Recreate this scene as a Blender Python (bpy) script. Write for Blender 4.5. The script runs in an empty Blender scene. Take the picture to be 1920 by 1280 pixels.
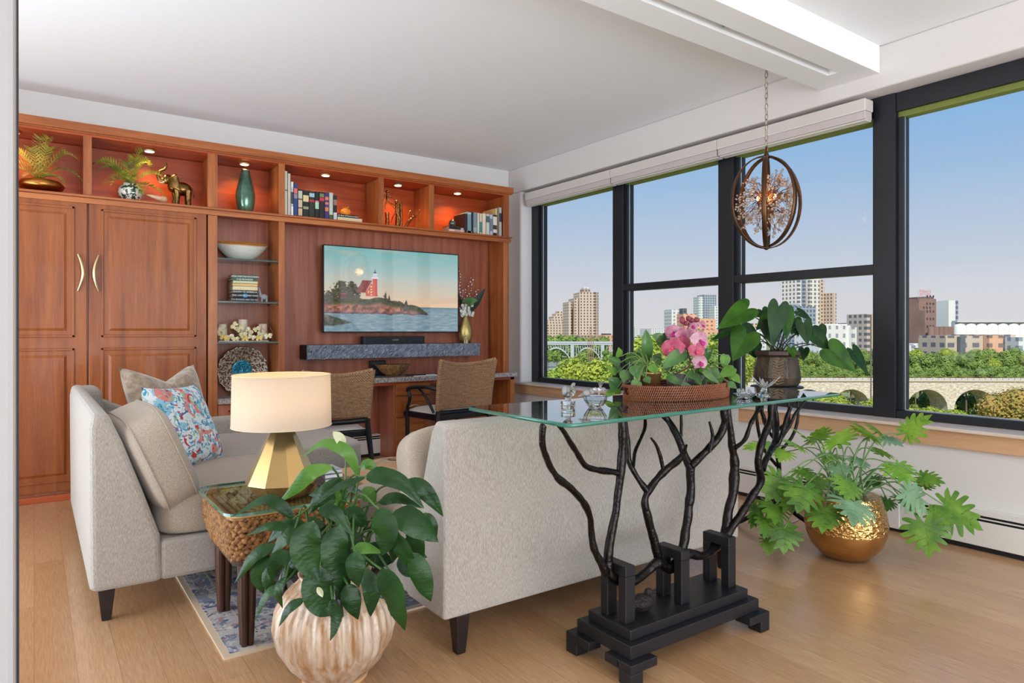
import bpy, bmesh, math, random
from mathutils import Vector, Matrix, noise
random.seed(7)
PI = math.pi
S = bpy.context.scene
COL = S.collection
# ---------------------------------------------------------------- camera
H = 1.2; FPX = 1263.0; YAW = math.atan(896 / 1263.0); HOR = 621.0
cam_d = bpy.data.cameras.new('camera'); cam = bpy.data.objects.new('camera', cam_d); COL.objects.link(cam)
cam_d.sensor_width = 36; cam_d.lens = FPX * 36 / 1920; cam_d.shift_y = -(640 - HOR) / 1920
cam_d.clip_start = .02; cam_d.clip_end = 6000
cam.location = (0, 0, H); cam.rotation_euler = (PI / 2, 0, -YAW)
S.camera = cam
FW = Vector((math.sin(YAW), math.cos(YAW), 0)); RT = Vector((math.cos(YAW), -math.sin(YAW), 0))
def Q(px, py, X=None, Y=None, Z=None, v=None):
    """the point seen at a pixel of the survey, on the plane x=X, y=Y, z=Z or at depth v"""
    d = FW + RT * ((px - 960) / FPX) + Vector((0, 0, (HOR - py) / FPX))
    if X is not None: t = X / d.x
    elif Y is not None: t = Y / d.y
    elif Z is not None: t = (Z - H) / d.z
    else: t = v
    return Vector((0, 0, H)) + d * t
# ---------------------------------------------------------------- view and world
S.view_settings.view_transform = 'Standard'; S.view_settings.look = 'None'
S.view_settings.gamma = 1; S.view_settings.exposure = 0.0; S.view_settings.use_curve_mapping = False
S.cycles.use_denoising = True
S.cycles.max_bounces = 10; S.cycles.diffuse_bounces = 5; S.cycles.glossy_bounces = 4
S.cycles.transmission_bounces = 8; S.cycles.transparent_max_bounces = 16
S.cycles.caustics_reflective = False; S.cycles.caustics_refractive = False; S.cycles.sample_clamp_indirect = 4
def lin(c):
    return tuple((x / 12.92 if x <= .04045 else ((x + .055) / 1.055) ** 2.4) for x in [q / 255 for q in c])
def nd(nt, t, **kw):
    n = nt.nodes.new(t)
    for k, v in kw.items():
        if k in n.inputs: n.inputs[k].default_value = v
        else: setattr(n, k, v)
    return n
def ramp(nt, fac, stops, interp='LINEAR'):
    n = nt.nodes.new('ShaderNodeValToRGB'); n.color_ramp.interpolation = interp
    el = n.color_ramp.elements
    while len(el) < len(stops): el.new(.5)
    for e, (p, c) in zip(el, stops): e.position = p; e.color = (*lin(c), 1)
    nt.links.new(fac, n.inputs[0]); return n.outputs[0]
W = bpy.data.worlds.new('sky'); S.world = W; W.use_nodes = True
wn = W.node_tree; bg = wn.nodes['Background']
tc = nd(wn, 'ShaderNodeTexCoord'); sp = nd(wn, 'ShaderNodeSeparateXYZ'); wn.links.new(tc.outputs['Generated'], sp.inputs[0])
wn.links.new(ramp(wn, sp.outputs[2], [(0, (224, 220, 226)), (.05, (218, 217, 227)), (.12, (196, 207, 230)), (.2, (166, 195, 232)), (.32, (128, 181, 236)), (1, (80, 140, 215))]), bg.inputs[0])
bg.inputs[1].default_value = 1.0
def light(name, kind, loc, energy, col=(255, 255, 255), size=None, size_y=None, aim=None, parent=None, **kw):
    d = bpy.data.lights.new(name, kind); d.energy = energy; d.color = lin(col)
    if kind == 'AREA':
        d.size = size
        if size_y: d.shape = 'RECTANGLE'; d.size_y = size_y
    elif kind in ('POINT', 'SPOT') and size is not None: d.shadow_soft_size = size
    for k, v in kw.items(): setattr(d, k, v)
    o = bpy.data.objects.new(name, d); COL.objects.link(o); o.location = loc
    if aim is not None: o.rotation_euler = Vector(aim).to_track_quat('-Z', 'Y').to_euler()
    if parent: o.parent = parent; o.location = Vector(loc) - parent.location
    return o
light('sun', 'SUN', (0, 0, 30), 5.6, (255, 246, 228), aim=(.55, .45, -.75), angle=.02)
light('rear_added_fill', 'AREA', (1.2, -5.8, 1.5), 225, (244, 250, 255), 6.0, 2.6, aim=(0, 1, .18))  # added fill behind the camera; there is no window in that wall
light('ceiling_added_fill', 'AREA', (1.2, -.6, 2.93), 16, (255, 246, 232), 2.6, 1.6, aim=(0, 0, -1))  # added soft downlight out of view, no fixture behind it
light('rear_added_uplight', 'AREA', (1.0, -3.6, .30), 340, (216, 235, 255), 6.0, 2.5, aim=(0, .7, 1))  # added upward fill near the floor to brighten the ceiling, no cove here
light('left_added_fill', 'AREA', (-2.9, 3.4, 1.6), 80, (246, 250, 255), 3.6, 2.2, aim=(1, 0, .15))  # added fill hidden behind the near wall, stands in for daylight
light('left_added_uplight', 'AREA', (-1.3, 3.4, .25), 165, (218, 238, 255), 2.2, 3.4, aim=(.6, 0, 1))  # added unseen fill aimed up to even out the far ceiling
# ---------------------------------------------------------------- mesh helpers
class MB:
    def __init__(s): s.v = []; s.f = []; s.m = []; s.sm = []; s.cm = 0
    def add(s, vs, fs, smooth=True):
        n = len(s.v); s.v.extend([tuple(p) for p in vs])
        for f in fs: s.f.append(tuple(i + n for i in f)); s.m.append(s.cm); s.sm.append(smooth)
        return s
    def box(s, x0, x1, y0, y1, z0, z1):
        v = [(x, y, z) for x in (x0, x1) for y in (y0, y1) for z in (z0, z1)]
        return s.add(v, [(0, 1, 3, 2), (4, 6, 7, 5), (0, 4, 5, 1), (2, 3, 7, 6), (0, 2, 6, 4), (1, 5, 7, 3)], False)
    def obox(s, c, size, rot=None, taper=1):
        sx, sy, sz = [q / 2 for q in size]; c = Vector(c)
        v = []
        for x in (-sx, sx):
            for y in (-sy, sy):
                for z in (-sz, sz):
                    t = taper if z < 0 else 1
                    p = Vector((x * t, y * t, z))
                    if rot is not None: p = rot @ p
                    v.append(c + p)
        return s.add(v, [(0, 1, 3, 2), (4, 6, 7, 5), (0, 4, 5, 1), (2, 3, 7, 6), (0, 2, 6, 4), (1, 5, 7, 3)], False)
    def prism(s, poly, a0, a1, axis='y'):
        """poly in the two other axes, extruded along axis"""
        n = len(poly); v = []
        for a in (a0, a1):
            for p, q in poly:
                v.append((a, p, q) if axis == 'x' else (p, a, q) if axis == 'y' else (p, q, a))
        fs = [tuple(range(n)), tuple(range(2 * n - 1, n - 1, -1))] + [(i, i + n, (i + 1) % n + n, (i + 1) % n) for i in range(n)]
        return s.add(v, fs, False)
    def tube(s, pts, rad, seg=8, cap=True, flat=1.0, up=None):
        pts = [Vector(p) for p in pts]; n = len(pts)
        if not hasattr(rad, '__len__'): rad = [rad] * n
        v = []; prev = None
        for i, p in enumerate(pts):
            t = (pts[min(i + 1, n - 1)] - pts[max(i - 1, 0)])
            t = t.normalized() if t.length > 1e-9 else Vector((0, 0, 1))
            if prev is None:
                a = Vector(up) if up else (Vector((0, 0, 1)) if abs(t.z) < .9 else Vector((1, 0, 0)))
                x = (a - t * a.dot(t)).normalized()
            else:
                x = prev - t * prev.dot(t); x = x.normalized() if x.length > 1e-6 else prev
            prev = x; y = t.cross(x)
            for k in range(seg):
                a = 2 * PI * k / seg; v.append(p + x * (math.cos(a) * rad[i] * flat) + y * (math.sin(a) * rad[i]))
        fs = [(i * seg + k, i * seg + (k + 1) % seg, (i + 1) * seg + (k + 1) % seg, (i + 1) * seg + k) for i in range(n - 1) for k in range(seg)]
        s.add(v, fs)
        if cap: s.add(v[:seg], [tuple(range(seg - 1, -1, -1))]); s.add(v[-seg:], [tuple(range(seg))])
        return s
    def lathe(s, prof, c=(0, 0, 0), seg=32, sx=1, sy=1, fn=None, smooth=True, rz=0):
        v = []
        for r, z in prof:
            for k in range(seg):
                a = 2 * PI * k / seg; q = fn(a, z) if fn else 1
                x, y = r * q * math.cos(a) * sx, r * q * math.sin(a) * sy
                v.append((c[0] + x * math.cos(rz) - y * math.sin(rz), c[1] + x * math.sin(rz) + y * math.cos(rz), c[2] + z))
        n = len(prof)
        s.add(v, [(i * seg + k, i * seg + (k + 1) % seg, (i + 1) * seg + (k + 1) % seg, (i + 1) * seg + k) for i in range(n - 1) for k in range(seg)], smooth)
        if prof[0][0] > 1e-4: s.add(v[:seg], [tuple(range(seg - 1, -1, -1))], False)
        if prof[-1][0] > 1e-4: s.add(v[-seg:], [tuple(range(seg))], False)
        return s
    def ball(s, c, r, seg=10, rings=6, rot=None, disp=0):
        if not hasattr(r, '__len__'): r = (r, r, r)
        v = []
        for i in range(rings + 1):
            th = PI * i / rings
            for k in range(seg):
                a = 2 * PI * k / seg
                p = Vector((math.sin(th) * math.cos(a), math.sin(th) * math.sin(a), math.cos(th)))
                if disp: p *= 1 + disp * noise.noise(p * 2.3 + Vector(c))
                p = Vector((p.x * r[0], p.y * r[1], p.z * r[2]))
                if rot is not None: p = rot @ p
                v.append(p + Vector(c))
        return s.add(v, [(i * seg + k, (i + 1) * seg + k, (i + 1) * seg + (k + 1) % seg, i * seg + (k + 1) % seg) for i in range(rings) for k in range(seg)])
    def grid(s, fn, nu, nv, cu=False, smooth=True):
        ku = nu if cu else nu + 1
        v = [fn(i / nu, j / nv) for i in range(ku) for j in range(nv + 1)]
        w = nv + 1
        return s.add(v, [(i * w + j, ((i + 1) % ku) * w + j, ((i + 1) % ku) * w + j + 1, i * w + j + 1) for i in range(nu) for j in range(nv)], smooth)
    def xf(s, mat, start=0):
        for i in range(start, len(s.v)): s.v[i] = tuple(mat @ Vector(s.v[i]))
        return s
    def build(s, name, mat, parent=None, loc=None, local=False, bevel=0, seg=2, solid=0, sub=0, weld=False):
        me = bpy.data.meshes.new(name)
        off = Vector((0, 0, 0))
        root = parent
        while root is not None and root.parent is not None: root = root.parent
        if not local:
            if root is not None: off = root.location
            elif loc is not None: off = Vector(loc)
        me.from_pydata([tuple(Vector(p) - off) for p in s.v], [], s.f)
        mats = mat if isinstance(mat, (list, tuple)) else [mat]
        for m in mats: me.materials.append(m)
        me.polygons.foreach_set('material_index', s.m); me.polygons.foreach_set('use_smooth', s.sm)
        me.update()
        if weld or True:
            b = bmesh.new(); b.from_mesh(me)
            if weld: bmesh.ops.remove_doubles(b, verts=b.verts, dist=1e-5)
            if len(b.faces) < 60000: bmesh.ops.recalc_face_normals(b, faces=b.faces)
            b.to_mesh(me); b.free()
        o = bpy.data.objects.new(name, me); COL.objects.link(o)
        if parent: o.parent = parent
        elif loc is not None: o.location = loc
        if solid: m = o.modifiers.new('s', 'SOLIDIFY'); m.thickness = solid; m.offset = 0
        if bevel: m = o.modifiers.new('b', 'BEVEL'); m.width = bevel; m.segments = seg; m.limit_method = 'ANGLE'; m.angle_limit = math.radians(40)
        if sub: m = o.modifiers.new('u', 'SUBSURF'); m.levels = sub; m.render_levels = sub
        return o
def tag(o, label, cat, group=None, kind=None):
    if label: o['label'] = label
    if cat: o['category'] = cat
    if group: o['group'] = group
    if kind: o['kind'] = kind
    return o
def thing(name, label, cat, loc=(0, 0, 0), rz=0, group=None):
    o = bpy.data.objects.new(name, None); COL.objects.link(o); o.location = loc; o.rotation_euler = (0, 0, rz); o.empty_display_size = .1
    return tag(o, label, cat, group)
def struct(o): o['kind'] = 'structure'; return o
def dup(root, loc, rz=0, label=None, group=None, scale=None):
    r = root.copy(); COL.objects.link(r); r.location = loc; r.rotation_euler = (0, 0, rz)
    if label: r['label'] = label
    if group: r['group'] = group
    if scale: r.scale = scale
    for ch in list(root.children):
        c = ch.copy(); COL.objects.link(c); c.parent = r
        for g in ch.children: d = g.copy(); COL.objects.link(d); d.parent = c
    return r
# ---------------------------------------------------------------- materials
MC = {}
def M(name, c, rough=.5, metal=0, emit=0, bump=0, bscale=50, var=0, vscale=8, c2=None, vst=(1, 1, 1), coat=0, trans=0, ior=1.45, spec=.5, alpha=1, sheen=0, bst=None, vlo=.35, vhi=.65, detail=3, sss=0, leaf=0):
    if name in MC: return MC[name]
    m = bpy.data.materials.new(name); m.use_nodes = True; nt = m.node_tree; b = nt.nodes['Principled BSDF']
    I = b.inputs
    I['Base Color'].default_value = (*lin(c), 1); I['Roughness'].default_value = rough; I['Metallic'].default_value = metal
    I['IOR'].default_value = ior; I['Specular IOR Level'].default_value = spec; I['Coat Weight'].default_value = coat
    I['Transmission Weight'].default_value = trans; I['Alpha'].default_value = alpha; I['Sheen Weight'].default_value = sheen
    if emit: I['Emission Color'].default_value = (*lin(c), 1); I['Emission Strength'].default_value = emit
    tcn = nd(nt, 'ShaderNodeTexCoord')
    if c2:
        mp = nd(nt, 'ShaderNodeMapping'); mp.inputs['Scale'].default_value = vst; nt.links.new(tcn.outputs['Object'], mp.inputs[0])
        no = nd(nt, 'ShaderNodeTexNoise', Scale=vscale, Detail=detail, Roughness=.6); nt.links.new(mp.outputs[0], no.inputs['Vector'])
        nt.links.new(ramp(nt, no.outputs[0], [(vlo, c), (vhi, c2)]), I['Base Color'])
    if bump:
        mp = nd(nt, 'ShaderNodeMapping'); mp.inputs['Scale'].default_value = bst or (1, 1, 1); nt.links.new(tcn.outputs['Object'], mp.inputs[0])
        no = nd(nt, 'ShaderNodeTexNoise', Scale=bscale, Detail=2); nt.links.new(mp.outputs[0], no.inputs['Vector'])
        bp = nd(nt, 'ShaderNodeBump', Strength=bump, Distance=.01); nt.links.new(no.outputs[0], bp.inputs['Height']); nt.links.new(bp.outputs[0], I['Normal'])
    if leaf:
        out = nt.nodes['Material Output']; tr = nd(nt, 'ShaderNodeBsdfTranslucent'); mx = nd(nt, 'ShaderNodeMixShader'); mx.inputs[0].default_value = leaf
        src = I['Base Color'].links[0].from_socket if I['Base Color'].links else None
        if src: nt.links.new(src, tr.inputs[0])
        else: tr.inputs[0].default_value = (*lin(c), 1)
        nt.links.new(b.outputs[0], mx.inputs[1]); nt.links.new(tr.outputs[0], mx.inputs[2]); nt.links.new(mx.outputs[0], out.inputs[0])
    MC[name] = m; return m
def wood(name, dark, light_, st=(14, 14, .8), rough=.35, wav=2.5, coat=.15, bump=.05):
    if name in MC: return MC[name]
    m = M(name, dark, rough, coat=coat); nt = m.node_tree; I = nt.nodes['Principled BSDF'].inputs
    tcn = nd(nt, 'ShaderNodeTexCoord'); mp = nd(nt, 'ShaderNodeMapping'); mp.inputs['Scale'].default_value = st; nt.links.new(tcn.outputs['Object'], mp.inputs[0])
    n1 = nd(nt, 'ShaderNodeTexNoise', Scale=1.2, Detail=2, Distortion=.6); nt.links.new(mp.outputs[0], n1.inputs['Vector'])
    n2 = nd(nt, 'ShaderNodeTexNoise', Scale=9, Detail=5, Roughness=.7); nt.links.new(mp.outputs[0], n2.inputs['Vector'])
    ml = nd(nt, 'ShaderNodeMath', operation='MULTIPLY_ADD'); nt.links.new(n1.outputs[0], ml.inputs[0]); ml.inputs[1].default_value = .6
    m2 = nd(nt, 'ShaderNodeMath', operation='MULTIPLY'); nt.links.new(n2.outputs[0], m2.inputs[0]); m2.inputs[1].default_value = .4; nt.links.new(m2.outputs[0], ml.inputs[2])
    nt.links.new(ramp(nt, ml.outputs[0], [(.36, dark), (.64, light_)]), I['Base Color'])
    bp = nd(nt, 'ShaderNodeBump', Strength=bump, Distance=.003); nt.links.new(n2.outputs[0], bp.inputs['Height']); nt.links.new(bp.outputs[0], I['Normal'])
    return m
def pane_mat(name, tint=(250, 252, 250), refl=.03, fres=1.0):
    if name in MC: return MC[name]
    m = bpy.data.materials.new(name); m.use_nodes = True; nt = m.node_tree; nt.nodes.remove(nt.nodes['Principled BSDF'])
    tr = nd(nt, 'ShaderNodeBsdfTransparent'); tr.inputs[0].default_value = (*lin(tint), 1)
    gl = nd(nt, 'ShaderNodeBsdfGlossy', Roughness=.0); fr = nd(nt, 'ShaderNodeFresnel', IOR=1.5)
    mu = nd(nt, 'ShaderNodeMath', operation='MULTIPLY_ADD'); nt.links.new(fr.outputs[0], mu.inputs[0]); mu.inputs[1].default_value = fres; mu.inputs[2].default_value = refl; mu.use_clamp = True
    ge = nd(nt, 'ShaderNodeNewGeometry'); bf = nd(nt, 'ShaderNodeMath', operation='SUBTRACT'); bf.inputs[0].default_value = 1; nt.links.new(ge.outputs['Backfacing'], bf.inputs[1])
    mq = nd(nt, 'ShaderNodeMath', operation='MULTIPLY'); nt.links.new(mu.outputs[0], mq.inputs[0]); nt.links.new(bf.outputs[0], mq.inputs[1]); mu = mq
    mx = nd(nt, 'ShaderNodeMixShader'); nt.links.new(mu.outputs[0], mx.inputs[0]); nt.links.new(tr.outputs[0], mx.inputs[1]); nt.links.new(gl.outputs[0], mx.inputs[2])
    nt.links.new(mx.outputs[0], nt.nodes['Material Output'].inputs[0]); MC[name] = m; return m
def weave(name, c1, c2, c3, sx=90, sz=90, rough=.7, strength=.6):
    if name in MC: return MC[name]
    m = M(name, c1, rough); nt = m.node_tree; I = nt.nodes['Principled BSDF'].inputs
    tcn = nd(nt, 'ShaderNodeTexCoord'); sep = nd(nt, 'ShaderNodeSeparateXYZ'); nt.links.new(tcn.outputs['Object'], sep.inputs[0])
    def mth(op, a, b=None, c=None):
        n = nd(nt, 'ShaderNodeMath', operation=op)
        for i, q in enumerate((a, b, c)):
            if q is None: continue
            if isinstance(q, (int, float)): n.inputs[i].default_value = q
            else: nt.links.new(q, n.inputs[i])
        return n.outputs[0]
    h = mth('ADD', sep.outputs[0], sep.outputs[1])
    a = mth('SINE', mth('MULTIPLY', h, sx * 2 * PI)); b = mth('SINE', mth('MULTIPLY', sep.outputs[2], sz * 2 * PI))
    pr = mth('MULTIPLY_ADD', mth('MULTIPLY', a, b), .5, .5)
    no = nd(nt, 'ShaderNodeTexNoise', Scale=60, Detail=3); nt.links.new(tcn.outputs['Object'], no.inputs['Vector'])
    mp = nd(nt, 'ShaderNodeMapping'); mp.inputs['Scale'].default_value = (12, 12, 220); nt.links.new(tcn.outputs['Object'], mp.inputs[0])
    n3 = nd(nt, 'ShaderNodeTexNoise', Scale=1, Detail=2); nt.links.new(mp.outputs[0], n3.inputs['Vector'])
    mixv = mth('ADD', mth('MULTIPLY', pr, .35), mth('ADD', mth('MULTIPLY', no.outputs[0], .3), mth('MULTIPLY', n3.outputs[0], .35)))
    nt.links.new(ramp(nt, mixv, [(.3, c1), (.5, c2), (.72, c3)]), I['Base Color'])
    bp = nd(nt, 'ShaderNodeBump', Strength=strength, Distance=.004); nt.links.new(mixv, bp.inputs['Height']); nt.links.new(bp.outputs[0], I['Normal'])
    return m
white = M('white_wall', (238, 238, 236), .9, bump=.02, bscale=120)
wallR = M('window_wall_paint', (222, 217, 213), .9)
ceilm = M('ceiling_paint', (242, 243, 243), .95)
cherry = wood('cherry_veneer', (140, 72, 32), (186, 110, 56), coat=.05)
cherryH = wood('cherry_veneer_horizontal', (142, 74, 32), (186, 110, 56), st=(.8, 14, 14), coat=.05)
cherryR = wood('red_cherry_back', (154, 86, 62), (190, 120, 94), coat=.05)
cherryRH = wood('red_cherry_back_horizontal', (150, 62, 26), (188, 88, 42), st=(.8, 14, 14), coat=.05)
blackf = M('black_window_frame', (26, 28, 34), .45)
blackm = M('black_iron', (34, 30, 29), .3, .75, bump=.5, bscale=45)
blackp = M('black_painted_iron', (34, 33, 36), .42, .3)
blackw = M('black_wood', (22, 22, 26), .35)
dkleg = M('espresso_leg', (30, 20, 20), .35)
oak = wood('oak_trim', (196, 152, 112), (216, 176, 136), st=(10, .8, 10), coat=.1)
gold = M('gold_metal', (205, 165, 100), .28, 1)
brass = M('brass_handle', (235, 215, 170), .3, 1)
cream = M('cream_leather', (220, 212, 204), .55)
fabric = M('oatmeal_fabric', (152, 142, 132), .95, c2=(186, 178, 169), vscale=520, vst=(1, 1, .14), bump=.35, bscale=500, sheen=.3, detail=2)
fabric2 = M('oatmeal_cushion', (154, 139, 122), .95, c2=(190, 175, 158), vscale=420, vst=(1, 1, .6), bump=.3, bscale=500, sheen=.3, detail=2)
whitep = M('white_enamel', (226, 223, 218), .45)
glassm = pane_mat('window_glass', refl=.0, fres=.16)
crystal = M('crystal', (255, 255, 255), .02, trans=1, ior=1.5)
soil = M('potting_soil', (48, 34, 26), .95, bump=.8, bscale=90)
# ---------------------------------------------------------------- setting
XW = 4.30; YW = 6.13; CH = 2.98
def wy(px, X=4.46): return Q(px, 621, X=X).y
Yj = 5.905                                   # far jamb of the window opening
# floor with bamboo planks
fm = M('bamboo_floor', (186, 140, 92), .3, coat=.55); nt = fm.node_tree; I = nt.nodes['Principled BSDF'].inputs
I['Coat Roughness'].default_value = .22
tcn = nd(nt, 'ShaderNodeTexCoord'); mp = nd(nt, 'ShaderNodeMapping'); mp.inputs['Rotation'].default_value = (0, 0, PI / 2); nt.links.new(tcn.outputs['Object'], mp.inputs[0])
br = nd(nt, 'ShaderNodeTexBrick', Scale=1.0, **{'Mortar Size': .0012, 'Brick Width': 1.8, 'Row Height': .125, 'Mortar Smooth': .3}); br.offset = .37
br.inputs['Color1'].default_value = (*lin((198, 155, 113)), 1); br.inputs['Color2'].default_value = (*lin((212, 171, 130)), 1); br.inputs['Mortar'].default_value = (*lin((172, 126, 84)), 1)
nt.links.new(mp.outputs[0], br.inputs['Vector'])
m3 = nd(nt, 'ShaderNodeMapping'); m3.inputs['Scale'].default_value = (60, 3.0, 1); nt.links.new(tcn.outputs['Object'], m3.inputs[0])
n3 = nd(nt, 'ShaderNodeTexNoise', Scale=3, Detail=5, Roughness=.7); nt.links.new(m3.outputs[0], n3.inputs['Vector'])
sc_ = ramp(nt, n3.outputs[0], [(.3, (206, 192, 176)), (.7, (255, 255, 255))])
mx = nd(nt, 'ShaderNodeMix', data_type='RGBA', blend_type='MULTIPLY'); mx.inputs[0].default_value = .9
nt.links.new(br.outputs[0], mx.inputs[6]); nt.links.new(sc_, mx.inputs[7]); nt.links.new(mx.outputs[2], I['Base Color'])
bp = nd(nt, 'ShaderNodeBump', Strength=.06, Distance=.002); nt.links.new(n3.outputs[0], bp.inputs['Height']); nt.links.new(bp.outputs[0], I['Normal'])
struct(MB().box(-3, XW + .28, -6, YW + .1, -.1, 0).build('floor', fm))
struct(MB().box(-3, XW + .28, -6, YW + .1, CH, CH + .15).build('ceiling', ceilm))
struct(MB().box(-3, XW + .28, YW, YW + .12, 0, CH).build('wall_back', white))
struct(MB().box(-3.1, -3, -6, YW + .1, 0, CH).build('wall_left', white))
struct(MB().box(-3, XW + .28, -6.1, -6, 0, CH).build('wall_front', white))
struct(MB().box(XW, XW + .28, -6, YW, 0, .63).box(XW, XW + .28, -6, YW, 2.715, CH).box(XW, XW + .28, Yj, YW, .63, 2.715).box(XW, XW + .28, -6, -2.6, .63, 2.715).build('wall_right', wallR, bevel=.012))
struct(MB().box(-2.9, -.022, 1.18, 1.3, 0, CH).build('wall_near', M('near_wall_paint', (164, 161, 160), .6), bevel=.008))
struct(MB().prism([(-.03, 0), (-.0183, 0), (-.0208, CH), (-.03, CH)], 1.27, 1.3, 'y').build('trim_1', M('dark_gasket', (42, 38, 40), .6)))
# ceiling beam with the recessed track slot
bY0, bY1, bZ = 2.10, 2.48, 2.81
struct(MB().box(-3, XW, bY0, 2.25, bZ, CH).box(-3, XW, 2.31, bY1, bZ, CH).box(4.08, XW, 2.25, 2.31, bZ, CH).box(-3, 4.08, 2.25, 2.31, bZ + .05, CH).build('trim_2', ceilm))
tag(MB().lathe([(0, .02), (.012, .02), (.012, 0), (.018, -.004), (0, -.006)], (3.02, 2.28, bZ + .03), 12).build('track_bolt', M('steel', (150, 150, 150), .3, 1), loc=(3.02, 2.28, bZ)), 'small steel bolt in the slot of the white ceiling beam', 'bolt')
# window: frame posts, transoms
FX0, FX1, GX = 4.46, 4.56, 4.51
zf0, zf1 = .648, 2.712; gz0, gz1 = .7005, 2.560
ya, yb1, yb2 = wy(1016, GX), wy(1150), wy(1169)
yc1, yc2 = wy(1348), wy(1376); yd1, yd2 = wy(1639), wy(1680)
wn_i = 0
posts = [(ya, Yj), (yb2, yb1), (yc2, yc1), (yd2, yd1), (-.2, .0), (-2.6, -2.5)]
def window(y0, y1, rail):
    """one bay between y0 (near) and y1 (far)"""
    global wn_i; wn_i += 1
    w = thing('window_%d' % wn_i, None, None, (FX1, (y0 + y1) / 2, zf0)); w['kind'] = 'structure'
    f = MB().box(FX0, FX1, y0, y1, zf0, gz0).box(FX0, FX1, y0, y1, gz1 + .035, zf1).box(FX0 + .005, FX1, y0, y0 + .012, gz0, gz1).box(FX0 + .02, FX1, y1 - .035, y1, gz0, gz1)
    if rail: f.box(FX0 - .005, FX1, y0, y1, 1.575, 1.636)
    f.build('window_frame', blackf, w, bevel=.003)
    MB().box(FX0 + .03, FX1, y0, y1, gz1, gz1 + .035).build('head_gasket', M('olive_gasket', (120, 130, 60), .7), w)
    MB().box(GX, GX + .008, y0, y1, gz0, gz1 + .02).build('glass_pane', glassm, w)
    MB().box(GX - .012, GX - .004, y1 - .038, y1 - .03, gz0, gz1).box(GX - .012, GX - .004, y0, y1, gz0, gz0 + .006).build('glazing_bead', M('silver_bead', (190, 200, 205), .35, .6), w)
for (a, b), (c, d), rl in zip(posts[:-1], posts[1:], (0, 1, 1, 0, 0)): window(d, a, rl)
for i, (a, b) in enumerate(posts): struct(MB().box(FX0 - .01, FX1 + .02, a, b, zf0, zf1).build('trim_%d' % (3 + i), blackf, bevel=.003))
# jamb liner, sill and apron
struct(MB().box(XW + .013, XW + .162, Yj - .004, Yj - .0005, .65, 2.714).build('trim_9', M('jamb_white', (240, 239, 238), .6)))
sill = struct(MB().box(XW - .055, FX0 + .02, -2.6, 5.99, .63, .65).build('trim_10', M('pale_sill', (216, 196, 178), .4, c2=(226, 208, 192), vscale=4, vst=(10, 1, 1)), bevel=.004))
struct(MB().box(XW - .03, XW, -2.6, 5.96, .535, .63).build('trim_11', oak, bevel=.003))
# blind cassette in three lengths
bm_ = M('blind_cassette', (214, 206, 200), .55)
for i, (p0, p1, lb) in enumerate([(983.5, 1143, 'pale roller blind cassette above the window bay next to the built-in'), (1143.5, 1343, 'pale roller blind cassette over the middle bay left of the pendant'), (1343.5, 1622, 'longest pale roller blind cassette, behind the pendant chain')]):
    y1, y0 = wy(p0, 4.305), wy(p1, 4.305)
    t = thing('blind_cassette', lb, 'blind', (4.34, (y0 + y1) / 2, 2.55), group='roller blind cassettes along the window head')
    MB().box(4.305, 4.41, y0, y1, 2.61, 2.685).build('top_cover', bm_, t, bevel=.006)
    MB().box(4.312, 4.40, y0 + .004, y1 - .004, 2.555, 2.608).build('bottom_cover', M('blind_cassette_lower', (200, 190, 188), .6), t, bevel=.004)
    MB().box(4.303, 4.31, y0, y1, 2.606, 2.612).build('rib', whitep, t)
    MB().box(4.33, 4.40, y0 + .01, y1 - .01, 2.548, 2.556).build('hem_bar', whitep, t)
# baseboard heaters
def heater(name, a0, a1, wallp, axis):
    t = thing(name, None, None, (0, 0, 0)); t['kind'] = 'structure'
    def bx(m, d0, d1, b0, b1, z0, z1):
        return m.box(wallp - d1, wallp - d0, b0, b1, z0, z1) if axis == 'x' else m.box(b0, b1, wallp - d1, wallp - d0, z0, z1)
    m = MB(); bx(m, 0, .02, a0, a1, .0, .215); bx(m, 0, .1, a0, a1, .198, .212); m.build('back_panel', whitep, t)
    m = MB(); bx(m, .085, .1, a0, a1, .03, .165); m.build('front_cover', whitep, t, bevel=.004)
    m = MB(); bx(m, .02, .08, a0, a1, .0, .19); m.build('core', M('heater_core', (30, 28, 30), .7), t)
    m = MB(); bx(m, .088, .098, a0, a1, .178, .184); m.build('louvre', whitep, t)
    for q in ((1.985, 4.25) if axis == 'x' else (2.9,)):
        m = MB(); bx(m, .084, .104, q - .05, q + .05, .022, .2); m.build('joint_cover', whitep, t, bevel=.003)
heater('baseboard_right', -2.8, 5.6, XW, 'x')
heater('baseboard_back', 1.6, 4.0, YW, 'y')
# ---------------------------------------------------------------- built-in wall unit
YF = 5.74; YB = 6.10
def zf(px, py, Y=YF): return Q(px, py, Y=Y).z
def xf_(px, Y=YF): return Q(px, 621, Y=Y).x
XL, XR = -1.45, 4.035
div = [(.288, .340), (1.12, 1.193), (1.673, 1.724), (2.572, 2.625), (3.098, 3.15), (3.967, 4.035)]
zo0, zo1 = 2.185, 2.608                           # cubby opening
bk = thing('upper_bookcase', 'long cherry wood bookcase of lit cubbies running along the wall above doors and television', 'bookcase', (XL, YF, 2.12))
MB().box(XL, XR + .035, YF - .035, YB, 2.632, 2.692).box(XL, XR + .03, YF - .02, YF + .02, 2.622, 2.634).build('crown', cherryH, bk, bevel=.003)
MB().box(XL, XR, YF, YF + .02, zo1, 2.625).box(XL, XR, YF + .02, YB, zo1 + .003, 2.625).build('top_board', cherryRH, bk)
MB().box(XL, XR, YF, YB, 2.157, zo0).build('bottom_board', cherryRH, bk)
MB().box(XL, XR + .028, YF - .02, YF, 2.165, zo0 - .004).box(XL, XR + .015, YF - .012, YF, 2.122, 2.16).build('shelf_edge', cherryH, bk, bevel=.002)
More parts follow.
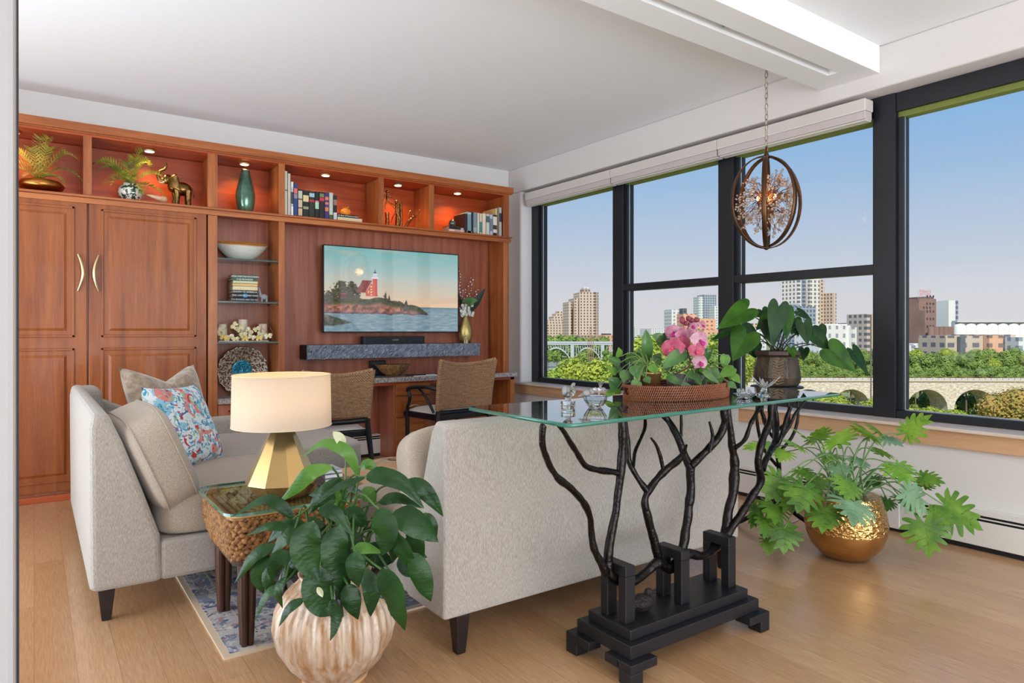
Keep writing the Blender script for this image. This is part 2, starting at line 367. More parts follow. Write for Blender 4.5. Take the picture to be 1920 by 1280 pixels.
MB().box(XL, XR, YB - .012, YB, zo0, zo1).build('back_board', cherryRH, bk)
for a, b in div + [(XL, XL + .05), (-.75, -.70)]:
    MB().box(a, b, YF - .001, YF + .019, zo0, zo1).box((a + b) / 2 - .012, (a + b) / 2 + .012, YF + .019, YB - .012, zo0, zo1).build('divider', cherry, bk)
# puck lamps
warm = (255, 196, 128)
pucks = [(-.12, 'over the gold fern bowl'), (.73, 'over the elephant'), (1.435, 'over the green vase'), (2.13, 'over the long row of books'), (2.84, 'over the bronze figures'), (3.50, 'over the blue and grey books')]
pm = M('puck_glow', (255, 232, 196), 1, emit=9)
for x, lb in pucks:
    t = thing('puck_light', 'small round lit puck light in the bookcase top ' + lb, 'light', (x, 5.89, zo1 - .016), group='puck lights in the bookcase')
    MB().lathe([(.036, .016), (.042, .012), (.042, .002), (.036, 0), (.032, .004)], (x, 5.89, zo1 - .016), 20).build('trim_ring', M('puck_ring', (220, 190, 140), .4, .5), t)
    MB().lathe([(.001, .004), (.032, .004), (.031, -.001), (.001, -.002)], (x, 5.89, zo1 - .016), 16).build('lens', pm, t)
    light('puck_lamp', 'SPOT', (x, 5.89, zo1 - .022), 19, warm, size=.025, aim=(0, .12, -1), parent=t, spot_size=2.3, spot_blend=.9)
# wall-bed cabinet with two tall doors
wb = thing('tall_cabinet', 'tall cherry cabinet with raised panel doors and curved tusk handles under the fern cubbies', 'cabinet', (XL, YF, 0))
MB().box(XL, 1.115, YF + .03, YB, .0, 2.15).build('carcass', cherryR, wb)
MB().box(XL, 1.118, YF + .005, YF + .03, 0, .045).build('plinth', cherryRH, wb, bevel=.003)
def raised_door(parent, x0, x1, z0, z1, y, panels, m=cherry, t=.022, st=.075, name='door'):
    d = MB().box(x0, x1, y, y + t, z0, z1).build(name, m, parent, bevel=.004)
    for a, b in panels:
        p = MB(); f = .018; X0, X1 = x0 + st, x1 - st
        # groove ring and raised field
        for (u0, u1, w0, w1) in ((X0, X1, a, a + f), (X0, X1, b - f, b), (X0, X0 + f, a, b), (X1 - f, X1, a, b)):
            p.box(u0, u1, y - .008, y + .001, w0, w1)
        p.build('panel_moulding', m, d, bevel=.0035)
        g = .045; q = .02
        v = [(X0 + g, y + .001, a + g), (X1 - g, y + .001, a + g), (X1 - g, y + .001, b - g), (X0 + g, y + .001, b - g), (X0 + g + q, y - .007, a + g + q), (X1 - g - q, y - .007, a + g + q), (X1 - g - q, y - .007, b - g - q), (X0 + g + q, y - .007, b - g - q)]
        if X1 - X0 > 2.5 * g: MB().add(v, [(0, 1, 5, 4), (1, 2, 6, 5), (2, 3, 7, 6), (3, 0, 4, 7), (4, 5, 6, 7)], False).build('raised_field', m, d)
    return d
zp = [(1.157, 2.091), (.133, 1.079)]
for (x0, x1, hx) in ((.322, 1.112, .362), (-.47, .312, .275), (XL, -.48, None)):
    d = raised_door(wb, x0, x1, .068, 2.147, YF, zp, wood('door_cherry', (124, 60, 20), (164, 90, 38), coat=.05, rough=.42))
    if hx:
        sg = 1 if hx > .3 else -1
        pts = [(hx + sg * .020 - sg * .030 * math.sin(PI * k / 14), YF - .012 - .022 * math.sin(PI * k / 14), 1.49 + .262 * k / 14) for k in range(15)]
        MB().tube(pts, [.003 + .0085 * math.sin(PI * (.12 + .8 * k / 14)) for k in range(15)], 10).build('handle', brass, d)
# display tower
tw = thing('display_tower', 'open cherry display niche with glass shelves between the tall doors and the television wall', 'shelf', (1.13, YF, 0))
MB().box(1.122, 1.193, YF, YF + .02, 0, 2.122).box(1.165, 1.185, YF + .02, YB, 0, 2.157).build('side_panel', cherry, tw, bevel=.002)
MB().box(1.673, 1.724, YF, YF + .02, 0, 2.122).box(1.68, 1.70, YF + .02, YB, 0, 2.157).build('side_panel', cherry, tw, bevel=.002)
MB().box(1.185, 1.68, YB - .014, YB, .66, 2.157).build('back_board', cherryR, tw)
MB().box(1.193, 1.68, YF + .02, YB, 0, .62).build('base_box', cherryR, tw)
d = raised_door(tw, 1.197, 1.67, .40, .612, YF + .004, [(.45, .565)], cherryR, name='drawer')
raised_door(tw, 1.197, 1.67, .07, .39, YF + .004, [(.12, .34)], cherryR)
gran = M('granite', (122, 112, 112), .25, c2=(196, 186, 180), vscale=90, detail=6, vlo=.4, vhi=.62, coat=.3)
MB().box(1.193, 1.673, YF - .04, YB - .014, .618, .662).build('stone_top', gran, tw, bevel=.005)
glsh = pane_mat('shelf_glass', (205, 225, 215), .04)
for z in (1.791, 1.444, 1.115):
    g = MB().box(1.187, 1.678, YF + .015, YB - .02, z - .012, z).build('glass_shelf', glsh, tw)
    MB().box(1.187, 1.678, YF + .012, YF + .015, z - .012, z).build('polished_edge', M('glass_edge', (60, 90, 84), .1, trans=.3), g)
    b = MB()
    for x in (1.192, 1.672):
        for y in (YF + .04, YB - .06): b.tube([(x - .008, y, z - .018), (x + .008, y, z - .018)], .006, 8)
    b.build('shelf_pin', M('steel', (170, 170, 170), .3, 1), g)
# television wall
tv = thing('cabinet_back_panel', 'reddish cherry back panel and side panel around the mounted television', 'wall panel', (1.73, YB, 0))
MB().box(1.70, 2.849, YB - .015, YB, .74, 2.157).build('back_board', cherryR, tv)
MB().box(2.852, 4.0, YB - .015, YB, .74, 2.157).build('back_board', cherryR, tv)
MB().box(1.70, 4.0, YB - .013, YB, 0, .74).build('lower_board', cherryR, tv)
MB().box(3.967, 4.035, YF, YF + .02, .77, 2.122).box(4.01, 4.035, YF + .02, YB, .77, 2.157).build('side_panel', cherry, tv, bevel=.002)
# desk
dk = thing('built_in_desk', 'built-in desk with speckled stone top along the television wall', 'desk', (1.73, YF, 0))
MB().box(1.724, 4.10, YF - .06, YB - .013, .729, .774).build('stone_top', gran, dk, bevel=.007)
MB().box(1.724, 4.085, YF - .02, YF, .70, .729).build('apron', cherryRH, dk)
MB().box(4.04, 4.085, YF - .02, YB, 0, .729).build('end_panel', cherry, dk, bevel=.003)
dc = thing('drawer_cabinet', 'cherry three drawer cabinet with raised fronts under the stone desk top', 'cabinet', (2.73, YF, 0))
MB().box(2.722, 3.112, YF, YB - .013, 0, .70).build('carcass', cherryR, dc, bevel=.002)
MB().box(2.722, 3.112, YF - .012, YF, 0, .075).build('plinth', cherryRH, dc, bevel=.003)
for z0, z1, pan in ((.60, .712, None), (.402, .588, (.03, .03)), (.085, .39, (.04, .04))):
    pnl = [] if pan is None else [(z0 + .035, z1 - .035)]
    dr = MB().box(2.738, 3.098, YF - .022, YF, z0, z1).build('drawer', cherryH, dc, bevel=.006)
    if pan:
        X0, X1, a, b, y = 2.785, 3.05, z0 + .04, z1 - .04, YF - .022
        p = MB()
        for (u0, u1, w0, w1) in ((X0, X1, a, a + .01), (X0, X1, b - .01, b), (X0, X0 + .01, a, b), (X1 - .01, X1, a, b)): p.box(u0, u1, y - .006, y, w0, w1)
        p.box(X0 + .028, X1 - .028, y - .007, y, a + .028, b - .028); p.build('panel_moulding', cherryH, dr, bevel=.003)
    zc = (z0 + z1) / 2 if pan is None else (.50 if z0 > .3 else .25)
    MB().grid(lambda u, v: (2.918 + .055 * math.cos(PI * u), YF - .03 - .024 * math.sin(PI * u) * math.sin(PI * .5 * v + .3), zc - .012 + .026 * math.sin(PI * u) * v), 14, 5).build('cup_pull', brass, dr, solid=.003)
heater_ = None
# stone ledge
def ledge():
    x0, x1, y0, y1, z0, z1 = 1.96, 3.765, 5.885, YB - .016, .95, 1.078
    t = thing('stone_ledge', 'chunky grey chiselled slate mantel ledge mounted under the television', 'shelf', (x0, y1, z0))
    def f(u, v):
        x = x0 + (x1 - x0) * u; z = z0 + (z1 - z0) * v
        e = 0 if (u in (0, 1) or v in (0, 1)) else .030 * abs(noise.noise(Vector((x * 30 - z * 26, 3.1, z * 16 + x * 6))) + .6 * noise.noise(Vector((x * 70 - z * 50, 9.1, z * 40))))
        return (x, y0 - e, z)
    m = MB().grid(f, 420, 30, smooth=False); m.build('chiselled_face', M('slate', (112, 120, 134), .36, c2=(150, 158, 172), vscale=34, vst=(1, 1, .6), bump=1.0, bscale=46), t)
    MB().box(x0, x1, y0 + .001, y1, z0, z1).build('slab', M('slate_dark', (46, 40, 44), .6), t)
ledge()
# television; the screen shows a coastal picture
def tvset():
    x0, x1, z0, z1, yf = 2.128, 3.545, 1.188, 1.985, 5.945
    t = thing('television', 'large flat wall-mounted television showing a red lighthouse on a rocky shore', 'television', ((x0 + x1) / 2, YB - .02, z0))
    MB().box(x0, x1, yf + .002, yf + .035, z0, z1).box(2.5, 3.2, yf + .03, YB - .016, 1.35, 1.8).build('casing', M('tv_black', (16, 16, 18), .35), t, bevel=.002)
    b = MB()
    for (a, c, e, f) in ((x0, x1, z0, z0 + .011), (x0, x1, z1 - .008, z1), (x0, x0 + .008, z0, z1), (x1 - .008, x1, z0, z1)): b.box(a, c, yf - .002, yf + .003, e, f)
    b.build('bezel', M('tv_bezel', (34, 36, 42), .3, .5), t)
    nx, ny = 300, 168
    fn = lambda u, v: (x0 + .008 + (x1 - x0 - .016) * u, yf, z0 + .011 + (z1 - z0 - .019) * v)
    scr = MB().grid(fn, nx, ny, smooth=False)
    mt = M('screen', (0, 0, 0), .04, spec=.9); nt = mt.node_tree; I = nt.nodes['Principled BSDF'].inputs
    at = nd(nt, 'ShaderNodeAttribute', attribute_name='picture'); nt.links.new(at.outputs[0], I['Emission Color']); I['Emission Strength'].default_value = .95
    I['Coat Weight'].default_value = .6; I['Coat Roughness'].default_value = .02
    o = scr.build('screen', mt, t)
    me = o.data; ca = me.color_attributes.new('picture', 'FLOAT_COLOR', 'POINT')
    def mixc(a, b, k): k = max(0, min(1, k)); return [a[i] + (b[i] - a[i]) * k for i in range(3)]
    def nz(x, y, s=1, o=0): return noise.fractal(Vector((x * s, y * s, o)), .9, 2.0, 4)
    data = []
    for i in range(nx + 1):
        for j in range(ny + 1):
            u = i / nx; v = 1 - j / ny      # v from the top
            # sky
            c = mixc((120, 178, 178), (176, 196, 192), v / .35)
            c = mixc(c, (232, 194, 160), (v - .3) / .38)
            c = mixc(c, (214, 186, 168), .5 * max(0, nz(u * 2.2, v * 9, 1.5, 4)))
            hz = .695 + .0
            if v > hz:      # lake
                c = mixc((104, 136, 150), (150, 168, 178), nz(u * 14, v * 60, 1, 2) * .8 + .45)
                c = mixc((84, 122, 138), c, (v - hz) / .06 + .2)
            # headland outline
            top = .60 - .03 * nz(u * 9, 1, 1, 1) + (max(0, u - .42) * .30) + max(0, u - .66) * .85
            bot = .79 + .015 * nz(u * 12, 3, 1, 7)
            if u < .78 and top < v < bot:
                k = nz(u * 26, v * 20, 1, 3)
                g = mixc((62, 66, 50), (96, 92, 62), k + .4)
                r = mixc((112, 76, 70), (190, 130, 106), k * 1.2 + .5)
                c = mixc(g, r, (v - top - .055 - .03 * k) * 30)
                c = mixc(c, (76, 70, 84), (v - bot + .035) * 22)
            # small trees
            for (tu, tt, tb, w, cone) in ((.115, .40, .60, .05, 0), (.185, .40, .60, .04, 0), (.07, .50, .62, .05, 0), (.215, .44, .62, .035, 0), (.43, .51, .66, .028, 1), (.455, .55, .67, .02, 1), (.585, .58, .75, .02, 1), (.545, .62, .74, .008, 1), (.03, .52, .66, .04, 0), (.15, .5, .64, .06, 0)):
                if tt < v < tb:
                    ww = w * ((v - tt) / (tb - tt) if cone else (max(0, 1 - ((v - tt) / (tb - tt) * 1.6 - 1) ** 2) ** .5 if v < tt + (tb - tt) * .75 else .7)) * (1 + 1.1 * nz(u * 60, v * 40, 1, tu * 9))
                    if abs(u - tu) < ww: c = mixc((66, 70, 56), (112, 100, 84), nz(u * 70, v * 60) + .4)
            # house, roof and light tower
            if .215 < u < .33 and .385 < v < .53 and u > .262 - (v - .385) * .3:
                c = [142, 82, 80]
            if .285 < u < .365 and v < .575 and v > .405 + abs(u - .325) * 2.9:
                c = [206, 92, 78]
                if abs(u - .325) < .006 and .44 < v < .56 and int(v * 60) % 2: c = [236, 216, 170]
                if (abs(u - .305) < .005 or abs(u - .345) < .005) and .50 < v < .54: c = [240, 214, 160]
                if v < .414 + abs(u - .325) * 2.9 and v < .515: c = [236, 206, 196]
            if abs(u - .352) < .0175 - (v - .5) * -.01 and .355 < v < .575: c = [214, 98, 84] if u < .355 else [190, 80, 72]
            if abs(u - .352) < .024 and .345 < v < .362: c = [226, 226, 232]
            if abs(u - .352) < .015 and .295 < v <= .347: c = [206, 214, 226]
            if v <= .295 and v > .262 and abs(u - .352) < (v - .262) * .45: c = [92, 92, 112]
            if abs(u - .352) < .002 and .24 < v <= .27: c = [92, 92, 112]
            if .115 < u < .15 and .545 < v < .59: c = [128, 60, 76] if (v > .555) else [150, 90, 96]
            if abs(u - .035) < .0015 and .31 < v < .55: c = [92, 96, 92]
            # foreground rocks
            if v > .80 and u < .19 and v > .80 + (u - .02) * .55 and v < .93 - .1 * nz(u * 20, 2, 1, 5) * 0 and v < .94 - u * .35 + .02:
                c = mixc((62, 72, 60), (110, 106, 100), nz(u * 30, v * 30) + .5)
            data.extend((*lin([max(0, min(255, q)) for q in c]), 1))
    ca.data.foreach_set('color', data)
tvset()
def tmesh(name, c):
    tmp = bpy.data.objects.new('tmp', c); COL.objects.link(tmp); bpy.context.view_layer.update()
    me = bpy.data.meshes.new_from_object(tmp.evaluated_get(bpy.context.evaluated_depsgraph_get())); bpy.data.objects.remove(tmp)
    return bpy.data.objects.new(name, me)
def text(body, loc, size, mat_, parent=None, rot=(PI / 2, 0, 0), name='lettering', ext=.0006, world=True, sx=1):
    c = bpy.data.curves.new(name, 'FONT'); c.body = body; c.size = size; c.extrude = ext; c.align_x = 'CENTER'; c.align_y = 'CENTER'
    c.materials.append(mat_); o = tmesh(name, c); COL.objects.link(o); o.rotation_euler = rot; o.location = loc; o.scale = (sx, 1, 1)
    if parent:
        o.parent = parent
        if world: o.location = Vector(loc) - parent.location
    return o
t = thing('soundbar', 'slim black soundbar on the slate ledge under the television', 'speaker', (2.85, 5.96, 1.079))
x0, x1 = Q(682, 640, Y=5.92).x, Q(797, 640, Y=5.92).x
sb = MB(); zt = .072
prof = [(x0 + .02, 5.915), (x1 - .02, 5.915), (x1, 5.93), (x1, 6.0), (x1 - .02, 6.02), (x0 + .02, 6.02), (x0, 6.0), (x0, 5.93)]
sb.prism(prof, 1.079, 1.079 + zt, 'z'); sb.build('body', M('soundbar_black', (26, 26, 32), .6), t, bevel=.004)
MB().prism([(p[0], p[1]) for p in [(x0 + .024, 5.919), (x1 - .024, 5.919), (x1 - .006, 5.933), (x1 - .006, 5.998), (x1 - .024, 6.014), (x0 + .024, 6.014), (x0 + .006, 5.998), (x0 + .006, 5.933)]], 1.079 + zt, 1.079 + zt + .003, 'z').build('top_plate', M('soundbar_top', (40, 40, 44), .4), t)
text('SONOS', ((x0 + x1) / 2, 5.914, 1.118), .02, M('logo_grey', (160, 160, 160), .5), t, name='logo')

# ---------------------------------------------------------------- small things on the shelves
page = M('paper', (226, 214, 190), .8)
def book_col(c): return M('cover_%d_%d_%d' % tuple(c), c, .5)
def book(name, label, loc, w, h, d, c, rot=(0, 0, 0), deco=(), group=None, page_=None, title=None, tcol=(240, 236, 224)):
    """upright book: spine faces -y, thickness w on x, height h, depth d"""
    t = thing(name, label, 'book', loc, group=group); t.rotation_euler = rot
    MB().box(0, w, 0, .004, 0, h).box(0, .003, 0, d, 0, h).box(w - .003, w, 0, d, 0, h).build('cover', book_col(c), t, local=True, bevel=.001, seg=1)
    MB().box(.003, w - .003, .004, d - .004, .003, h - .004).build('pages', page, t, local=True)
    for (a, b, cc) in deco:
        MB().box(.002, w - .002, -.0006, .001, h * a, h * b).build('spine_band', book_col(cc), t, local=True)
    if title:
        body, a, sz = title
        c_ = bpy.data.curves.new('lettering', 'FONT'); c_.body = body; c_.size = sz; c_.extrude = .0003; c_.align_x = 'CENTER'; c_.align_y = 'CENTER'; c_.materials.append(M('ink_%d' % tcol[0], tcol, .6))
        o = tmesh('lettering', c_); COL.objects.link(o); o.parent = t; o.location = (w / 2, -.001, h * a); o.rotation_euler = (PI / 2, PI / 2, 0)
    return t
zb = 2.185; yb = YF + .03
row = [  # px0, px1, top py, colour, bands, description
 (534, 539.3, 320.5, (226, 222, 206), [(.55, .58, (120, 120, 120))], 'tallest white book at the divider end of the long book row'),
 (539.6, 545, 325, (214, 208, 192), [], 'cream book squeezed between the tallest white book and a slim lettered one'),
 (545.3, 550.5, 340.5, (236, 232, 226), [(.35, .7, (70, 70, 80))], 'white paperback with dark vertical lettering beside the blue book'),
 (550.8, 558.3, 344.5, (44, 66, 128), [(.7, .86, (226, 112, 96)), (.55, .68, (160, 130, 160))], 'blue book with a red block on its spine'),
 (558.8, 567.5, 355, (22, 30, 50), [(.04, .3, (214, 180, 150)), (.34, .62, (206, 180, 150)), (.66, .95, (188, 196, 172))], 'navy book with pale patched spine panels'),
 (568, 579.3, 357, (28, 34, 32), [(.58, .82, (222, 204, 148)), (.3, .4, (150, 150, 120))], 'thick dark book with a cream square on the spine'),
 (579.6, 590.2, 358.5, (44, 44, 34), [(.6, .68, (186, 52, 52)), (.78, .93, (170, 196, 206))], 'dark olive book with a pale oval and red stripe'),
 (590.5, 598.4, 359, (28, 32, 40), [(.35, .6, (176, 212, 180)), (.6, .66, (228, 110, 140))], 'black book with mint green and pink spine blocks'),
 (598.8, 608.6, 359.5, (40, 36, 34), [(.66, .78, (206, 52, 74)), (.8, .93, (110, 130, 80))], 'black book with a crimson band below a green picture'),
 (609, 616.8, 361, (70, 56, 120), [(.3, .45, (214, 124, 96)), (.55, .64, (214, 124, 96)), (.72, .84, (214, 124, 96))], 'purple book with orange blocks down its spine'),
 (617.2, 624.7, 361, (196, 198, 180), [(.0, .18, (70, 90, 60))], 'pale grey green book next to the book showing a bird'),
 (625, 632.3, 366, (40, 38, 40), [(.6, .82, (150, 118, 106)), (.02, .3, (206, 206, 206))], 'last dark book in the long row, with a white bird at its foot')]
for p0, p1, pt, c, dec, lb in row:
    a = Q(p0, 400, Y=yb).x; b = Q(p1, 400, Y=yb).x; z = Q((p0 + p1) / 2, pt, Y=yb).z
    book('book', lb, (a, yb, zb), b - a - .001, z - zb, .17, c, deco=dec, group='books in the long row of the bookcase', title=('LEARN TO LOVE', .55, .022) if p0 == 545.3 else None, tcol=(60, 60, 70))
def flatbook(label, x0, x1, y0, z, h, d, c, title=None, group=None, tcol=(235, 232, 224), sz=.02, deco=()):
    t = thing('book', label, 'book', (x0, y0, z), group=group); w = x1 - x0
    MB().box(0, w, 0, .004, 0, h).box(0, w, 0, d, 0, .003).box(0, w, 0, d, h - .003, h).build('cover', book_col(c), t, local=True, bevel=.001, seg=1)
    MB().box(.004, w - .004, .004, d - .004, .003, h - .003).build('pages', page, t, local=True)
    for (a, b, cc) in deco: MB().box(w * a, w * b, -.0006, .001, .002, h - .002).build('spine_band', book_col(cc), t, local=True)
    if title:
        c_ = bpy.data.curves.new('lettering', 'FONT'); c_.body = title; c_.size = sz; c_.extrude = .0003; c_.align_x = 'CENTER'; c_.align_y = 'CENTER'; c_.materials.append(M('ink_%d' % tcol[0], tcol, .6))
        o = tmesh('lettering', c_); COL.objects.link(o); o.parent = t; o.location = (w / 2, -.001, h / 2); o.rotation_euler = (PI / 2, 0, 0)
    return t
xa = Q(632.5, 410, Y=yb).x
flatbook('cream book lying flat under the slim black one in the bookcase', xa + .002, Q(679, 410, Y=yb).x, yb, zb, .034, .15, (226, 210, 168))
flatbook('slim black book lying on the cream one in the bookcase', xa + .006, Q(672, 410, Y=yb).x, yb + .002, zb + .034, .026, .13, (30, 30, 30), title='the Best of Photojournalism', sz=.017)
# glass pumpkin
t = thing('glass_ornament', 'small amber glass ornament on the flat black book', 'ornament', (2.29, yb + .05, zb + .060))
MB().lathe([(.001, 0), (.026, .004), (.042, .026), (.036, .05), (.02, .06), (.001, .056)], (2.29, yb + .05, zb + .06), 32, fn=lambda a, z: 1 + .12 * abs(math.cos(4 * a))).build('body', M('amber_glass', (255, 170, 60), .08, trans=.6, emit=.15), t)
m = MB()
for k in range(6):
    a = k * PI / 3; m.tube([(2.29, yb + .05, zb + .115), (2.29 + .02 * math.cos(a), yb + .05 + .02 * math.sin(a), zb + .13), (2.29 + .034 * math.cos(a), yb + .05 + .034 * math.sin(a), zb + .138)], [.005, .004, .002], 6)
m.build('stem', M('amber_stem', (230, 150, 70), .1, trans=.3), t)
# right cubby books
row2 = [
 (855, 876, 399, (54, 34, 32), [], 'dark brown book turned cover out at the start of the blue and grey books', 1),
 (876.3, 884, 397.5, (120, 152, 160), [(.9, .97, (200, 200, 200))], 'blue grey book beside the dark brown cover', 0),
 (884.3, 887, 398, (36, 44, 60), [], 'thin navy book between two grey blue ones', 0),
 (887.3, 894.5, 398, (128, 148, 156), [(.1, .3, (170, 180, 180))], 'slate grey book third of the blue books', 0),
 (894.8, 899, 399, (222, 214, 196), [], 'cream book beside the teal banded book', 0),
 (899.3, 904, 400, (226, 206, 180), [(.1, .6, (60, 140, 150))], 'cream book with a teal lower band', 0),
 (904.3, 911, 400, (232, 214, 190), [], 'plain peach book in the corner cubby', 0),
 (911.3, 918, 401, (206, 208, 200), [(.6, .9, (90, 100, 110))], 'pale book with grey specks at the head of its spine', 0),
 (918.3, 924, 402, (190, 200, 206), [(.2, .8, (110, 134, 150))], 'light blue book with mottled spine', 0),
 (924.3, 932, 402, (226, 220, 206), [(.0, .14, (40, 36, 40)), (.3, .5, (70, 50, 56)), (.9, .99, (50, 46, 50))], 'white book with black blocks on its spine', 0)]
for p0, p1, pt, c, dec, lb, cov in row2:
    a = Q(p0, 430, Y=yb).x; b = Q(p1, 430, Y=yb).x; z = Q((p0 + p1) / 2, pt, Y=yb).z
    if cov:
        book('book', lb, (b - .034, yb, zb), .032, z - zb, .2, c, group='blue and grey books in the corner cubby')
    else: book('book', lb, (a, yb, zb), b - a - .001, z - zb, .16, c, deco=dec, group='blue and grey books in the corner cubby')
book('book', 'tall cream boxed volume standing behind the corner cubby books', (3.885, yb + .01, zb), .03, .285, .24, (218, 190, 130), group='blue and grey books in the corner cubby')
book('book', 'tallest grey book at the far end of the corner cubby', (3.93, yb, zb), .033, .30, .25, (196, 194, 190), deco=[(.5, .8, (60, 66, 84))], group='blue and grey books in the corner cubby')
flatbook('white book lying flat beneath two slimmer books in the corner cubby', 3.335, 3.60, yb, zb, .026, .15, (224, 216, 206), title='SUDDEN DEATH', tcol=(90, 86, 86), sz=.02)
flatbook('black book lying on the white one beneath the glass dome', 3.34, 3.47, yb + .01, zb + .026, .03, .13, (34, 34, 40))
flatbook('small silver book lying beside the glass dome', 3.48, 3.585, yb + .012, zb + .026, .022, .12, (190, 196, 200))
t = thing('glass_dome', 'dark glass paperweight ball on the stacked flat books', 'ornament', (3.405, yb + .06, zb + .056))
MB().ball((3.405, yb + .06, zb + .056 + .036), .036, 20, 14).build('ball', M('smoke_glass', (70, 76, 72), .05, spec=.9, coat=1), t)
MB().lathe([(.02, 0), (.024, .003), (.02, .008)], (3.405, yb + .06, zb + .056), 16).build('foot', gold, t)
# ferns
def frond(m, base, az, ln, rise, droop, w, twist=0, n=16):
    d = Vector((math.cos(az), math.sin(az), 0)); base = Vector(base); sd = Vector((-math.sin(az), math.cos(az), 0))
    pts = [base + d * (ln * t) + Vector((0, 0, rise * math.sin(t * 1.9) - droop * t * t)) for t in [k / n for k in range(n + 1)]]
    m.tube(pts, [.0025 * (1 - .7 * k / n) for k in range(n + 1)], 4)
    for k in range(2, n + 1):
        p = pts[k]; tg = (pts[k] - pts[k - 1]).normalized(); L = 1.35 * w * math.sin(PI * min(1, .12 + .9 * k / n)) ** .8
        for sg in (-1, 1):
            o = (sd * sg + tg * .55 + Vector((0, 0, .25 + random.uniform(-.15, .15)))).normalized()
            q = tg * (ln / n * .42)
            m.add([p - q, p + o * L * .5 - q * .8, p + o * L, p + o * L * .5 + q, p + q], [(0, 1, 2, 3, 4)], False)
def fern(parent, base, fr, m1):
    m = MB()
    for f in fr: frond(m, base, *f)
    return m.build('foliage', m1, parent)
fm1 = M('fern_green', (120, 132, 48), .55, c2=(196, 180, 84), vscale=14, leaf=.25)
fm2 = M('fern_dark', (62, 96, 44), .55, c2=(170, 186, 66), vscale=10, leaf=.25)
t = thing('potted_fern', 'yellow green fern in a squat gold bowl at the end cubby', 'plant', (.04, 5.90, zb))
MB().lathe([(.05, 0), (.06, .0), (.13, .035), (.145, .06), (.12, .09), (.055, .108), (.055, .104), (.02, .1)], (.04, 5.90, zb), 36).build('bowl', M('copper_gold', (190, 128, 66), .3, 1), t)
fern(t, (.03, 5.89, zb + .10), [(-2.9, .25, .10, .07, .05), (-2.5, .22, .2, .08, .055), (-1.9, .2, .22, .05, .05), (-1.2, .2, .24, .05, .05), (-.5, .27, .24, .09, .06), (-.15, .27, .14, .12, .055), (-1.5, .12, .3, .03, .05), (2.9, .2, .26, .1, .06), (.4, .18, .3, .08, .05), (-.9, .24, .06, .10, .045), (-2.2, .16, .06, .08, .04), (-1.0, .13, .32, .05, .05), (3.3, .25, .18, .16, .05), (-.3, .2, .08, .15, .04)], fm1)
t = thing('potted_fern', 'arching dark green fern in a small white pot with blue green scrollwork', 'plant', (.60, 5.88, zb))
china = M('china_scroll', (226, 222, 206), .25, c2=(40, 70, 60), vscale=36, vlo=.5, vhi=.53, coat=.5, detail=2)
MB().lathe([(.05, 0), (.055, .004), (.085, .05), (.088, .085), (.07, .115), (.052, .125), (.055, .14), (.05, .138), (.03, .12)], (.60, 5.88, zb), 36).build('pot', china, t)
fern(t, (.60, 5.87, zb + .135), [(-3.0, .26, .14, .02, .05), (-2.85, .27, .2, .10, .06), (-2.6, .22, .05, .09, .05), (-2.0, .14, .2, .1, .05), (-1.4, .12, .22, .06, .05), (-.7, .18, .22, .06, .05), (-.35, .27, .14, .1, .055), (-.15, .27, .04, .14, .05), (3.3, .24, .17, .12, .05), (-1.1, .16, .04, .16, .05), (-2.4, .2, .14, .2, .05), (-.9, .14, .27, .03, .05), (.5, .18, .24, .08, .05), (-1.7, .12, .1, .14, .05)], fm2)
t = thing('seashell', 'pale spiral seashell lying between the fern pot and the elephant', 'shell', (.79, YF + .05, zb + .022))
m = MB()
pp = [Vector((.70 + .14 * k / 12, YF + .06, zb + .026 + .03 * (1 - k / 12))) for k in range(13)]
m.tube(pp, [.003 + .026 * (k / 12) ** .8 * (1 + .14 * math.cos(k * 2.1)) for k in range(12)] + [.012], 14); m.build('whorl', M('shell', (226, 196, 160), .4, c2=(186, 140, 104), vscale=20), t)
# elephant
def elephant(name, label, loc, s, mat_, rz=0, parent=None):
    t = thing(name, label, 'figurine', loc, rz)
    m = MB()
    m.ball((0, 0, .56), (.30, .20, .22), 20, 12); m.ball((-.22, 0, .62), (.17, .16, .19), 16, 10)
    for (x, y, w) in ((-.2, .1, .075), (-.12, -.11, .075), (.17, .1, .08), (.22, -.1, .08)):
        m.tube([(x, y, .5), (x + (.02 if x < 0 else -.01), y, .28), (x, y, .05), (x, y, 0)], [w * 1.3, w * 1.0, w * .95, w * 1.05], 12)
    m.ball((-.40, 0, .84), (.14, .12, .16), 16, 10, rot=Matrix.Rotation(.3, 3, 'Y'))
    m.tube([(-.48, 0, .82), (-.60, 0, .78), (-.66, 0, .92), (-.60, 0, 1.08), (-.48, 0, 1.14), (-.42, 0, 1.24), (-.46, 0, 1.34)], [.085, .07, .055, .045, .038, .032, .04], 10)
    m.tube([(.28, 0, .62), (.36, 0, .5), (.36, 0, .3)], [.025, .014, .02], 6)
    v0 = len(m.v)
    m.xf(Matrix.Scale(s, 4)); m.build('body', mat_, t, local=True)
    e = MB()
    for sg in (-1, 1):
        e.grid(lambda u, v: (-.36 + .36 * u * (1 - .3 * v), sg * (.10 + .15 * math.sin(u * 1.6)), .72 + .46 * (v - .5) * (.45 + u) * (1.1 - .3 * u)), 8, 8)
    e.xf(Matrix.Scale(s, 4)); e.build('ear', mat_, t, local=True, solid=.012 * s)
    k = MB()
    for sg in (-1, 1): k.tube([(-.47, sg * .07, .74), (-.58, sg * .09, .70), (-.66, sg * .08, .76)], [.022, .018, .004], 8)
    k.xf(Matrix.Scale(s, 4)); k.build('tusk', M('tusk', (230, 214, 170), .3, .4), t, local=True)
    return t
bronze = M('bronze', (150, 116, 70), .28, 1, c2=(90, 66, 40), vscale=30)
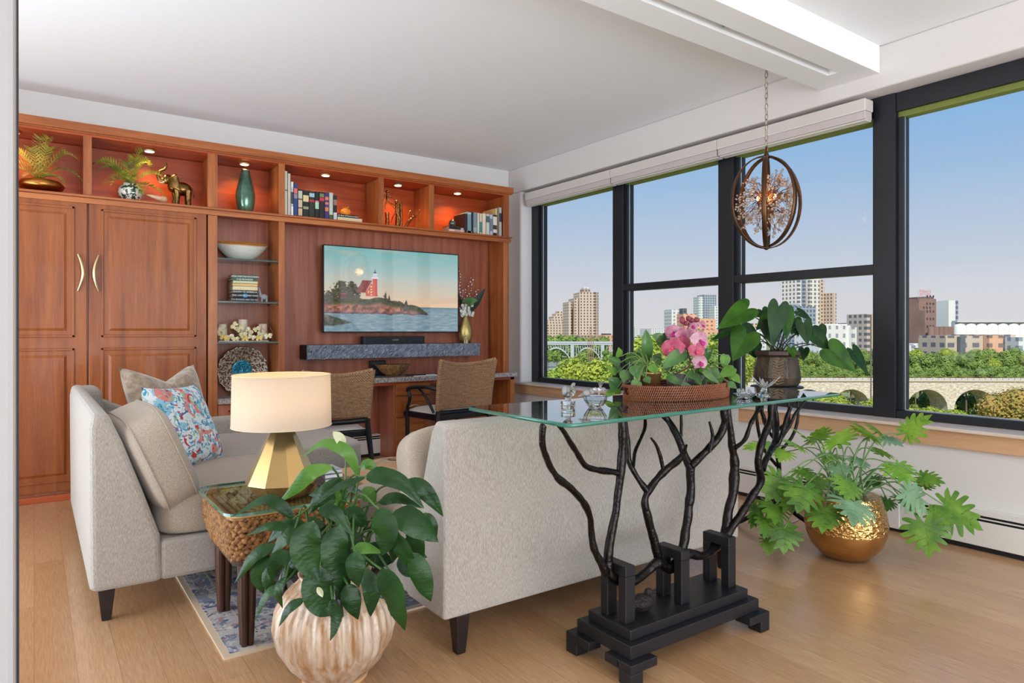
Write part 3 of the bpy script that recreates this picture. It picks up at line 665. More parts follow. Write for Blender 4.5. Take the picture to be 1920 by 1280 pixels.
elephant('elephant_figurine', 'bronze elephant with raised trunk beside the seashell', (.95, YF + .12, zb), .25, bronze, rz=-.25)
# green vase
t = thing('vase', 'tall glossy green bottle vase alone in its lit cubby', 'vase', (1.44, 5.88, zb))
MB().lathe([(.001, 0), (.048, 0), (.062, .03), (.075, .09), (.078, .14), (.068, .21), (.048, .29), (.034, .345), (.032, .362), (.028, .362), (.03, .34)], (1.44, 5.88, zb), 40).build('body', M('green_glaze', (70, 108, 90), .18, .55, c2=(120, 158, 132), vscale=5, coat=.6), t)
MB().lathe([(.0325, .355), (.035, .36), (.033, .366), (.029, .362)], (1.44, 5.88, zb), 24).build('lip', brass, t)
# bronze figures
brz2 = M('bright_bronze', (196, 140, 84), .25, 1, c2=(120, 76, 44), vscale=40)
t = thing('bronze_sculpture', 'bronze sculpture of thin figures climbing a pillar', 'sculpture', (2.80, YF + .14, zb))
m = MB()
for (x, h, w) in ((2.72, .14, .022), (2.83, .23, .026), (2.865, .25, .014)): m.tube([(x, YF + .14, zb), (x + .004, YF + .14, zb + h * .5), (x, YF + .14, zb + h)], [w, w * .9, w], 8)
m.build('pillar', brz2, t)
def stickman(c, s, pose, parent):
    m = MB(); c = Vector(c); P_ = lambda a: c + Vector((a[0] * s, a[2] * s if len(a) > 2 else 0, a[1] * s))
    m.ball(P_((0, 1.0)), s * .09, 10, 8); m.tube([P_((0, .92)), P_((0, .8)), P_((0, .5))], [s * .03, s * .08, s * .06], 8)
    for l in pose: m.tube([P_(q) for q in l], [s * .04, s * .03, s * .022][:len(l)], 6)
    return m.build('figure', brz2, parent)
stickman((2.715, YF + .12, zb + .16), .17, [[(0, .8), (-.25, .95), (-.2, 1.25)], [(0, .8), (.3, .7), (.5, .9)], [(0, .5), (-.15, .25), (-.12, 0)], [(0, .5), (.25, .3), (.45, .1)]], t)
stickman((2.80, YF + .10, zb + .06), .18, [[(0, .8), (-.3, .9), (-.5, 1.1)], [(0, .8), (.25, 1.0), (.3, 1.25)], [(0, .5), (-.2, .2), (-.3, -.1)], [(0, .5), (.2, .15), (.15, -.2)]], t)
t = thing('bronze_sculpture', 'bronze archer figure leaning back among thin reeds', 'sculpture', (2.98, YF + .13, zb))
m = MB()
m.tube([(2.90, YF + .13, zb), (2.935, YF + .13, zb + .06), (2.98, YF + .13, zb + .11)], [.008, .018, .012], 8); m.ball((2.995, YF + .13, zb + .125), .014, 10, 8)
m.tube([(2.96, YF + .13, zb + .10), (2.93, YF + .12, zb + .14), (2.96, YF + .12, zb + .18), (3.0, YF + .12, zb + .195)], .004, 6)
m.tube([(2.98, YF + .13, zb + .10), (3.03, YF + .12, zb + .14), (3.06, YF + .12, zb + .2)], .004, 6); m.build('figure', brz2, t)
m = MB()
for k in range(5): x = 2.985 + k * .02; m.tube([(x, YF + .13, zb), (x + .01, YF + .13, zb + .1 + .03 * (k % 3)), (x + .002 * k, YF + .13, zb + .17 + .02 * (k % 2))], .0025, 5)
m.build('reed', bronze, t)
# tower: shell bowl
gz = 1.791
t = thing('shell_bowl', 'white ribbed boat-shaped bowl with an orange inside on the top glass shelf', 'bowl', (1.42, 5.93, gz))
def bowl(u, v, k=1):
    a = 2 * PI * u; r = .055 + .138 * v ** .7; z = .115 * v ** 1.5
    x = math.cos(a) * r * (1 + .12 * v); y = math.sin(a) * r * .55
    z += .022 * v * (math.cos(a) ** 4) + .05 * v * v * max(0, math.sin(a))
    return (1.42 + x, 5.93 + y, gz + z + .004)
MB().grid(bowl, 48, 10, cu=True).add([(1.42, 5.93, gz + .004)] + [bowl(k / 24, 0) for k in range(24)], [(0, 1 + k, 1 + (k + 1) % 24) for k in range(24)]).build('shell_outside', M('ribbed_white', (226, 222, 212), .5, bump=.8, bscale=60, bst=(6, 6, .6)), t)
MB().grid(lambda u, v: tuple(Vector((1.42, 5.93, gz + .012)) + (Vector(bowl(u, v)) - Vector((1.42, 5.93, gz))) * .975), 48, 10, cu=True).build('inside', M('orange_glaze', (200, 136, 62), .3, coat=.4), t)
# tower books
xs0, xs1 = Q(432, 530, Y=5.80).x, Q(483, 530, Y=5.80).x
zz = 1.444
tb = [((24, 34, 46), 'THE SPLENDID AND THE VILE', 'bottom dark book of the shelf tower stack'), ((20, 26, 40), 'ERIK LARSON  DEAD WAKE', 'navy book second from the bottom of the tower stack'), ((44, 46, 40), 'SOUTH TO AMERICA', 'charcoal book third from the bottom of the tower stack'), ((222, 206, 164), None, 'thick cream book in the middle of the tower stack'), ((226, 186, 120), None, 'peach spined book above the thick cream one'), ((204, 206, 160), None, 'pale green yellow book under the two green ones'), ((66, 92, 78), 'THE PIONEERS', 'dark green book second from the top of the tower stack'), ((88, 118, 104), 'WOLF AND THE WATCHMAN', 'green book on top of the tower stack')]
for i, (c, tt, lb) in enumerate(tb):
    h = (.034, .034, .026, .034, .022, .022, .022, .026)[i]; ox = random.uniform(-.006, .006) - (.004 if i > 3 else .0)
    flatbook(lb, xs0 + .02 + ox, xs1 + ox, 5.80 + random.uniform(0, .006), zz, h, .17, c, title=tt, group='books stacked on the middle glass shelf', sz=.016 if len(tt or '') > 18 else .02, deco=[(.42, .56, (60, 150, 190))] if i == 1 else ())
    zz += h
t = thing('stone_figurine', 'small grey stone llama figurine beside the stacked books', 'figurine', (1.565, 5.84, 1.444))
m = MB(); m.ball((1.58, 5.84, 1.49), (.034, .022, .024), 12, 8); m.tube([(1.555, 5.84, 1.49), (1.545, 5.84, 1.53), (1.54, 5.84, 1.555)], [.017, .012, .01], 8); m.ball((1.535, 5.84, 1.56), (.016, .009, .009), 8, 6)
for x in (1.56, 1.6): 
    for y in (5.828, 5.852): m.tube([(x, y, 1.48), (x, y, 1.444)], .007, 6)
m.build('body', M('grey_stone', (150, 156, 160), .7, bump=.3), t)
# candles, butterflies on a tray
z0 = 1.115
tag(MB().box(1.205, 1.60, 5.765, 5.80, z0, z0 + .008).build('driftwood_tray', M('tray_pale', (190, 176, 156), .6), loc=(1.4, 5.78, z0), bevel=.002), 'long pale narrow tray edge under the butterfly decoration', 'tray')
wax = M('candle_wax', (226, 210, 190), .6, sss=.1)
for (x, y, h, r, lb) in ((1.255, 5.86, .145, .037, 'short ivory pillar candle nearest the tall doors'), (1.425, 5.90, .185, .037, 'tallest ivory pillar candle, in the middle of the three'), (1.60, 5.95, .15, .036, 'ivory pillar candle at the television side of the shelf')):
    t = thing('pillar_candle', lb, 'candle', (x, y, z0), group='pillar candles on the lowest glass shelf')
    MB().lathe([(.001, 0), (r, 0), (r, h * .5), (r, h - .004), (r * .93, h), (r * .8, h - .006), (.001, h - .012)], (x, y, z0), 24, fn=lambda a, z: 1 + .01 * math.sin(a * 3 + z * 40)).build('wax', wax, t)
    MB().tube([(x, y, z0 + h - .012), (x, y, z0 + h + .006)], .0015, 5).build('wick', M('wick', (50, 40, 34), .9), t)
bfm = [M('butterfly_white', (236, 230, 212), .5, c2=(206, 190, 130), vscale=30), M('butterfly_yellow', (226, 190, 80), .5, c2=(236, 222, 150), vscale=30), M('butterfly_pale', (204, 186, 130), .5, c2=(226, 216, 180), vscale=30)]
bt = thing('butterfly_garland', 'gold and cream metal butterflies on wire stems around the candles', 'decoration', (1.4, 5.79, z0))
m = MB()
for k in range(14):
    x = 1.22 + .032 * k; m.tube([(x, 5.80, z0 + .008), (x + random.uniform(-.03, .03), 5.82, z0 + .07), (x + random.uniform(-.05, .05), 5.83, z0 + random.uniform(.1, .17))], .002, 5)
m.build('wire_stem', M('antique_gold', (150, 120, 70), .4, .8), bt)
for k, (px, py, s, r, c) in enumerate([(412, 621, .045, .9, 0), (420, 633, .04, -.4, 1), (431, 633, .045, .3, 0), (442, 636, .036, .1, 2), (440, 610, .04, 1.0, 2), (450, 616, .044, .5, 2), (457, 628, .04, .2, 2), (460, 635, .036, -.1, 1), (467, 621, .04, -.8, 0), (472, 632, .038, -.4, 0), (486, 634, .036, .0, 1), (489, 627, .038, -.3, 0), (503, 630, .04, .1, 0), (482, 617, .036, .4, 2)]):
    p = Q(px, py, Y=5.775 + .012 * (k % 3)); m = MB()
    for sg in (-1, 1):
        for (wx, wz, an) in ((.62, .4, .55), (.42, .32, -.5)):
            s *= .95; ctr = Vector((sg * s * .55 * math.cos(an), 0, s * .55 * math.sin(an)))
            fanv = [Vector((0, 0, 0))] + [ctr + Vector((sg * s * wx * .8 * math.cos(q * PI / 5), -.006 * math.sin(q), s * wz * math.sin(q * PI / 5))) for q in range(10)]
            fanv = [Matrix.Rotation(-r, 3, 'Y') @ q + p for q in fanv]
            m.add(fanv, [(0, 1 + q, 1 + (q + 1) % 10) for q in range(10)], False)
    m.build('butterfly', bfm[c], bt, solid=.0015)
# mosaic bowl standing upright
cx, cz = Q(455, 690, Y=5.98).x, Q(455, 690, Y=5.98).z
t = thing('mosaic_bowl', 'round scalloped mosaic platter, silver and gold with turquoise centre, standing upright', 'bowl', (cx, 5.98, .662))
mos = M('mosaic_tiles', (214, 206, 190), .3, c2=(110, 84, 54), vscale=70, vlo=.45, vhi=.56, metal=.5, bump=.6, bscale=90, detail=1)
mosb = M('mosaic_turquoise', (20, 120, 160), .25, c2=(90, 190, 214), vscale=70, vlo=.45, vhi=.56, metal=.3, detail=1)
R0 = .205; tilt = Matrix.Rotation(.12, 3, 'X')
def plate(r0, r1, d0):
    def f(u, v):
        a = 2 * PI * u; r = r0 + (r1 - r0) * v; sc = 1 + .025 * math.cos(14 * a) * (r / R0) ** 3
        p = tilt @ Vector((math.cos(a) * r * sc, -(.05 + d0) * (r / R0) ** 2, math.sin(a) * r * sc))
        return tuple(p + Vector((cx, 6.02, .662 + R0 + .008)))
    return f
MB().grid(plate(.083, R0, 0), 84, 10, cu=True).build('rim', mos, t, solid=.008)
MB().grid(plate(.001, .083, 0), 48, 5, cu=True).build('centre', mosb, t, solid=.008)
m = MB().box(cx - .06, cx + .06, 5.93, 6.04, .662, .67); m.box(cx - .05, cx - .04, 5.93, 5.94, .67, .70).box(cx + .04, cx + .05, 5.93, 5.94, .67, .70); m.build('stand', blackw, t)
# ledge: flower vase, little figure
vx, vy, vz = Q(873, 640, Y=5.96).x, 5.96, 1.078
t = thing('flower_vase', 'gold teardrop vase with white blossoms, twigs and a dark leaf on the slate ledge', 'vase', (vx, vy, vz))
MB().lathe([(.001, 0), (.045, 0), (.062, .04), (.072, .10), (.066, .16), (.045, .22), (.024, .27), (.017, .30), (.02, .315), (.015, .31)], (vx, vy, vz), 32).build('body', M('pale_gold', (196, 176, 110), .35, .8, bump=.25, bscale=90), t)
m = MB(); L = MB()
def V(px, py, dy=0): return Q(px, py, Y=vy + dy)
for pts in (((873, 590), (866, 560), (862, 530), (860, 502)), ((873, 590), (880, 560), (884, 535), (885, 518)), ((874, 592), (884, 570), (892, 552), (896, 540)), ((873, 590), (874, 560), (876, 530)), ((872, 592), (866, 575), (860, 556)), ((873, 590), (869, 560), (867, 540))):
    pl = [V(x, y, -.02 + .01 * i) for i, (x, y) in enumerate(pts)]; m.tube(pl, .0022, 5)
    for i in range(len(pl) - 1):
        for k in range(5):
            if pts[-1][1] > 545 and i == 0: continue
            q = pl[i].lerp(pl[i + 1], k / 5) + Vector((random.uniform(-.014, .014), random.uniform(-.01, .01), random.uniform(-.005, .005))); L.ball(q, random.uniform(.005, .009), 6, 4)
m.build('twigs', M('twig_brown', (84, 60, 50), .8), t); L.build('buds', M('bud_white', (236, 224, 226), .6), t)
m = MB()
for k in range(46):
    a = random.uniform(0, 2 * PI); r = .02 + .05 * random.random() ** .6; c = V(873 + random.uniform(-9, 15), 583 + random.uniform(-11, 9), random.uniform(-.05, .03))
    for j in range(4):
        aa = a + j * PI / 2; m.ball(c + Vector((math.cos(aa) * .009, 0, math.sin(aa) * .009)), (.010, .004, .010), 6, 4)
m.build('blossom', M('white_petal', (240, 240, 232), .6, leaf=.2), t)
# ---------------------------------------------------------------- leaves
def bez(pts, n):
    """smooth curve through the points (Catmull-Rom)"""
    P_ = [Vector(p) for p in pts]
    if len(P_) == 2: return [P_[0].lerp(P_[1], k / n) for k in range(n + 1)]
    P_ = [P_[0] * 2 - P_[1]] + P_ + [P_[-1] * 2 - P_[-2]]; out = []; m = len(P_) - 3
    for k in range(n + 1):
        u = min(k / n * m, m - 1e-6); i = int(u); t = u - i; a, b, c, d = P_[i:i + 4]
        out.append(.5 * ((2 * b) + (c - a) * t + (2 * a - 5 * b + 4 * c - d) * t * t + (3 * b - a - 3 * c + d) * t ** 3))
    return out
def blade(m, pts, w, face, n=12, fold=.25, shape=1.0, wave=.0, heart=0, curl=0, lance=0):
    """leaf blade along pts, full width w, its upper side turned towards `face`"""
    c = bez(pts, n); face = Vector(face); rows = []; nw = 4
    for i, p in enumerate(c):
        t = (c[min(i + 1, n)] - c[max(i - 1, 0)]).normalized(); u = i / n
        s = t.cross(face); s = s.normalized() if s.length > 1e-5 else Vector((1, 0, 0)); nn = s.cross(t)
        if nn.dot(face) < 0: nn = -nn
        if heart: hw = w * .5 * (max(0, 1 - ((u - .30) / .70) ** 2) ** .75 if u > .3 else (.72 + .28 * math.sin(PI * .5 * u / .3)))
        elif lance: hw = w * .5 * (u ** .6) * max(0, 1 - u) ** 1.0 / .375
        else: hw = w * .5 * (math.sin(PI * u ** .8) ** .85 if 0 < u < 1 else 0) * shape
        r = []
        for j in range(-nw, nw + 1):
            q = j / nw; back = -t * (w * heart * .42 * (abs(q) ** .8) * max(0, 1 - u * 4)) if heart else Vector((0, 0, 0))
            if heart and abs(q) < .15 and u < .05: back = Vector((0, 0, 0))
            r.append(p + s * (q * hw) + nn * (abs(q) * hw * fold + (lance * hw * math.sin(u * 75 - abs(q) * 7) if lance else 0) + wave * hw * math.sin(u * 17 + q * 2) * abs(q) - curl * hw * q * q) + back)
        rows.append(r)
    k = 2 * nw + 1; v = [q for r in rows for q in r]
    m.add(v, [(i * k + j, i * k + j + 1, (i + 1) * k + j + 1, (i + 1) * k + j) for i in range(n) for j in range(2 * nw)])
HEART = [(0, 0), (.10, -.12), (.26, -.19), (.41, -.14), (.50, .02), (.48, .22), (.38, .45), (.24, .67), (.10, .87), (0, 1)]
OVATE = [(0, 0), (.16, -.05), (.36, .03), (.48, .2), (.48, .38), (.38, .58), (.23, .76), (.09, .92), (0, 1.02)]
LOBE = [(0, .02), (.06, -.16), (.14, -.30), (.20, -.27), (.17, -.06), (.30, -.18), (.42, -.17), (.42, -.10), (.24, .06), (.42, .05), (.53, .10), (.51, .18), (.25, .20), (.42, .26), (.52, .36), (.48, .43), (.23, .35), (.34, .46), (.42, .60), (.37, .65), (.19, .51), (.24, .66), (.27, .82), (.21, .84), (.11, .68), (.10, .86), (0, 1.04)]
def outleaf(m, b, t, w, face, outline, fold=.1, droop=.1, n=None, rnd_=.0, ripple=.0):
    b, t = Vector(b), Vector(t); d = t - b; L = d.length; d.normalize(); f = Vector(face).normalized(); s = d.cross(f).normalized(); nn = s.cross(d)
    if nn.dot(f) < 0: nn = -nn
    n = n or 3 * len(outline)
    for sg in (-1, 1):
        o = bez([(x * (1 + random.uniform(-rnd_, rnd_)), y + random.uniform(-rnd_, rnd_) * .4, 0) for x, y in outline], n); v = []; K = 4
        for i, q in enumerate(o):
            my = max(0, min(1, q.y - abs(q.x) * .55)) if 0 < i < n else q.y
            for k in range(K + 1):
                u = k / K; x = q.x * u; y = my + (q.y - my) * u
                z = fold * abs(x) * w - droop * L * (max(0, y) ** 2) - droop * w * 1.2 * x * x * 2 + ripple * w * abs(x) * math.sin(y * 30)
                v.append(b + d * (y * L) + s * (sg * x * w) + nn * z)
        m.add(v, [(i * (K + 1) + k, i * (K + 1) + k + 1, (i + 1) * (K + 1) + k + 1, (i + 1) * (K + 1) + k) for i in range(n) for k in range(K)])
def veinleaf(name, base, hi, rough=.35, leaf=.18, vs=34, coat=.2):
    m = M(name, base, rough, c2=hi, vscale=7, vlo=.3, vhi=.75, leaf=leaf, coat=coat, bump=.18, bscale=40, bst=(1, 1, 3)); return m
lily = veinleaf('peace_lily_leaf', (18, 44, 20), (42, 80, 32), leaf=.12, rough=.36, coat=0); lily.node_tree.nodes['Principled BSDF'].inputs['Specular IOR Level'].default_value = .3
lilyb = veinleaf('peace_lily_leaf_light', (66, 116, 40), (106, 150, 62), leaf=.3, coat=0)
# greenery of the ledge vase
m = MB()
blade(m, [V(877, 588), V(893, 566, -.02), V(910, 540, -.05)], .075, (-.4, -1, .3), heart=0)
blade(m, [V(872, 588), V(864, 570, -.02), V(860, 548, -.03)], .05, (.3, -1, .2)); m.build('dark_leaf', M('anthurium_dark', (24, 44, 34), .5), t)
m = MB()
for k in range(16):
    a = -2.2 + 4.0 * k / 15; blade(m, [V(882, 575, -.03), V(882 + 9 * math.sin(a * .6), 568 - 6 * math.cos(a * .6), -.05), V(882 + 17 * math.sin(a * .6), 566 - 16 * math.cos(a * .6) + 5, -.06)], .016, (0, -1, .2), n=6)
m.build('green_spray', M('spray_green', (96, 140, 84), .6, leaf=.2), t)
# pale elephant by the vase, bowl, frame, notebook
elephant('elephant_figurine', 'small cream elephant leaning by the gold vase on the slate ledge', (vx - .03, vy - .055, vz), .085, M('cream_brass', (206, 190, 150), .4, .4), rz=.6)
zd = .774
t = thing('framed_block', 'small black square frame standing behind the brown bowl on the desk', 'frame', (2.68, 6.06, zd))
p0, p1 = Q(694, 690, Y=6.03), Q(724, 690, Y=6.03)
MB().box(p0.x, p1.x, 6.03, 6.055, zd, Q(694, 676, Y=6.03).z).build('frame', M('frame_black', (26, 26, 30), .4), t, bevel=.004)
MB().box(p0.x + .02, p1.x - .02, 6.026, 6.031, zd + .02, Q(694, 679, Y=6.03).z).build('picture', M('dark_relief', (52, 50, 58), .5, bump=.8, bscale=30), t)
bx_ = Q(737, 690, Y=5.88)
t = thing('brown_bowl', 'wide mottled brown bowl on the stone desk top', 'bowl', (bx_.x, 5.88, zd))
MB().lathe([(.001, 0), (.06, 0), (.07, .008), (.12, .045), (.172, .105), (.178, .112), (.168, .108), (.115, .055), (.05, .018), (.001, .014)], (bx_.x, 5.88, zd), 40, sy=.8).build('body', M('mottled_brown', (96, 66, 40), .35, c2=(170, 126, 76), vscale=50, coat=.4), t)
t = thing('notebook', 'open white notepad with a dark pen case on the desk front', 'notebook', (2.9, 5.76, zd))
q = Q(770, 702, Z=zd)
MB().obox((q.x + .03, 5.77, zd + .004), (.26, .12, .006)).build('pages', M('white_paper', (236, 236, 240), .7), t)
MB().obox((q.x - .07, 5.755, zd + .013), (.2, .045, .012)).build('pen_case', M('dark_leather', (50, 38, 34), .5), t, bevel=.003)
# ---------------------------------------------------------------- desk chairs
rat = weave('rattan_weave', (92, 66, 48), (152, 116, 84), (196, 160, 122), 70, 70)
def desk_chair(name, label, x, yb_, rz, w=.5, arms=False, top=.965, seatz=.46):
    """back rest faces the camera side (-y); the seat is beyond it"""
    t = thing(name, label, 'chair', (x, yb_, 0), rz, group='rattan backed desk chairs')
    def back(u, v, o=0):
        q = 2 * u - 1; z = .52 + (top - .52) * v - .03 * (1 - q * q) * v + .012 * q * q * v
        hw = w / 2 * (1 - .03 * (1 - v) + .02 * v)
        y = .03 + .06 * (1 - q * q) * 1.0 - .10 * v - .03 * (1 - v) ** 2 + o
        return (q * hw, y, z)
    m = MB().grid(back, 20, 16); m.build('backrest', rat, t, local=True, solid=.034, bevel=.01)
    r = MB(); r.tube([back(k / 20, 1, -.0) for k in range(21)], .020, 8)
    for u in (0, 1): r.tube([back(u, k / 12, 0) for k in range(13)], .019, 8)
    r.build('wrapped_rim', rat, t, local=True)
    MB().prism([(-w / 2 + .01, .02), (w / 2 - .01, .02), (w / 2 + .01, .50), (-w / 2 - .01, .50)], seatz - .05, seatz, 'z').build('seat_frame', blackw, t, local=True, bevel=.008)
    MB().grid(lambda u, v: ((2 * u - 1) * (w / 2 - .012), .04 + .45 * v, seatz + .005 + .04 * (1 - (2 * u - 1) ** 6) * (1 - (2 * v - 1) ** 6)), 16, 16).build('seat_cushion', cream, t, local=True)
    MB().tube([(-w / 2 + .01, .0, .50), (-w / 4, .045, .49), (0, .06, .487), (w / 4, .045, .49), (w / 2 - .01, .0, .50)], .022, 8).build('back_rail', blackw, t, local=True)
    for sx in (-1, 1):
        MB().tube([(sx * (w / 2 - .02), .0, .51), (sx * (w / 2 - .01), .0, .40), (sx * (w / 2 + .005), -.03, .2), (sx * (w / 2 + .02), -.08, 0)], [.022, .024, .02, .015], 8).build('leg', blackw, t, local=True)
        MB().tube([(sx * (w / 2 - .015), .47, seatz - .02), (sx * (w / 2 - .015), .47, 0)], [.022, .015], 8).build('leg', blackw, t, local=True)
        if arms:
            a = MB(); X = sx * (w / 2 + .03)
            a.tube(bez([(sx * (w / 2 - .01), .0, .70), (X, .12, .72), (X + sx * .02, .33, .70), (X, .40, .67)], 12), .017, 8)
            a.tube(bez([(X, .38, .68), (X, .36, .60), (sx * (w / 2), .44, .52), (sx * (w / 2), .45, .44)], 10), .016, 8)
            a.tube(bez([(X, .22, .70), (X, .12, .64), (sx * (w / 2), .04, .50)], 8), .012, 8)
            a.build('armrest', blackw, t, local=True)
    return t

desk_chair('desk_chair', 'armless chair with woven rattan back and black legs at the desk beside the lamp shade', 1.90, 5.02, -.10, w=.53, top=.885, seatz=.42)
desk_chair('desk_chair', 'black armchair with woven rattan back tucked under the window end of the desk', 3.10, 5.10, .12, w=.60, arms=True, top=.935, seatz=.48)
# ---------------------------------------------------------------- sofas
def cushion(size, e=.32, puff=0., n=28):
    """rounded box cushion, centred"""
    sx, sy, sz = [q / 2 for q in size]; m = MB(); v = []; f = lambda c, k: math.copysign(abs(c) ** k, c)
    def fn(u, w):
        a = 2 * PI * u; b = PI * (w - .5)
        x = f(math.cos(b), e) * f(math.cos(a), e); y = f(math.cos(b), e) * f(math.sin(a), e); z = f(math.sin(b), e)
        k = 1 + puff * (1 - x * x) * (1 - y * y)
        return (x * sx, y * sy, z * sz * k)
    m.grid(fn, n * 2, n, cu=True); return m
def pillow(size, n=22, sag=.0, ear=.10):
    sx, sy, th = size; m = MB()
    for sg in (-1, 1):
        def fn(u, v):
            a, b = 2 * u - 1, 2 * v - 1
            k = 1 - ear * (1 - abs(a * b)) * .9 * 0 
            px = a * sx / 2 * (1 - ear * (1 - b * b) * abs(a)); pz = b * sy / 2 * (1 - ear * (1 - a * a) * abs(b))
            d = sg * th / 2 * ((1 - a ** 4) * (1 - b ** 4)) ** .55 + .010 * noise.noise(Vector((a * 2.2, b * 2.2, sg * 3 + sx * 9))) * (1 - a * a) * (1 - b * b)
            return (px, d, pz)
        m.grid(fn, n, n)
    return m
def put(m, loc, rot=(0, 0, 0)):
    from mathutils import Euler
    return m.xf(Matrix.Translation(loc) @ Euler(rot).to_matrix().to_4x4())
# seat facing the window (left of the room)
A = thing('sofa', 'oatmeal chaise sofa with a tall sloping back standing by the cherry cabinets', 'sofa', (.22, 3.2, 0))
yn, yf_ = 3.215, 5.02
prof = [(.20, .132), (.185, .15), (.18, .80), (.19, .865), (.245, .868), (.30, .74), (.37, .54), (.44, .33), (.45, .132)]
MB().prism(prof, yn, yf_, 'y').build('backrest', fabric, A, bevel=.03, seg=3)
MB().prism([(.44, .132), (1.12, .132), (1.12, .30), (.44, .305)], yn + .004, yf_, 'y').build('base', fabric, A, bevel=.02)
MB().box(1.0, 1.60, 4.05, yf_, .132, .30).build('chaise_base', fabric, A, bevel=.02)
# far arm: low rounded panel curving from the back
am = MB().grid(lambda u, v: (.25 + .93 * u, yf_ + .0 + .09 * v, 0), 1, 1)
arm = MB(); n = 24
pa = []
for k in range(n + 1):
    x = .2 + .98 * k / n; z = .60 + .26 * (1 - min(1, (k / n) * 1.5)) ** 1.6; pa.append((x, z))
arm.prism([(.2, .132)] + [(x, z) for x, z in pa] + [(1.18, .132)], yf_ - .01, yf_ + .10, 'y'); arm.build('armrest', fabric, A, bevel=.028, seg=3)
MB().prism([(.19, .14), (.19, .86), (.34, .86), (.36, .62), (.42, .14)], yf_ - .16, yf_ + .06, 'y').build('corner_pad', fabric, A, bevel=.05, seg=4)
put(cushion((.80, .84, .20), e=.26), (.83, yn + .43, .40)).build('seat_cushion', fabric2, A)
put(cushion((1.28, .90, .20), e=.26), (1.13, 4.55, .40)).build('seat_cushion', fabric, A)
for (x, y, lb) in ((.245, 3.27, 1), (.26, 4.98, 0), (1.08, 3.27, 0), (1.54, 4.12, 0), (1.54, 4.96, 0)):
    MB().obox((x, y, .068), (.062, .062, .136), taper=.55).build('leg', dkleg, A, bevel=.003)
# loose cushions
def tl(name, label, mesh, mat_, base, piping=None, cat='cushion', group=None):
    t = thing(name, label, cat, base, group=group); mesh.build('cover', mat_, t); return t
m2 = put(cushion((.21, .60, .46), e=.42, puff=0), (.44, 3.49, .64), (0, -.40, .06))
t = thing('back_cushion', 'plump beige back cushion leaning at the near end of the chaise sofa', 'cushion', (.56, 3.46, .46))
m2.build('cover', fabric2, t, weld=True)
def pil_pipe(size, loc, rot, ear, mat_, t, r=.005):
    sx, sy, th = size; pts = []
    for (a, b) in [(-1 + 2 * k / 12, -1) for k in range(12)] + [(1, -1 + 2 * k / 12) for k in range(12)] + [(1 - 2 * k / 12, 1) for k in range(12)] + [(-1, 1 - 2 * k / 12) for k in range(13)]:
        pts.append((a * sx / 2 * (1 - ear * (1 - b * b) * abs(a)), 0, b * sy / 2 * (1 - ear * (1 - a * a) * abs(b))))
    m = MB().tube(pts, r, 6, cap=False); put(m, loc, rot); m.build('piping', mat_, t)
pp_ = MB()
for ox in (-.062, .062):
    f_ = lambda c, k: math.copysign(abs(c) ** k, c)
    pp_.tube([(ox, .298 * f_(math.cos(2 * PI * k / 48), .42), .228 * f_(math.sin(2 * PI * k / 48), .42)) for k in range(49)], .0035, 6, cap=False)
put(pp_, (.44, 3.49, .64), (0, -.40, .06)); pp_.build('piping', fabric2, t)
# floral pillow
def floral():
    m = M('floral_print', (226, 232, 236), .85); nt = m.node_tree; I = nt.nodes['Principled BSDF'].inputs
    tcn = nd(nt, 'ShaderNodeTexCoord'); prev = None
    last = None
    base = (228, 234, 238)
    cur = nd(nt, 'ShaderNodeRGB'); cur.outputs[0].default_value = (*lin(base), 1); cur = cur.outputs[0]
    for i, (sc, dist, lo, hi, col) in enumerate([(9, 1.6, .53, .56, (150, 200, 222)), (13, 2.5, .585, .60, (70, 160, 196)), (8, 1.2, .60, .62, (226, 136, 126)), (11, 2.0, .635, .65, (196, 62, 66)), (16, 2.6, .62, .64, (150, 196, 160)), (15, 3.0, .63, .65, (40, 116, 160))]):
        mp = nd(nt, 'ShaderNodeMapping'); mp.inputs['Location'].default_value = (i * 3.7, i * 1.3, i * 2.1); nt.links.new(tcn.outputs['Object'], mp.inputs[0])
        no = nd(nt, 'ShaderNodeTexNoise', Scale=sc, Detail=1.5, Distortion=dist); nt.links.new(mp.outputs[0], no.inputs['Vector'])
        r = ramp(nt, no.outputs[0], [(lo, (0, 0, 0)), (hi, (255, 255, 255))])
        mx = nd(nt, 'ShaderNodeMix', data_type='RGBA'); nt.links.new(r, mx.inputs[0]); nt.links.new(cur, mx.inputs[6]); mx.inputs[7].default_value = (*lin(col), 1); cur = mx.outputs[2]
    nt.links.new(cur, I['Base Color']); return m
t = thing('floral_pillow', 'white pillow printed with blue leaves and coral flowers on the chaise sofa', 'pillow', (.72, 3.87, .49))
put(pillow((.47, .47, .16), ear=.07), (.66, 3.98, .69), (-.42, .05, .85)).build('cover', floral(), t)
velv = M('brown_velvet', (128, 104, 80), .8, c2=(176, 156, 132), vscale=26, sheen=.8, bump=.3, bscale=120)
t = thing('velvet_pillow', 'taupe velvet pillow with pinched top behind the floral one', 'pillow', (.62, 4.28, .49))
mm = pillow((.56, .56, .17), ear=.10)
mm.v = [(x, y, z - .085 * max(0, 1 - abs(x) / .22) ** 1.2 * max(0, z / .28)) for x, y, z in mm.v]
put(mm, (.64, 4.28, .735), (-.34, .02, .68)); mm.build('cover', velv, t)
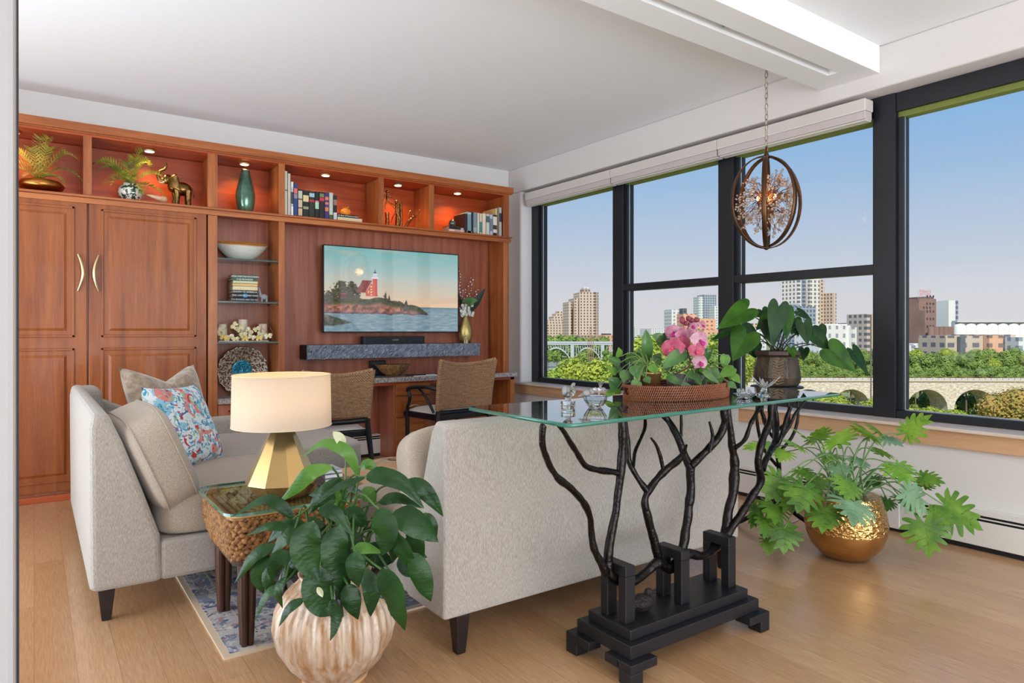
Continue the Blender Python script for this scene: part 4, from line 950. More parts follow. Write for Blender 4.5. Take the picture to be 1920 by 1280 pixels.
# seat with its back to the camera
B = thing('sofa', 'oatmeal two-seat sofa seen from behind, its back to the glass console table', 'sofa', (1.25, 2.2, 0))
bx0, bx1, by = 1.212, 2.935, 2.135
prof = [(by, .148), (by - .004, .84), (by + .005, .866), (by + .065, .868), (by + .10, .82), (by + .22, .48), (by + .30, .30), (by + .30, .148)]
MB().prism(prof, bx0, bx1, 'x').build('backrest', fabric, B, bevel=.012, seg=3)
MB().box(bx0 + .005, bx1 - .005, by + .25, by + .92, .148, .30).build('base', fabric, B, bevel=.02)
put(cushion((.84, .74, .18), e=.24), (bx0 + .44, by + .60, .385)).build('seat_cushion', fabric2, B)
put(cushion((.84, .74, .18), e=.24), (bx0 + 1.29, by + .60, .385)).build('seat_cushion', fabric2, B)
put(cushion((.86, .17, .44), e=.4), (bx0 + .40, by + .27, .60), (-.30, 0, 0)).build('back_cushion', fabric2, B)
put(cushion((.84, .17, .44), e=.4), (bx0 + 1.29, by + .27, .60), (-.30, 0, 0)).build('back_cushion', fabric2, B)
for (x, y) in ((bx0 + .085, by + .035), (bx1 - .085, by + .035), (bx0 + .085, by + .86), (bx1 - .085, by + .86)):
    MB().obox((x, y, .075), (.060, .060, .15), taper=.6).build('leg', dkleg, B, bevel=.003)
# rug
rg = M('rug_pile', (176, 178, 190), .95); nt = rg.node_tree; I = nt.nodes['Principled BSDF'].inputs
tcn = nd(nt, 'ShaderNodeTexCoord'); cur = nd(nt, 'ShaderNodeRGB'); cur.outputs[0].default_value = (*lin((186, 178, 174)), 1); cur = cur.outputs[0]
for i, (sc, lo, hi, col) in enumerate([(7, .5, .56, (128, 140, 164)), (16, .55, .6, (88, 100, 130)), (19, .60, .63, (168, 128, 132)), (30, .58, .62, (210, 204, 198)), (4, .56, .7, (150, 150, 158))]):
    mp = nd(nt, 'ShaderNodeMapping'); mp.inputs['Location'].default_value = (i * 3.7, i * 1.3, 0); nt.links.new(tcn.outputs['Object'], mp.inputs[0])
    no = nd(nt, 'ShaderNodeTexNoise', Scale=sc, Detail=3, Distortion=1.2); nt.links.new(mp.outputs[0], no.inputs['Vector'])
    r = ramp(nt, no.outputs[0], [(lo, (0, 0, 0)), (hi, (255, 255, 255))]); mx = nd(nt, 'ShaderNodeMix', data_type='RGBA')
    nt.links.new(r, mx.inputs[0]); nt.links.new(cur, mx.inputs[6]); mx.inputs[7].default_value = (*lin(col), 1); cur = mx.outputs[2]
nt.links.new(cur, I['Base Color'])
R_ = thing('area_rug', 'faded blue grey oriental rug with a cream border under both sofas', 'rug', (.565, 2.61, 0))
MB().box(.59, 3.0, 2.635, 4.8, .0, .010).build('field', rg, R_)
e = MB()
for (a, b, c, d) in ((.565, 3.02, 2.61, 2.635), (.565, 3.02, 4.8, 4.825), (.565, .59, 2.635, 4.8), (3.0, 3.02, 2.635, 4.8)): e.box(a, b, c, d, 0, .0085)
e.build('border', M('rug_border', (206, 184, 158), .95), R_)
# inner stripe woven in the pile
s_ = MB()
for o_ in (.12, .15): 
    for (a, b, c, d) in ((.565 + o_, 2.9, 2.61 + o_, 2.618 + o_), (.565 + o_, .573 + o_, 2.61 + o_, 4.7)): s_.box(a, b, c, d, .008, .0105)
s_.build('guard_stripe', M('rug_stripe', (196, 180, 166), .95), R_)
# jute pouf
px = Q(736, 885, Y=4.55)
t = thing('jute_pouf', 'round striped jute pouf beyond the two sofas', 'pouf', (2.05, 4.3, 0))
MB().lathe([(.001, .01), (.2, .01), (.27, .06), (.29, .15), (.27, .24), (.2, .29), (.1, .305), (.001, .31)], (2.05, 4.3, 0), 40, fn=lambda a, z: 1 + .012 * math.sin(40 * a)).build('body', M('jute_stripe', (226, 206, 178), .9, c2=(150, 120, 88), vscale=6, vst=(1, 1, 9), bump=.7, bscale=70, bst=(1, 1, 4)), t)
MB().lathe([(.02, .306), (.05, .312), (.02, .32), (.001, .32)], (2.05, 4.3, 0), 20).build('button', M('jute_dark', (160, 128, 92), .9), t)
# ---------------------------------------------------------------- woven side table
T = thing('side_table', 'braided seagrass side table with a glass top and dark fluted legs', 'table', (.84, 2.87, 0))
tx0, tx1, ty0, ty1, tz = .585, 1.10, 2.60, 3.12, .515
def rr(x0, x1, y0, y1, r, n=6):
    pts = []
    for (cx_, cy_, a0) in ((x1 - r, y0 + r, -PI / 2), (x1 - r, y1 - r, 0), (x0 + r, y1 - r, PI / 2), (x0 + r, y0 + r, PI)):
        for k in range(n + 1): a = a0 + PI / 2 * k / n; pts.append((cx_ + r * math.cos(a), cy_ + r * math.sin(a)))
    return pts
def walk(poly, step):
    out = []; L = 0; n = len(poly); carry = 0
    for i in range(n):
        a = Vector(poly[i]); b = Vector(poly[(i + 1) % n]); d = (b - a).length
        while carry < d: out.append((a.lerp(b, carry / d), (b - a).normalized())); carry += step
        carry -= d
    return out
brm = M('seagrass_braid', (104, 66, 36), .7, c2=(176, 128, 76), vscale=60, bump=.5, bscale=300)
m = MB()
for r_ in range(8):
    z = tz - .03 - r_ * .021; ins = .004 + .0035 * max(0, r_ - 3) ** 1.4
    for k, (p, d) in enumerate(walk(rr(tx0 + ins, tx1 - ins, ty0 + ins, ty1 - ins, .06), .027)):
        for s2 in (0, 1):
            rot = Matrix.Rotation(math.atan2(d.y, d.x), 3, 'Z') @ Matrix.Rotation(.6 if (k + s2) % 2 else -.6, 3, 'Y')
            q = p + d * (.0135 * s2 + (r_ % 2) * .009); m.ball((q.x, q.y, z + (.004 if s2 else -.004)), (.0155, .011, .0105), 7, 5, rot=rot)
m.build('braided_apron', brm, T)
MB().prism(rr(tx0 + .02, tx1 - .02, ty0 + .02, ty1 - .02, .05), tz - .19, tz - .015, 'z').build('inner_box', M('dark_core', (64, 40, 26), .8), T)
m = MB()
for j in range(9):
    o_ = .012 + j * .026
    m.tube([(x, y, tz - .012) for x, y in rr(tx0 + o_, tx1 - o_, ty0 + o_, ty1 - o_, max(.01, .055 - o_ * .3))] + [(rr(tx0 + o_, tx1 - o_, ty0 + o_, ty1 - o_, max(.01, .055 - o_ * .3))[0][0], ty0 + o_, tz - .012)], .012, 6)
m.build('woven_top', weave('seagrass_top', (96, 62, 34), (160, 112, 64), (206, 164, 106), 60, 60), T)
MB().tube([(x, y, tz + .001) for x, y in rr(tx0 - .004, tx1 + .004, ty0 - .004, ty1 + .004, .06)] + [(tx1 - .06, ty0 - .004, tz + .001)], .005, 6).build('top_cord', M('cord', (200, 164, 110), .7), T)
gtop = pane_mat('table_glass', (232, 242, 238), .0, .9)
gg = MB().prism(rr(tx0 - .02, tx1 + .02, ty0 - .02, ty1 + .02, .07, 8), tz + .008, tz + .018, 'z').build('glass_top', gtop, T)
edge_m = M('green_glass_edge', (96, 150, 134), .08, trans=.35, coat=.5)
MB().grid(lambda u, v: (*(lambda P_: P_)(rr(tx0 - .0205, tx1 + .0205, ty0 - .0205, ty1 + .0205, .07, 8)[int(u * 36 + .5) % 36]), tz + .008 + .010 * v), 36, 1, cu=True).build('glass_edge', edge_m, gg)
fl = M('fluted_leg', (44, 26, 20), .3, c2=(78, 48, 34), vscale=10, vst=(1, 1, .1))
for (x, y) in ((.66, 2.675), (1.03, 2.675), (.66, 3.06), (1.03, 3.06)):
    lg = MB()
    for (ox, oy) in ((-.014, -.014), (.014, -.014), (-.014, .014), (.014, .014)):
        lg.tube([(x + ox * 1.1, y + oy * 1.1, .34), (x + ox, y + oy, .15), (x + ox * .8, y + oy * .8, .0105)], [.018, .016, .012], 8)
    lg.build('leg', fl, T)
ztt = tz + .018
# lamp
LX, LY = .83, 2.80
Lm = thing('table_lamp', 'lit table lamp with cream drum shade on a faceted gold gem base', 'lamp', (LX, LY, ztt))
m = MB(); m.lathe([(.105, 0), (.145, .055), (.048, .262), (.030, .268)], (LX, LY, ztt), 10, smooth=False, rz=.2)
m.build('base', M('champagne_gold', (222, 184, 122), .2, .85), Lm, bevel=.002)
MB().lathe([(.09, -.0), (.09, .004), (.001, .004)], (LX, LY, ztt - .0), 24).build('felt', M('felt', (60, 44, 34), .9), Lm)
MB().tube([(LX, LY, ztt + .26), (LX, LY, ztt + .40)], [.012, .009], 10).build('stem', gold, Lm)
sz0, sz1 = .815, 1.022
shm = bpy.data.materials.new('lamp_shade_linen'); shm.use_nodes = True; nt = shm.node_tree; pb = nt.nodes['Principled BSDF']; pb.inputs['Base Color'].default_value = (*lin((240, 230, 214)), 1); pb.inputs['Roughness'].default_value = .9
tl_ = nd(nt, 'ShaderNodeBsdfTranslucent'); tl_.inputs[0].default_value = (*lin((250, 232, 200)), 1); mxx = nd(nt, 'ShaderNodeMixShader'); mxx.inputs[0].default_value = .55
nt.links.new(pb.outputs[0], mxx.inputs[1]); nt.links.new(tl_.outputs[0], mxx.inputs[2]); nt.links.new(mxx.outputs[0], nt.nodes['Material Output'].inputs[0])
sh = MB().lathe([(.196, sz0), (.192, sz1), (.190, sz1), (.194, sz0), (.196, sz0)], (LX, LY, 0), 64).build('lamp_shade', shm, Lm)
MB().tube([(LX + .196 * math.cos(2 * PI * k / 48), LY + .196 * math.sin(2 * PI * k / 48), sz0) for k in range(49)], .002, 5).build('shade_trim', M('shade_trim', (220, 200, 170), .8), sh)
MB().tube([(LX + .192 * math.cos(2 * PI * k / 48), LY + .192 * math.sin(2 * PI * k / 48), sz1) for k in range(49)], .002, 5).build('shade_trim', M('shade_trim', (220, 200, 170), .8), sh)
MB().ball((LX, LY, .915), (.028, .028, .036), 16, 10).build('bulb', M('bulb_glow', (255, 214, 150), 1, emit=6), Lm)
light('lamp_bulb', 'POINT', (LX, LY, .925), 14, (255, 190, 110), size=.04, parent=Lm)
# small stack of booklets
for k in range(5):
    flatbook('thin white booklet in the pile beside the gold lamp' + ('', ', second from the bottom', ', the middle one', ', second from the top', ', topmost')[k], .985, 1.06, 2.72 + .003 * k, ztt + .018 * k, .016, .12, (226, 228, 234) if k % 2 else (206, 210, 222), group='pile of thin booklets on the side table')
# low coffee table edge seen through the lily
t = thing('coffee_table', 'low honey wooden coffee table between the sofas', 'table', (1.75, 3.5, 0))
MB().prism(rr(1.42, 2.3, 3.30, 3.80, .05), .36, .40, 'z').build('table_top', oak, t, bevel=.006)
for (x, y) in ((1.47, 3.35), (2.25, 3.35), (1.47, 3.75), (2.25, 3.75)): MB().tube([(x, y, .36), (x, y, .0105)], [.024, .016], 10).build('leg', dkleg, t)
# ---------------------------------------------------------------- console table of iron branches
K = thing('console_table', 'glass topped console table on black wrought iron branches behind the sofa', 'table', (2.02, 1.78, 0))
gz0c, gz1c = .908, .921
gp = [(1.315, 1.565), (1.345, 1.555), (2.955, 1.62), (2.975, 1.64), (2.94, 2.115), (2.92, 2.125), (1.335, 2.135), (1.31, 2.12)]
gt = MB().prism(gp, gz0c, gz1c, 'z').build('glass_top', pane_mat('console_glass', (222, 238, 232), .05, 1.6), K)
MB().grid(lambda u, v: (*gp[int(u * 8 + .5) % 8], gz0c + (gz1c - gz0c) * v), 8, 1, cu=True).build('glass_edge', M('console_glass_edge', (60, 130, 112), .06, trans=.3, coat=.6), gt, solid=.0015)
MB().box(1.66, 2.385, 1.64, 1.92, .076, .123).build('lower_plinth', blackp, K, bevel=.003)
MB().box(1.69, 2.355, 1.67, 1.89, .123, .160).build('upper_plinth', blackp, K, bevel=.003)
for (x, y) in ((1.66, 1.64), (2.385, 1.64), (1.66, 1.92), (2.385, 1.92)):
    sx, sy = (1 if x > 2 else -1), (1 if y > 1.8 else -1)
    f = MB(); f.box(min(x - sx * .10, x + sx * .028), max(x - sx * .10, x + sx * .028), min(y - sy * .04, y + sy * .03), max(y - sy * .04, y + sy * .03), .045, .076)
    f.box(min(x + sx * .028, x - sx * .03), max(x + sx * .028, x - sx * .03), min(y + sy * .03, y - sy * .03), max(y + sy * .03, y - sy * .03), 0, .045)
    f.box(min(x - sx * .03, x + sx * .028), max(x - sx * .03, x + sx * .028), min(y - sy * .10, y - sy * .03), max(y - sy * .10, y - sy * .03), .045, .076)
    f.build('foot', blackp, K, bevel=.003)
for x, y0, y1 in ((1.735, 1.715, 1.845), (2.03, 1.715, 1.845), (2.315, 1.715, 1.845)):
    MB().box(x - .024, x + .024, y0, y0 + .038, .16, .325).box(x - .024, x + .024, y1 - .038, y1, .16, .325).box(x - .024, x + .024, y0, y1, .325, .362).build('portal_bracket', blackp, K, bevel=.003)
def Z4(x, y): return 980 + x / 2.37, 740 + y / 2.37
def branch(pts, r, Ys=1.79, name='branch', n=None, parent=None, mt=None, nz_=1):
    P3 = []
    for i, p in enumerate(pts):
        Yi = Ys[i] if hasattr(Ys, '__len__') else Ys
        px, py = Z4(p[0], p[1]); P3.append(Q(px, py, Y=Yi))
    n = n or 6 * len(P3); c = bez(P3, n); m = MB()
    rad = []
    for k in range(n + 1):
        u = k / n * (len(r) - 1); i = min(int(u), len(r) - 2); q = r[i] + (r[i + 1] - r[i]) * (u - i)
        w = 2.37 * FPX / ((c[k] - Vector((0, 0, H))).dot(FW))          # zoomed pixels per metre there
        rad.append(q / w * (1 + .24 * noise.noise(c[k] * 26) * nz_))
    c = [p + Vector((noise.noise(p * 14), noise.noise(p * 14 + Vector((9, 0, 0))), 0)) * .004 for p in c]
    m.tube(c, rad, 9); m.build(name, mt or blackm, parent or K)
branch([(372, 795), (340, 730), (315, 680), (302, 600), (298, 540), (270, 480), (220, 420), (150, 360), (110, 290), (88, 220), (92, 150), (95, 137)], [19, 17, 15, 17, 14, 17], [1.78] * 4 + [1.76, 1.74, 1.71, 1.69, 1.67, 1.65, 1.64, 1.64])
branch([(376, 795), (382, 690), (398, 600), (415, 500), (432, 380), (442, 280), (447, 180), (442, 110), (442, 92)], [24, 20, 18, 20, 15], 1.79, 'trunk')
branch([(428, 348), (400, 342), (340, 335), (280, 315), (235, 250), (200, 190), (165, 140), (160, 130)], [13, 14, 12, 11], [1.79, 1.79, 1.78, 1.76, 1.74, 1.72, 1.70, 1.70])
branch([(550, 425), (500, 350), (470, 290), (466, 200), (455, 130), (452, 85)], [14, 13, 12, 12], [1.80, 1.82, 1.84, 1.85, 1.86, 1.86])
branch([(604, 755), (585, 660), (562, 560), (545, 480), (556, 430), (590, 380), (640, 330), (690, 290), (715, 255), (730, 222)], [22, 18, 16, 17, 15, 6], [1.80] * 6 + [1.78, 1.75, 1.73, 1.71], 'trunk')
branch([(626, 335), (612, 280), (592, 225), (568, 192)], [9, 8, 5], 1.77)
branch([(490, 315), (502, 245), (540, 160), (546, 95), (546, 60)], [9, 8, 7], [1.82, 1.88, 1.93, 1.96, 1.96])
branch([(706, 690), (722, 620), (735, 520), (746, 420), (745, 320)], [19, 20, 20, 22], 1.81, 'trunk')
branch([(745, 325), (722, 270), (690, 190), (650, 120), (612, 75), (585, 40)], [20, 17, 15, 14], [1.81, 1.83, 1.86, 1.9, 1.93, 1.96])
branch([(748, 318), (800, 265), (850, 215), (885, 165), (900, 110), (890, 58)], [17, 19, 18, 17], [1.80, 1.79, 1.77, 1.76, 1.75, 1.75])
branch([(832, 252), (843, 185), (828, 120)], [9, 8, 6], 1.76)
branch([(705, 185), (704, 100), (716, 40)], [7, 6, 6], 1.9)
branch([(900, 622), (912, 520), (935, 420), (942, 300), (925, 180), (914, 62)], [20, 20, 22, 17, 14], 1.82, 'trunk')
branch([(905, 625), (955, 550), (1018, 455), (1057, 380), (1046, 290), (1066, 200), (1098, 120), (1105, 40)], [20, 18, 17, 16, 15], [1.80, 1.79, 1.78, 1.77, 1.76, 1.76, 1.76, 1.76], 'trunk')
branch([(945, 237), (990, 195), (1015, 120), (1060, 48)], [9, 9, 8], 1.80)
branch([(1062, 330), (1085, 280), (1118, 210), (1130, 130), (1118, 42)], [17, 15, 13, 12], [1.77, 1.78, 1.82, 1.86, 1.88])
branch([(1098, 245), (1140, 205), (1165, 130), (1192, 52)], [11, 10, 9], [1.82, 1.8, 1.78, 1.76])
branch([(1150, 190), (1190, 130), (1215, 80), (1262, 18)], [9, 8, 6], [1.80, 1.79, 1.78, 1.76])
branch([(1085, 150), (1065, 80), (1040, 44)], [9, 8], 1.86)
branch([(372, 770), (390, 800), (440, 825), (490, 825), (540, 795), (600, 745), (640, 770), (665, 768), (700, 730), (740, 705), (790, 715), (830, 700), (875, 665)], [22, 26, 22, 20, 24, 20, 18], [1.79, 1.78, 1.78, 1.78, 1.78, 1.78, 1.78, 1.78, 1.78, 1.78, 1.78, 1.78, 1.79], 'driftwood_rail')
# duck on the plinth
dq = Q(1201, 1146, Z=.16)
t = thing('duck_figurine', 'small dark iron duck figurine resting on the console plinth', 'figurine', (dq.x + .01, 1.765, .16), .0)
m = MB(); m.ball((0, 0, .032), (.05, .036, .032), 18, 12); m.ball((-.035, 0, .034), (.028, .02, .018), 10, 8); m.tube([(.02, 0, .04), (.03, 0, .058), (.028, -.004, .066)], [.02, .015, .014], 10); m.ball((.028, -.004, .066), (.017, .015, .014), 12, 8); m.tube([(.04, -.008, .064), (.058, -.014, .06)], [.006, .003], 6)
m.build('body', M('cast_iron', (48, 42, 40), .5, .5, bump=.8, bscale=160), t, local=True)
MB().ball((-.01, 0, .034), (.042, .039, .024), 14, 8, disp=.1).build('wing', M('cast_iron', (48, 42, 40)), t, local=True)
# ---------------------------------------------------------------- pendant lamp
cx, cy, cz = (lambda p: (p.x, p.y, p.z))(Q(1437, 379, Y=2.60))
vz_ = Vector((cx, cy, 0)).dot(FW); Rv = 86 / FPX * vz_; Rh = 66 / FPX * vz_
Pn = thing('pendant_lamp', 'orb pendant lamp of crossing bronze rings around a spray of crystals on a chain', 'lamp', (cx, cy, cz - Rv))
brz3 = M('aged_bronze', (96, 66, 44), .38, .9)
def ring(az, rh, rv, r=.015, dz=0, lean=0):
    m = MB(); pts = []
    for k in range(49):
        a = 2 * PI * k / 48; o = rh * math.sin(a) ; z = rv * math.cos(a)
        pts.append((cx + o * math.cos(az) + lean * 0, cy + o * math.sin(az), cz + z))
    c0 = Vector((math.cos(az), math.sin(az), 0)); nrm = Vector((-math.sin(az), math.cos(az), 0)); v = []
    for k in range(48):
        a = 2 * PI * k / 48
        for (rr_, off) in ((-.004, -r), (.004, -r), (.004, r), (-.004, r)):
            p = Vector((cx, cy, cz)) + c0 * ((rh + rr_) * math.sin(a)) + Vector((0, 0, (rv + rr_) * math.cos(a))) + nrm * off
            v.append(p)
    m.add(v, [(k * 4 + j, k * 4 + (j + 1) % 4, ((k + 1) % 48) * 4 + (j + 1) % 4, ((k + 1) % 48) * 4 + j) for k in range(48) for j in range(4)])
    m.build('ring', brz3, Pn)
ring(-YAW + .12, Rh * 1.02, Rv); ring(-YAW + 1.15, Rh * 1.0, Rv * .985); ring(-YAW + 2.05, Rh * .98, Rv * .97)
MB().lathe([(.012, Rv - .03), (.016, Rv - .02), (.016, Rv + .01), (.008, Rv + .03), (.006, Rv + .06)], (cx, cy, cz), 12).lathe([(.006, -Rv - .012), (.017, -Rv - .004), (.017, -Rv + .012), (.008, -Rv + .02)], (cx, cy, cz), 12).tube([(cx, cy, cz - Rv + .1), (cx, cy, cz + Rv)], .006, 8).build('hub', brz3, Pn)
m = MB(); zt = cz + Rv + .05; k = 0
while zt < CH - .03:
    pts = [(.010 * math.cos(2 * PI * q / 14) * (1 if k % 2 else .0), .010 * math.cos(2 * PI * q / 14) * (0 if k % 2 else 1), .021 * math.sin(2 * PI * q / 14)) for q in range(15)]
    m.tube([(cx + p[0], cy + p[1], zt + p[2]) for p in pts], .0023, 5, cap=False); zt += .034; k += 1
m.build('chain', M('antique_silver', (160, 150, 128), .35, .8), Pn)
MB().tube([(cx + .004 * math.sin(k * 1.3), cy + .004 * math.cos(k), cz + Rv + .05 + (CH - cz - Rv - .06) * k / 20) for k in range(21)], .003, 6).build('cord', M('clear_cord', (206, 196, 170), .5), Pn)
MB().lathe([(.001, CH - .001), (.06, CH - .001), (.055, CH - .02), (.012, CH - .03)], (cx, cy, 0), 24).build('canopy', brz3, Pn)
m = MB(); cr = MB(); rnd = random.Random(5)
for k in range(150):
    a = rnd.uniform(0, 2 * PI); h = rnd.uniform(-.95, .95); rr_ = math.sqrt(1 - h * h) * .80
    d = Vector((rr_ * math.cos(a) * Rh, rr_ * math.sin(a) * Rh, h * Rv * .70)); c0 = Vector((cx, cy, cz + rnd.uniform(-.08, .08)))
    e = Vector((cx, cy, cz)) + d * rnd.uniform(.75, 1.05); mid = c0.lerp(e, .6) + Vector((rnd.uniform(-.03, .03), rnd.uniform(-.03, .03), .03))
    m.tube([c0.lerp(e, .2), mid, e], [.0022, .0018, .0014], 4)
    for q in range(4):
        p = e + Vector((rnd.uniform(-.022, .022), rnd.uniform(-.022, .022), rnd.uniform(-.03, .012))); cr.ball(p, rnd.uniform(.005, .0085), 7, 5)
    pts = [e + Vector((.011 * math.cos(q * .9), 0, .011 * math.sin(q * .9))) for q in range(6)]; m.tube(pts, .0014, 4)
m.build('scroll_wires', M('copper_wire', (140, 90, 56), .3, .9), Pn)
crm = M('pendant_crystal', (240, 214, 190), .05, spec=1, trans=.45, coat=1); tag(cr.build('crystals', crm, Pn), None, None, None, 'stuff')
MB().ball((cx, cy, cz - Rv * .66), .026, 16, 10).build('crystal_ball', crystal, Pn)
for k in range(4):
    a = k * PI / 2 + .35; q = (cx + .052 * math.cos(a), cy + .052 * math.sin(a), cz + .0)
    c_ = MB().tube([(cx + .012 * math.cos(a), cy + .012 * math.sin(a), cz), (q[0], q[1], q[2] - .012), (q[0], q[1], q[2] + .012)], [.005, .007, .008], 8).build('candle_socket', brz3, Pn)
    MB().ball((q[0], q[1], q[2] + .03), (.010, .010, .018), 10, 8).build('bulb', M('pendant_bulb', (255, 200, 130), 1, emit=14), c_)
light('pendant_glow', 'POINT', (cx, cy, cz + .03), 2.5, (255, 190, 120), size=.05, parent=Pn)
# ---------------------------------------------------------------- peace lily in the front
def ZZ(ox, oy, s):
    return lambda x, y, v: Q(ox + x / s, oy + y / s, v=v)
toC = lambda k=.35: (-FW * (1 - k) + Vector((0, 0, k)))
Pl = thing('peace_lily', 'large drooping peace lily in a ribbed gold jar in front of the side table', 'plant', (.855, 2.27, 0))
pc = Vector((.855, 2.27, 0))
jar = MB()
pr = [(.001, .012), (.10, .012), (.118, .024), (.16, .07), (.193, .13), (.206, .19), (.198, .25), (.17, .30), (.135, .335), (.118, .352), (.125, .368), (.118, .37), (.105, .35), (.14, .30), (.1, .28)]
jar.lathe(pr, pc, 288, fn=lambda a, z: 1 + (.024 * math.cos(36 * a + 5 * math.sin(z * 6))) * max(0, math.sin(PI * min(1, max(0, (z - .03) / .33)))))
jm = M('gold_ivory_glaze', (162, 120, 80), .5, .25, c2=(206, 190, 172), vscale=14, vst=(2.0, 2.0, .35), bump=.3, bscale=50)
jar.build('jar', jm, Pl)
MB().lathe([(.001, 0), (.105, 0), (.112, .006), (.108, .014), (.001, .014)], pc, 48).build('wooden_ring', M('ring_wood', (204, 158, 108), .5), Pl)
for a in (2.6, 4.4, 5.6):
    cc = pc + Vector((.12 * math.cos(a), .12 * math.sin(a), .33))
    MB().tube(bez([cc, cc + Vector((.035 * math.cos(a), .035 * math.sin(a), .045)), cc + Vector((.06 * math.cos(a), .06 * math.sin(a), .01)), cc + Vector((.055 * math.cos(a), .055 * math.sin(a), -.05))], 10), [.02, .018, .016, .014, .014, .014, .014, .014, .016, .018, .02], 10).build('handle', M('dark_glaze', (36, 28, 28), .3), Pl)
MB().lathe([(.001, .31), (.13, .31)], pc, 24).build('soil', soil, Pl)
z2 = ZZ(400, 760, 2.4625)
def Fp(pts, v, dv=(0, .0, 0)):
    n = len(pts); return [z2(x, y, v + dv[min(i, len(dv) - 1)]) for i, (x, y) in enumerate(pts)]
st = MB(); lf = MB(); lb = MB()
LL = [  # points, width px, depth, light leaf, fold
 ([(665, 328), (625, 225), (560, 185), (490, 178), (405, 242)], 62, 2.28, 1), ([(672, 290), (710, 268), (768, 320)], 58, 2.36, 1),
 ([(545, 285), (450, 310), (380, 380), (290, 456)], 76, 2.18, 1), ([(365, 525), (300, 455), (220, 440), (65, 526)], 62, 2.12, 0),
 ([(590, 338), (520, 395), (470, 450), (432, 510)], 86, 2.22, 0), ([(700, 335), (600, 365), (520, 415), (460, 472)], 44, 2.16, 0),
 ([(482, 480), (560, 500), (640, 612)], 72, 2.06, 0), ([(455, 540), (425, 640), (440, 740), (482, 832)], 150, 2.00, 0),
 ([(580, 560), (560, 660), (580, 780), (600, 890)], 138, 2.05, 0), ([(760, 480), (790, 560), (785, 640), (772, 704)], 128, 2.04, 0),
 ([(700, 330), (780, 325), (880, 370), (972, 484)], 96, 2.18, 0), ([(870, 362), (950, 375), (1010, 440), (1060, 522)], 84, 2.22, 0),
 ([(825, 500), (900, 520), (980, 580), (1036, 640)], 140, 2.12, 0), ([(838, 600), (870, 660), (900, 720), (925, 772)], 84, 2.06, 0),
 ([(915, 685), (950, 760), (980, 850), (1002, 918)], 104, 2.06, 0), ([(770, 760), (820, 850), (850, 960), (880, 1054)], 128, 1.99, 0),
 ([(490, 750), (480, 840), (500, 930), (530, 985)], 156, 2.02, 0), ([(545, 900), (560, 990), (530, 1103)], 84, 1.99, 0),
 ([(615, 830), (640, 910), (662, 1002)], 96, 2.03, 0), ([(700, 760), (730, 870), (720, 990)], 92, 2.05, 0),
 ([(650, 680), (655, 760), (665, 852)], 92, 2.02, 0), ([(392, 595), (330, 610), (258, 692)], 84, 2.10, 0),
 ([(350, 690), (290, 730), (258, 822)], 92, 2.08, 0), ([(290, 650), (190, 690), (85, 832)], 66, 2.12, 0),
 ([(250, 690), (205, 780), (222, 882)], 84, 2.13, 0), ([(370, 575), (260, 556), (140, 608)], 46, 2.12, 0),
 ([(320, 830), (240, 880), (178, 1012)], 50, 2.10, 0), ([(412, 900), (345, 940), (290, 1036)], 52, 2.02, 0),
 ([(760, 450), (850, 425), (965, 482)], 60, 2.24, 0), ([(540, 400), (560, 440), (600, 485)], 92, 2.28, 1),
 ([(680, 430), (720, 408), (742, 472)], 84, 2.30, 1), ([(632, 455), (655, 520), (640, 610)], 66, 2.26, 1),
 ([(850, 640), (900, 660), (985, 712)], 100, 2.18, 0), ([(720, 640), (760, 700), (830, 730)], 110, 2.2, 0), ([(500, 620), (470, 560), (430, 520)], 90, 2.16, 0),
 ([(620, 760), (590, 850), (610, 930)], 90, 2.08, 0), ([(980, 500), (1010, 560), (1030, 610)], 60, 2.24, 0), ([(640, 670), (700, 660), (780, 690)], 60, 2.08, 1),
 ([(860, 700), (900, 760), (1000, 760)], 70, 2.16, 0), ([(380, 740), (330, 770), (300, 800)], 90, 2.16, 0),
 ([(560, 600), (640, 640), (700, 760)], 120, 2.14, 0), ([(420, 560), (330, 560), (240, 640)], 80, 2.16, 0), ([(700, 560), (640, 500), (560, 520)], 80, 2.2, 0), ([(820, 780), (800, 850), (760, 900)], 80, 2.1, 0), ([(300, 700), (250, 800), (300, 900)], 80, 2.12, 0), ([(900, 560), (940, 640), (960, 740)], 80, 2.14, 0), ([(460, 640), (400, 700), (330, 760)], 110, 2.1, 0), ([(560, 440), (500, 400), (430, 420)], 70, 2.25, 0), ([(780, 560), (830, 640), (820, 740)], 90, 2.12, 0), ([(330, 800), (290, 860), (310, 950)], 60, 2.08, 0)]
rnd = random.Random(3)
cen = Vector((.855, 2.27, .33))
for pts, w, v, lt in LL:
    P3 = Fp(pts, v - .01); n = len(P3)
    for i in range(n): P3[i] = P3[i] + FW * (.03 * abs(i / (n - 1) - .35)) 
    face = toC(.45) + RT * rnd.uniform(-.35, .35)
    blade(lb if lt else lf, P3, w / 2.4625 / FPX * v * 1.04, face, n=34, fold=rnd.uniform(-.05, .25), wave=.06, curl=.18, lance=.035)
    m_ = lb if lt else lf; pass
    b = P3[0]; root = cen + Vector((rnd.uniform(-.07, .07), rnd.uniform(-.07, .07), 0)); mid = root.lerp(b, .5) + Vector((0, 0, .05 + .12 * rnd.random()))
    st.tube(bez([root, mid, b], 10), [.0045] * 6 + [.0035] * 5, 6)
lf.build('leaves', lily, Pl); lb.build('young_leaves', lilyb, Pl); st.build('stems', M('lily_stem', (70, 104, 50), .5), Pl)
sp_ = MB(); q0 = z2(610, 340, 2.3); sp_.tube(bez([cen, cen.lerp(q0, .5) + Vector((.01, 0, .02)), z2(612, 250, 2.3), z2(600, 190, 2.3)], 12), .003, 6)
sp_.build('flower_stem', M('lily_stem_b', (100, 130, 70), .5), Pl)
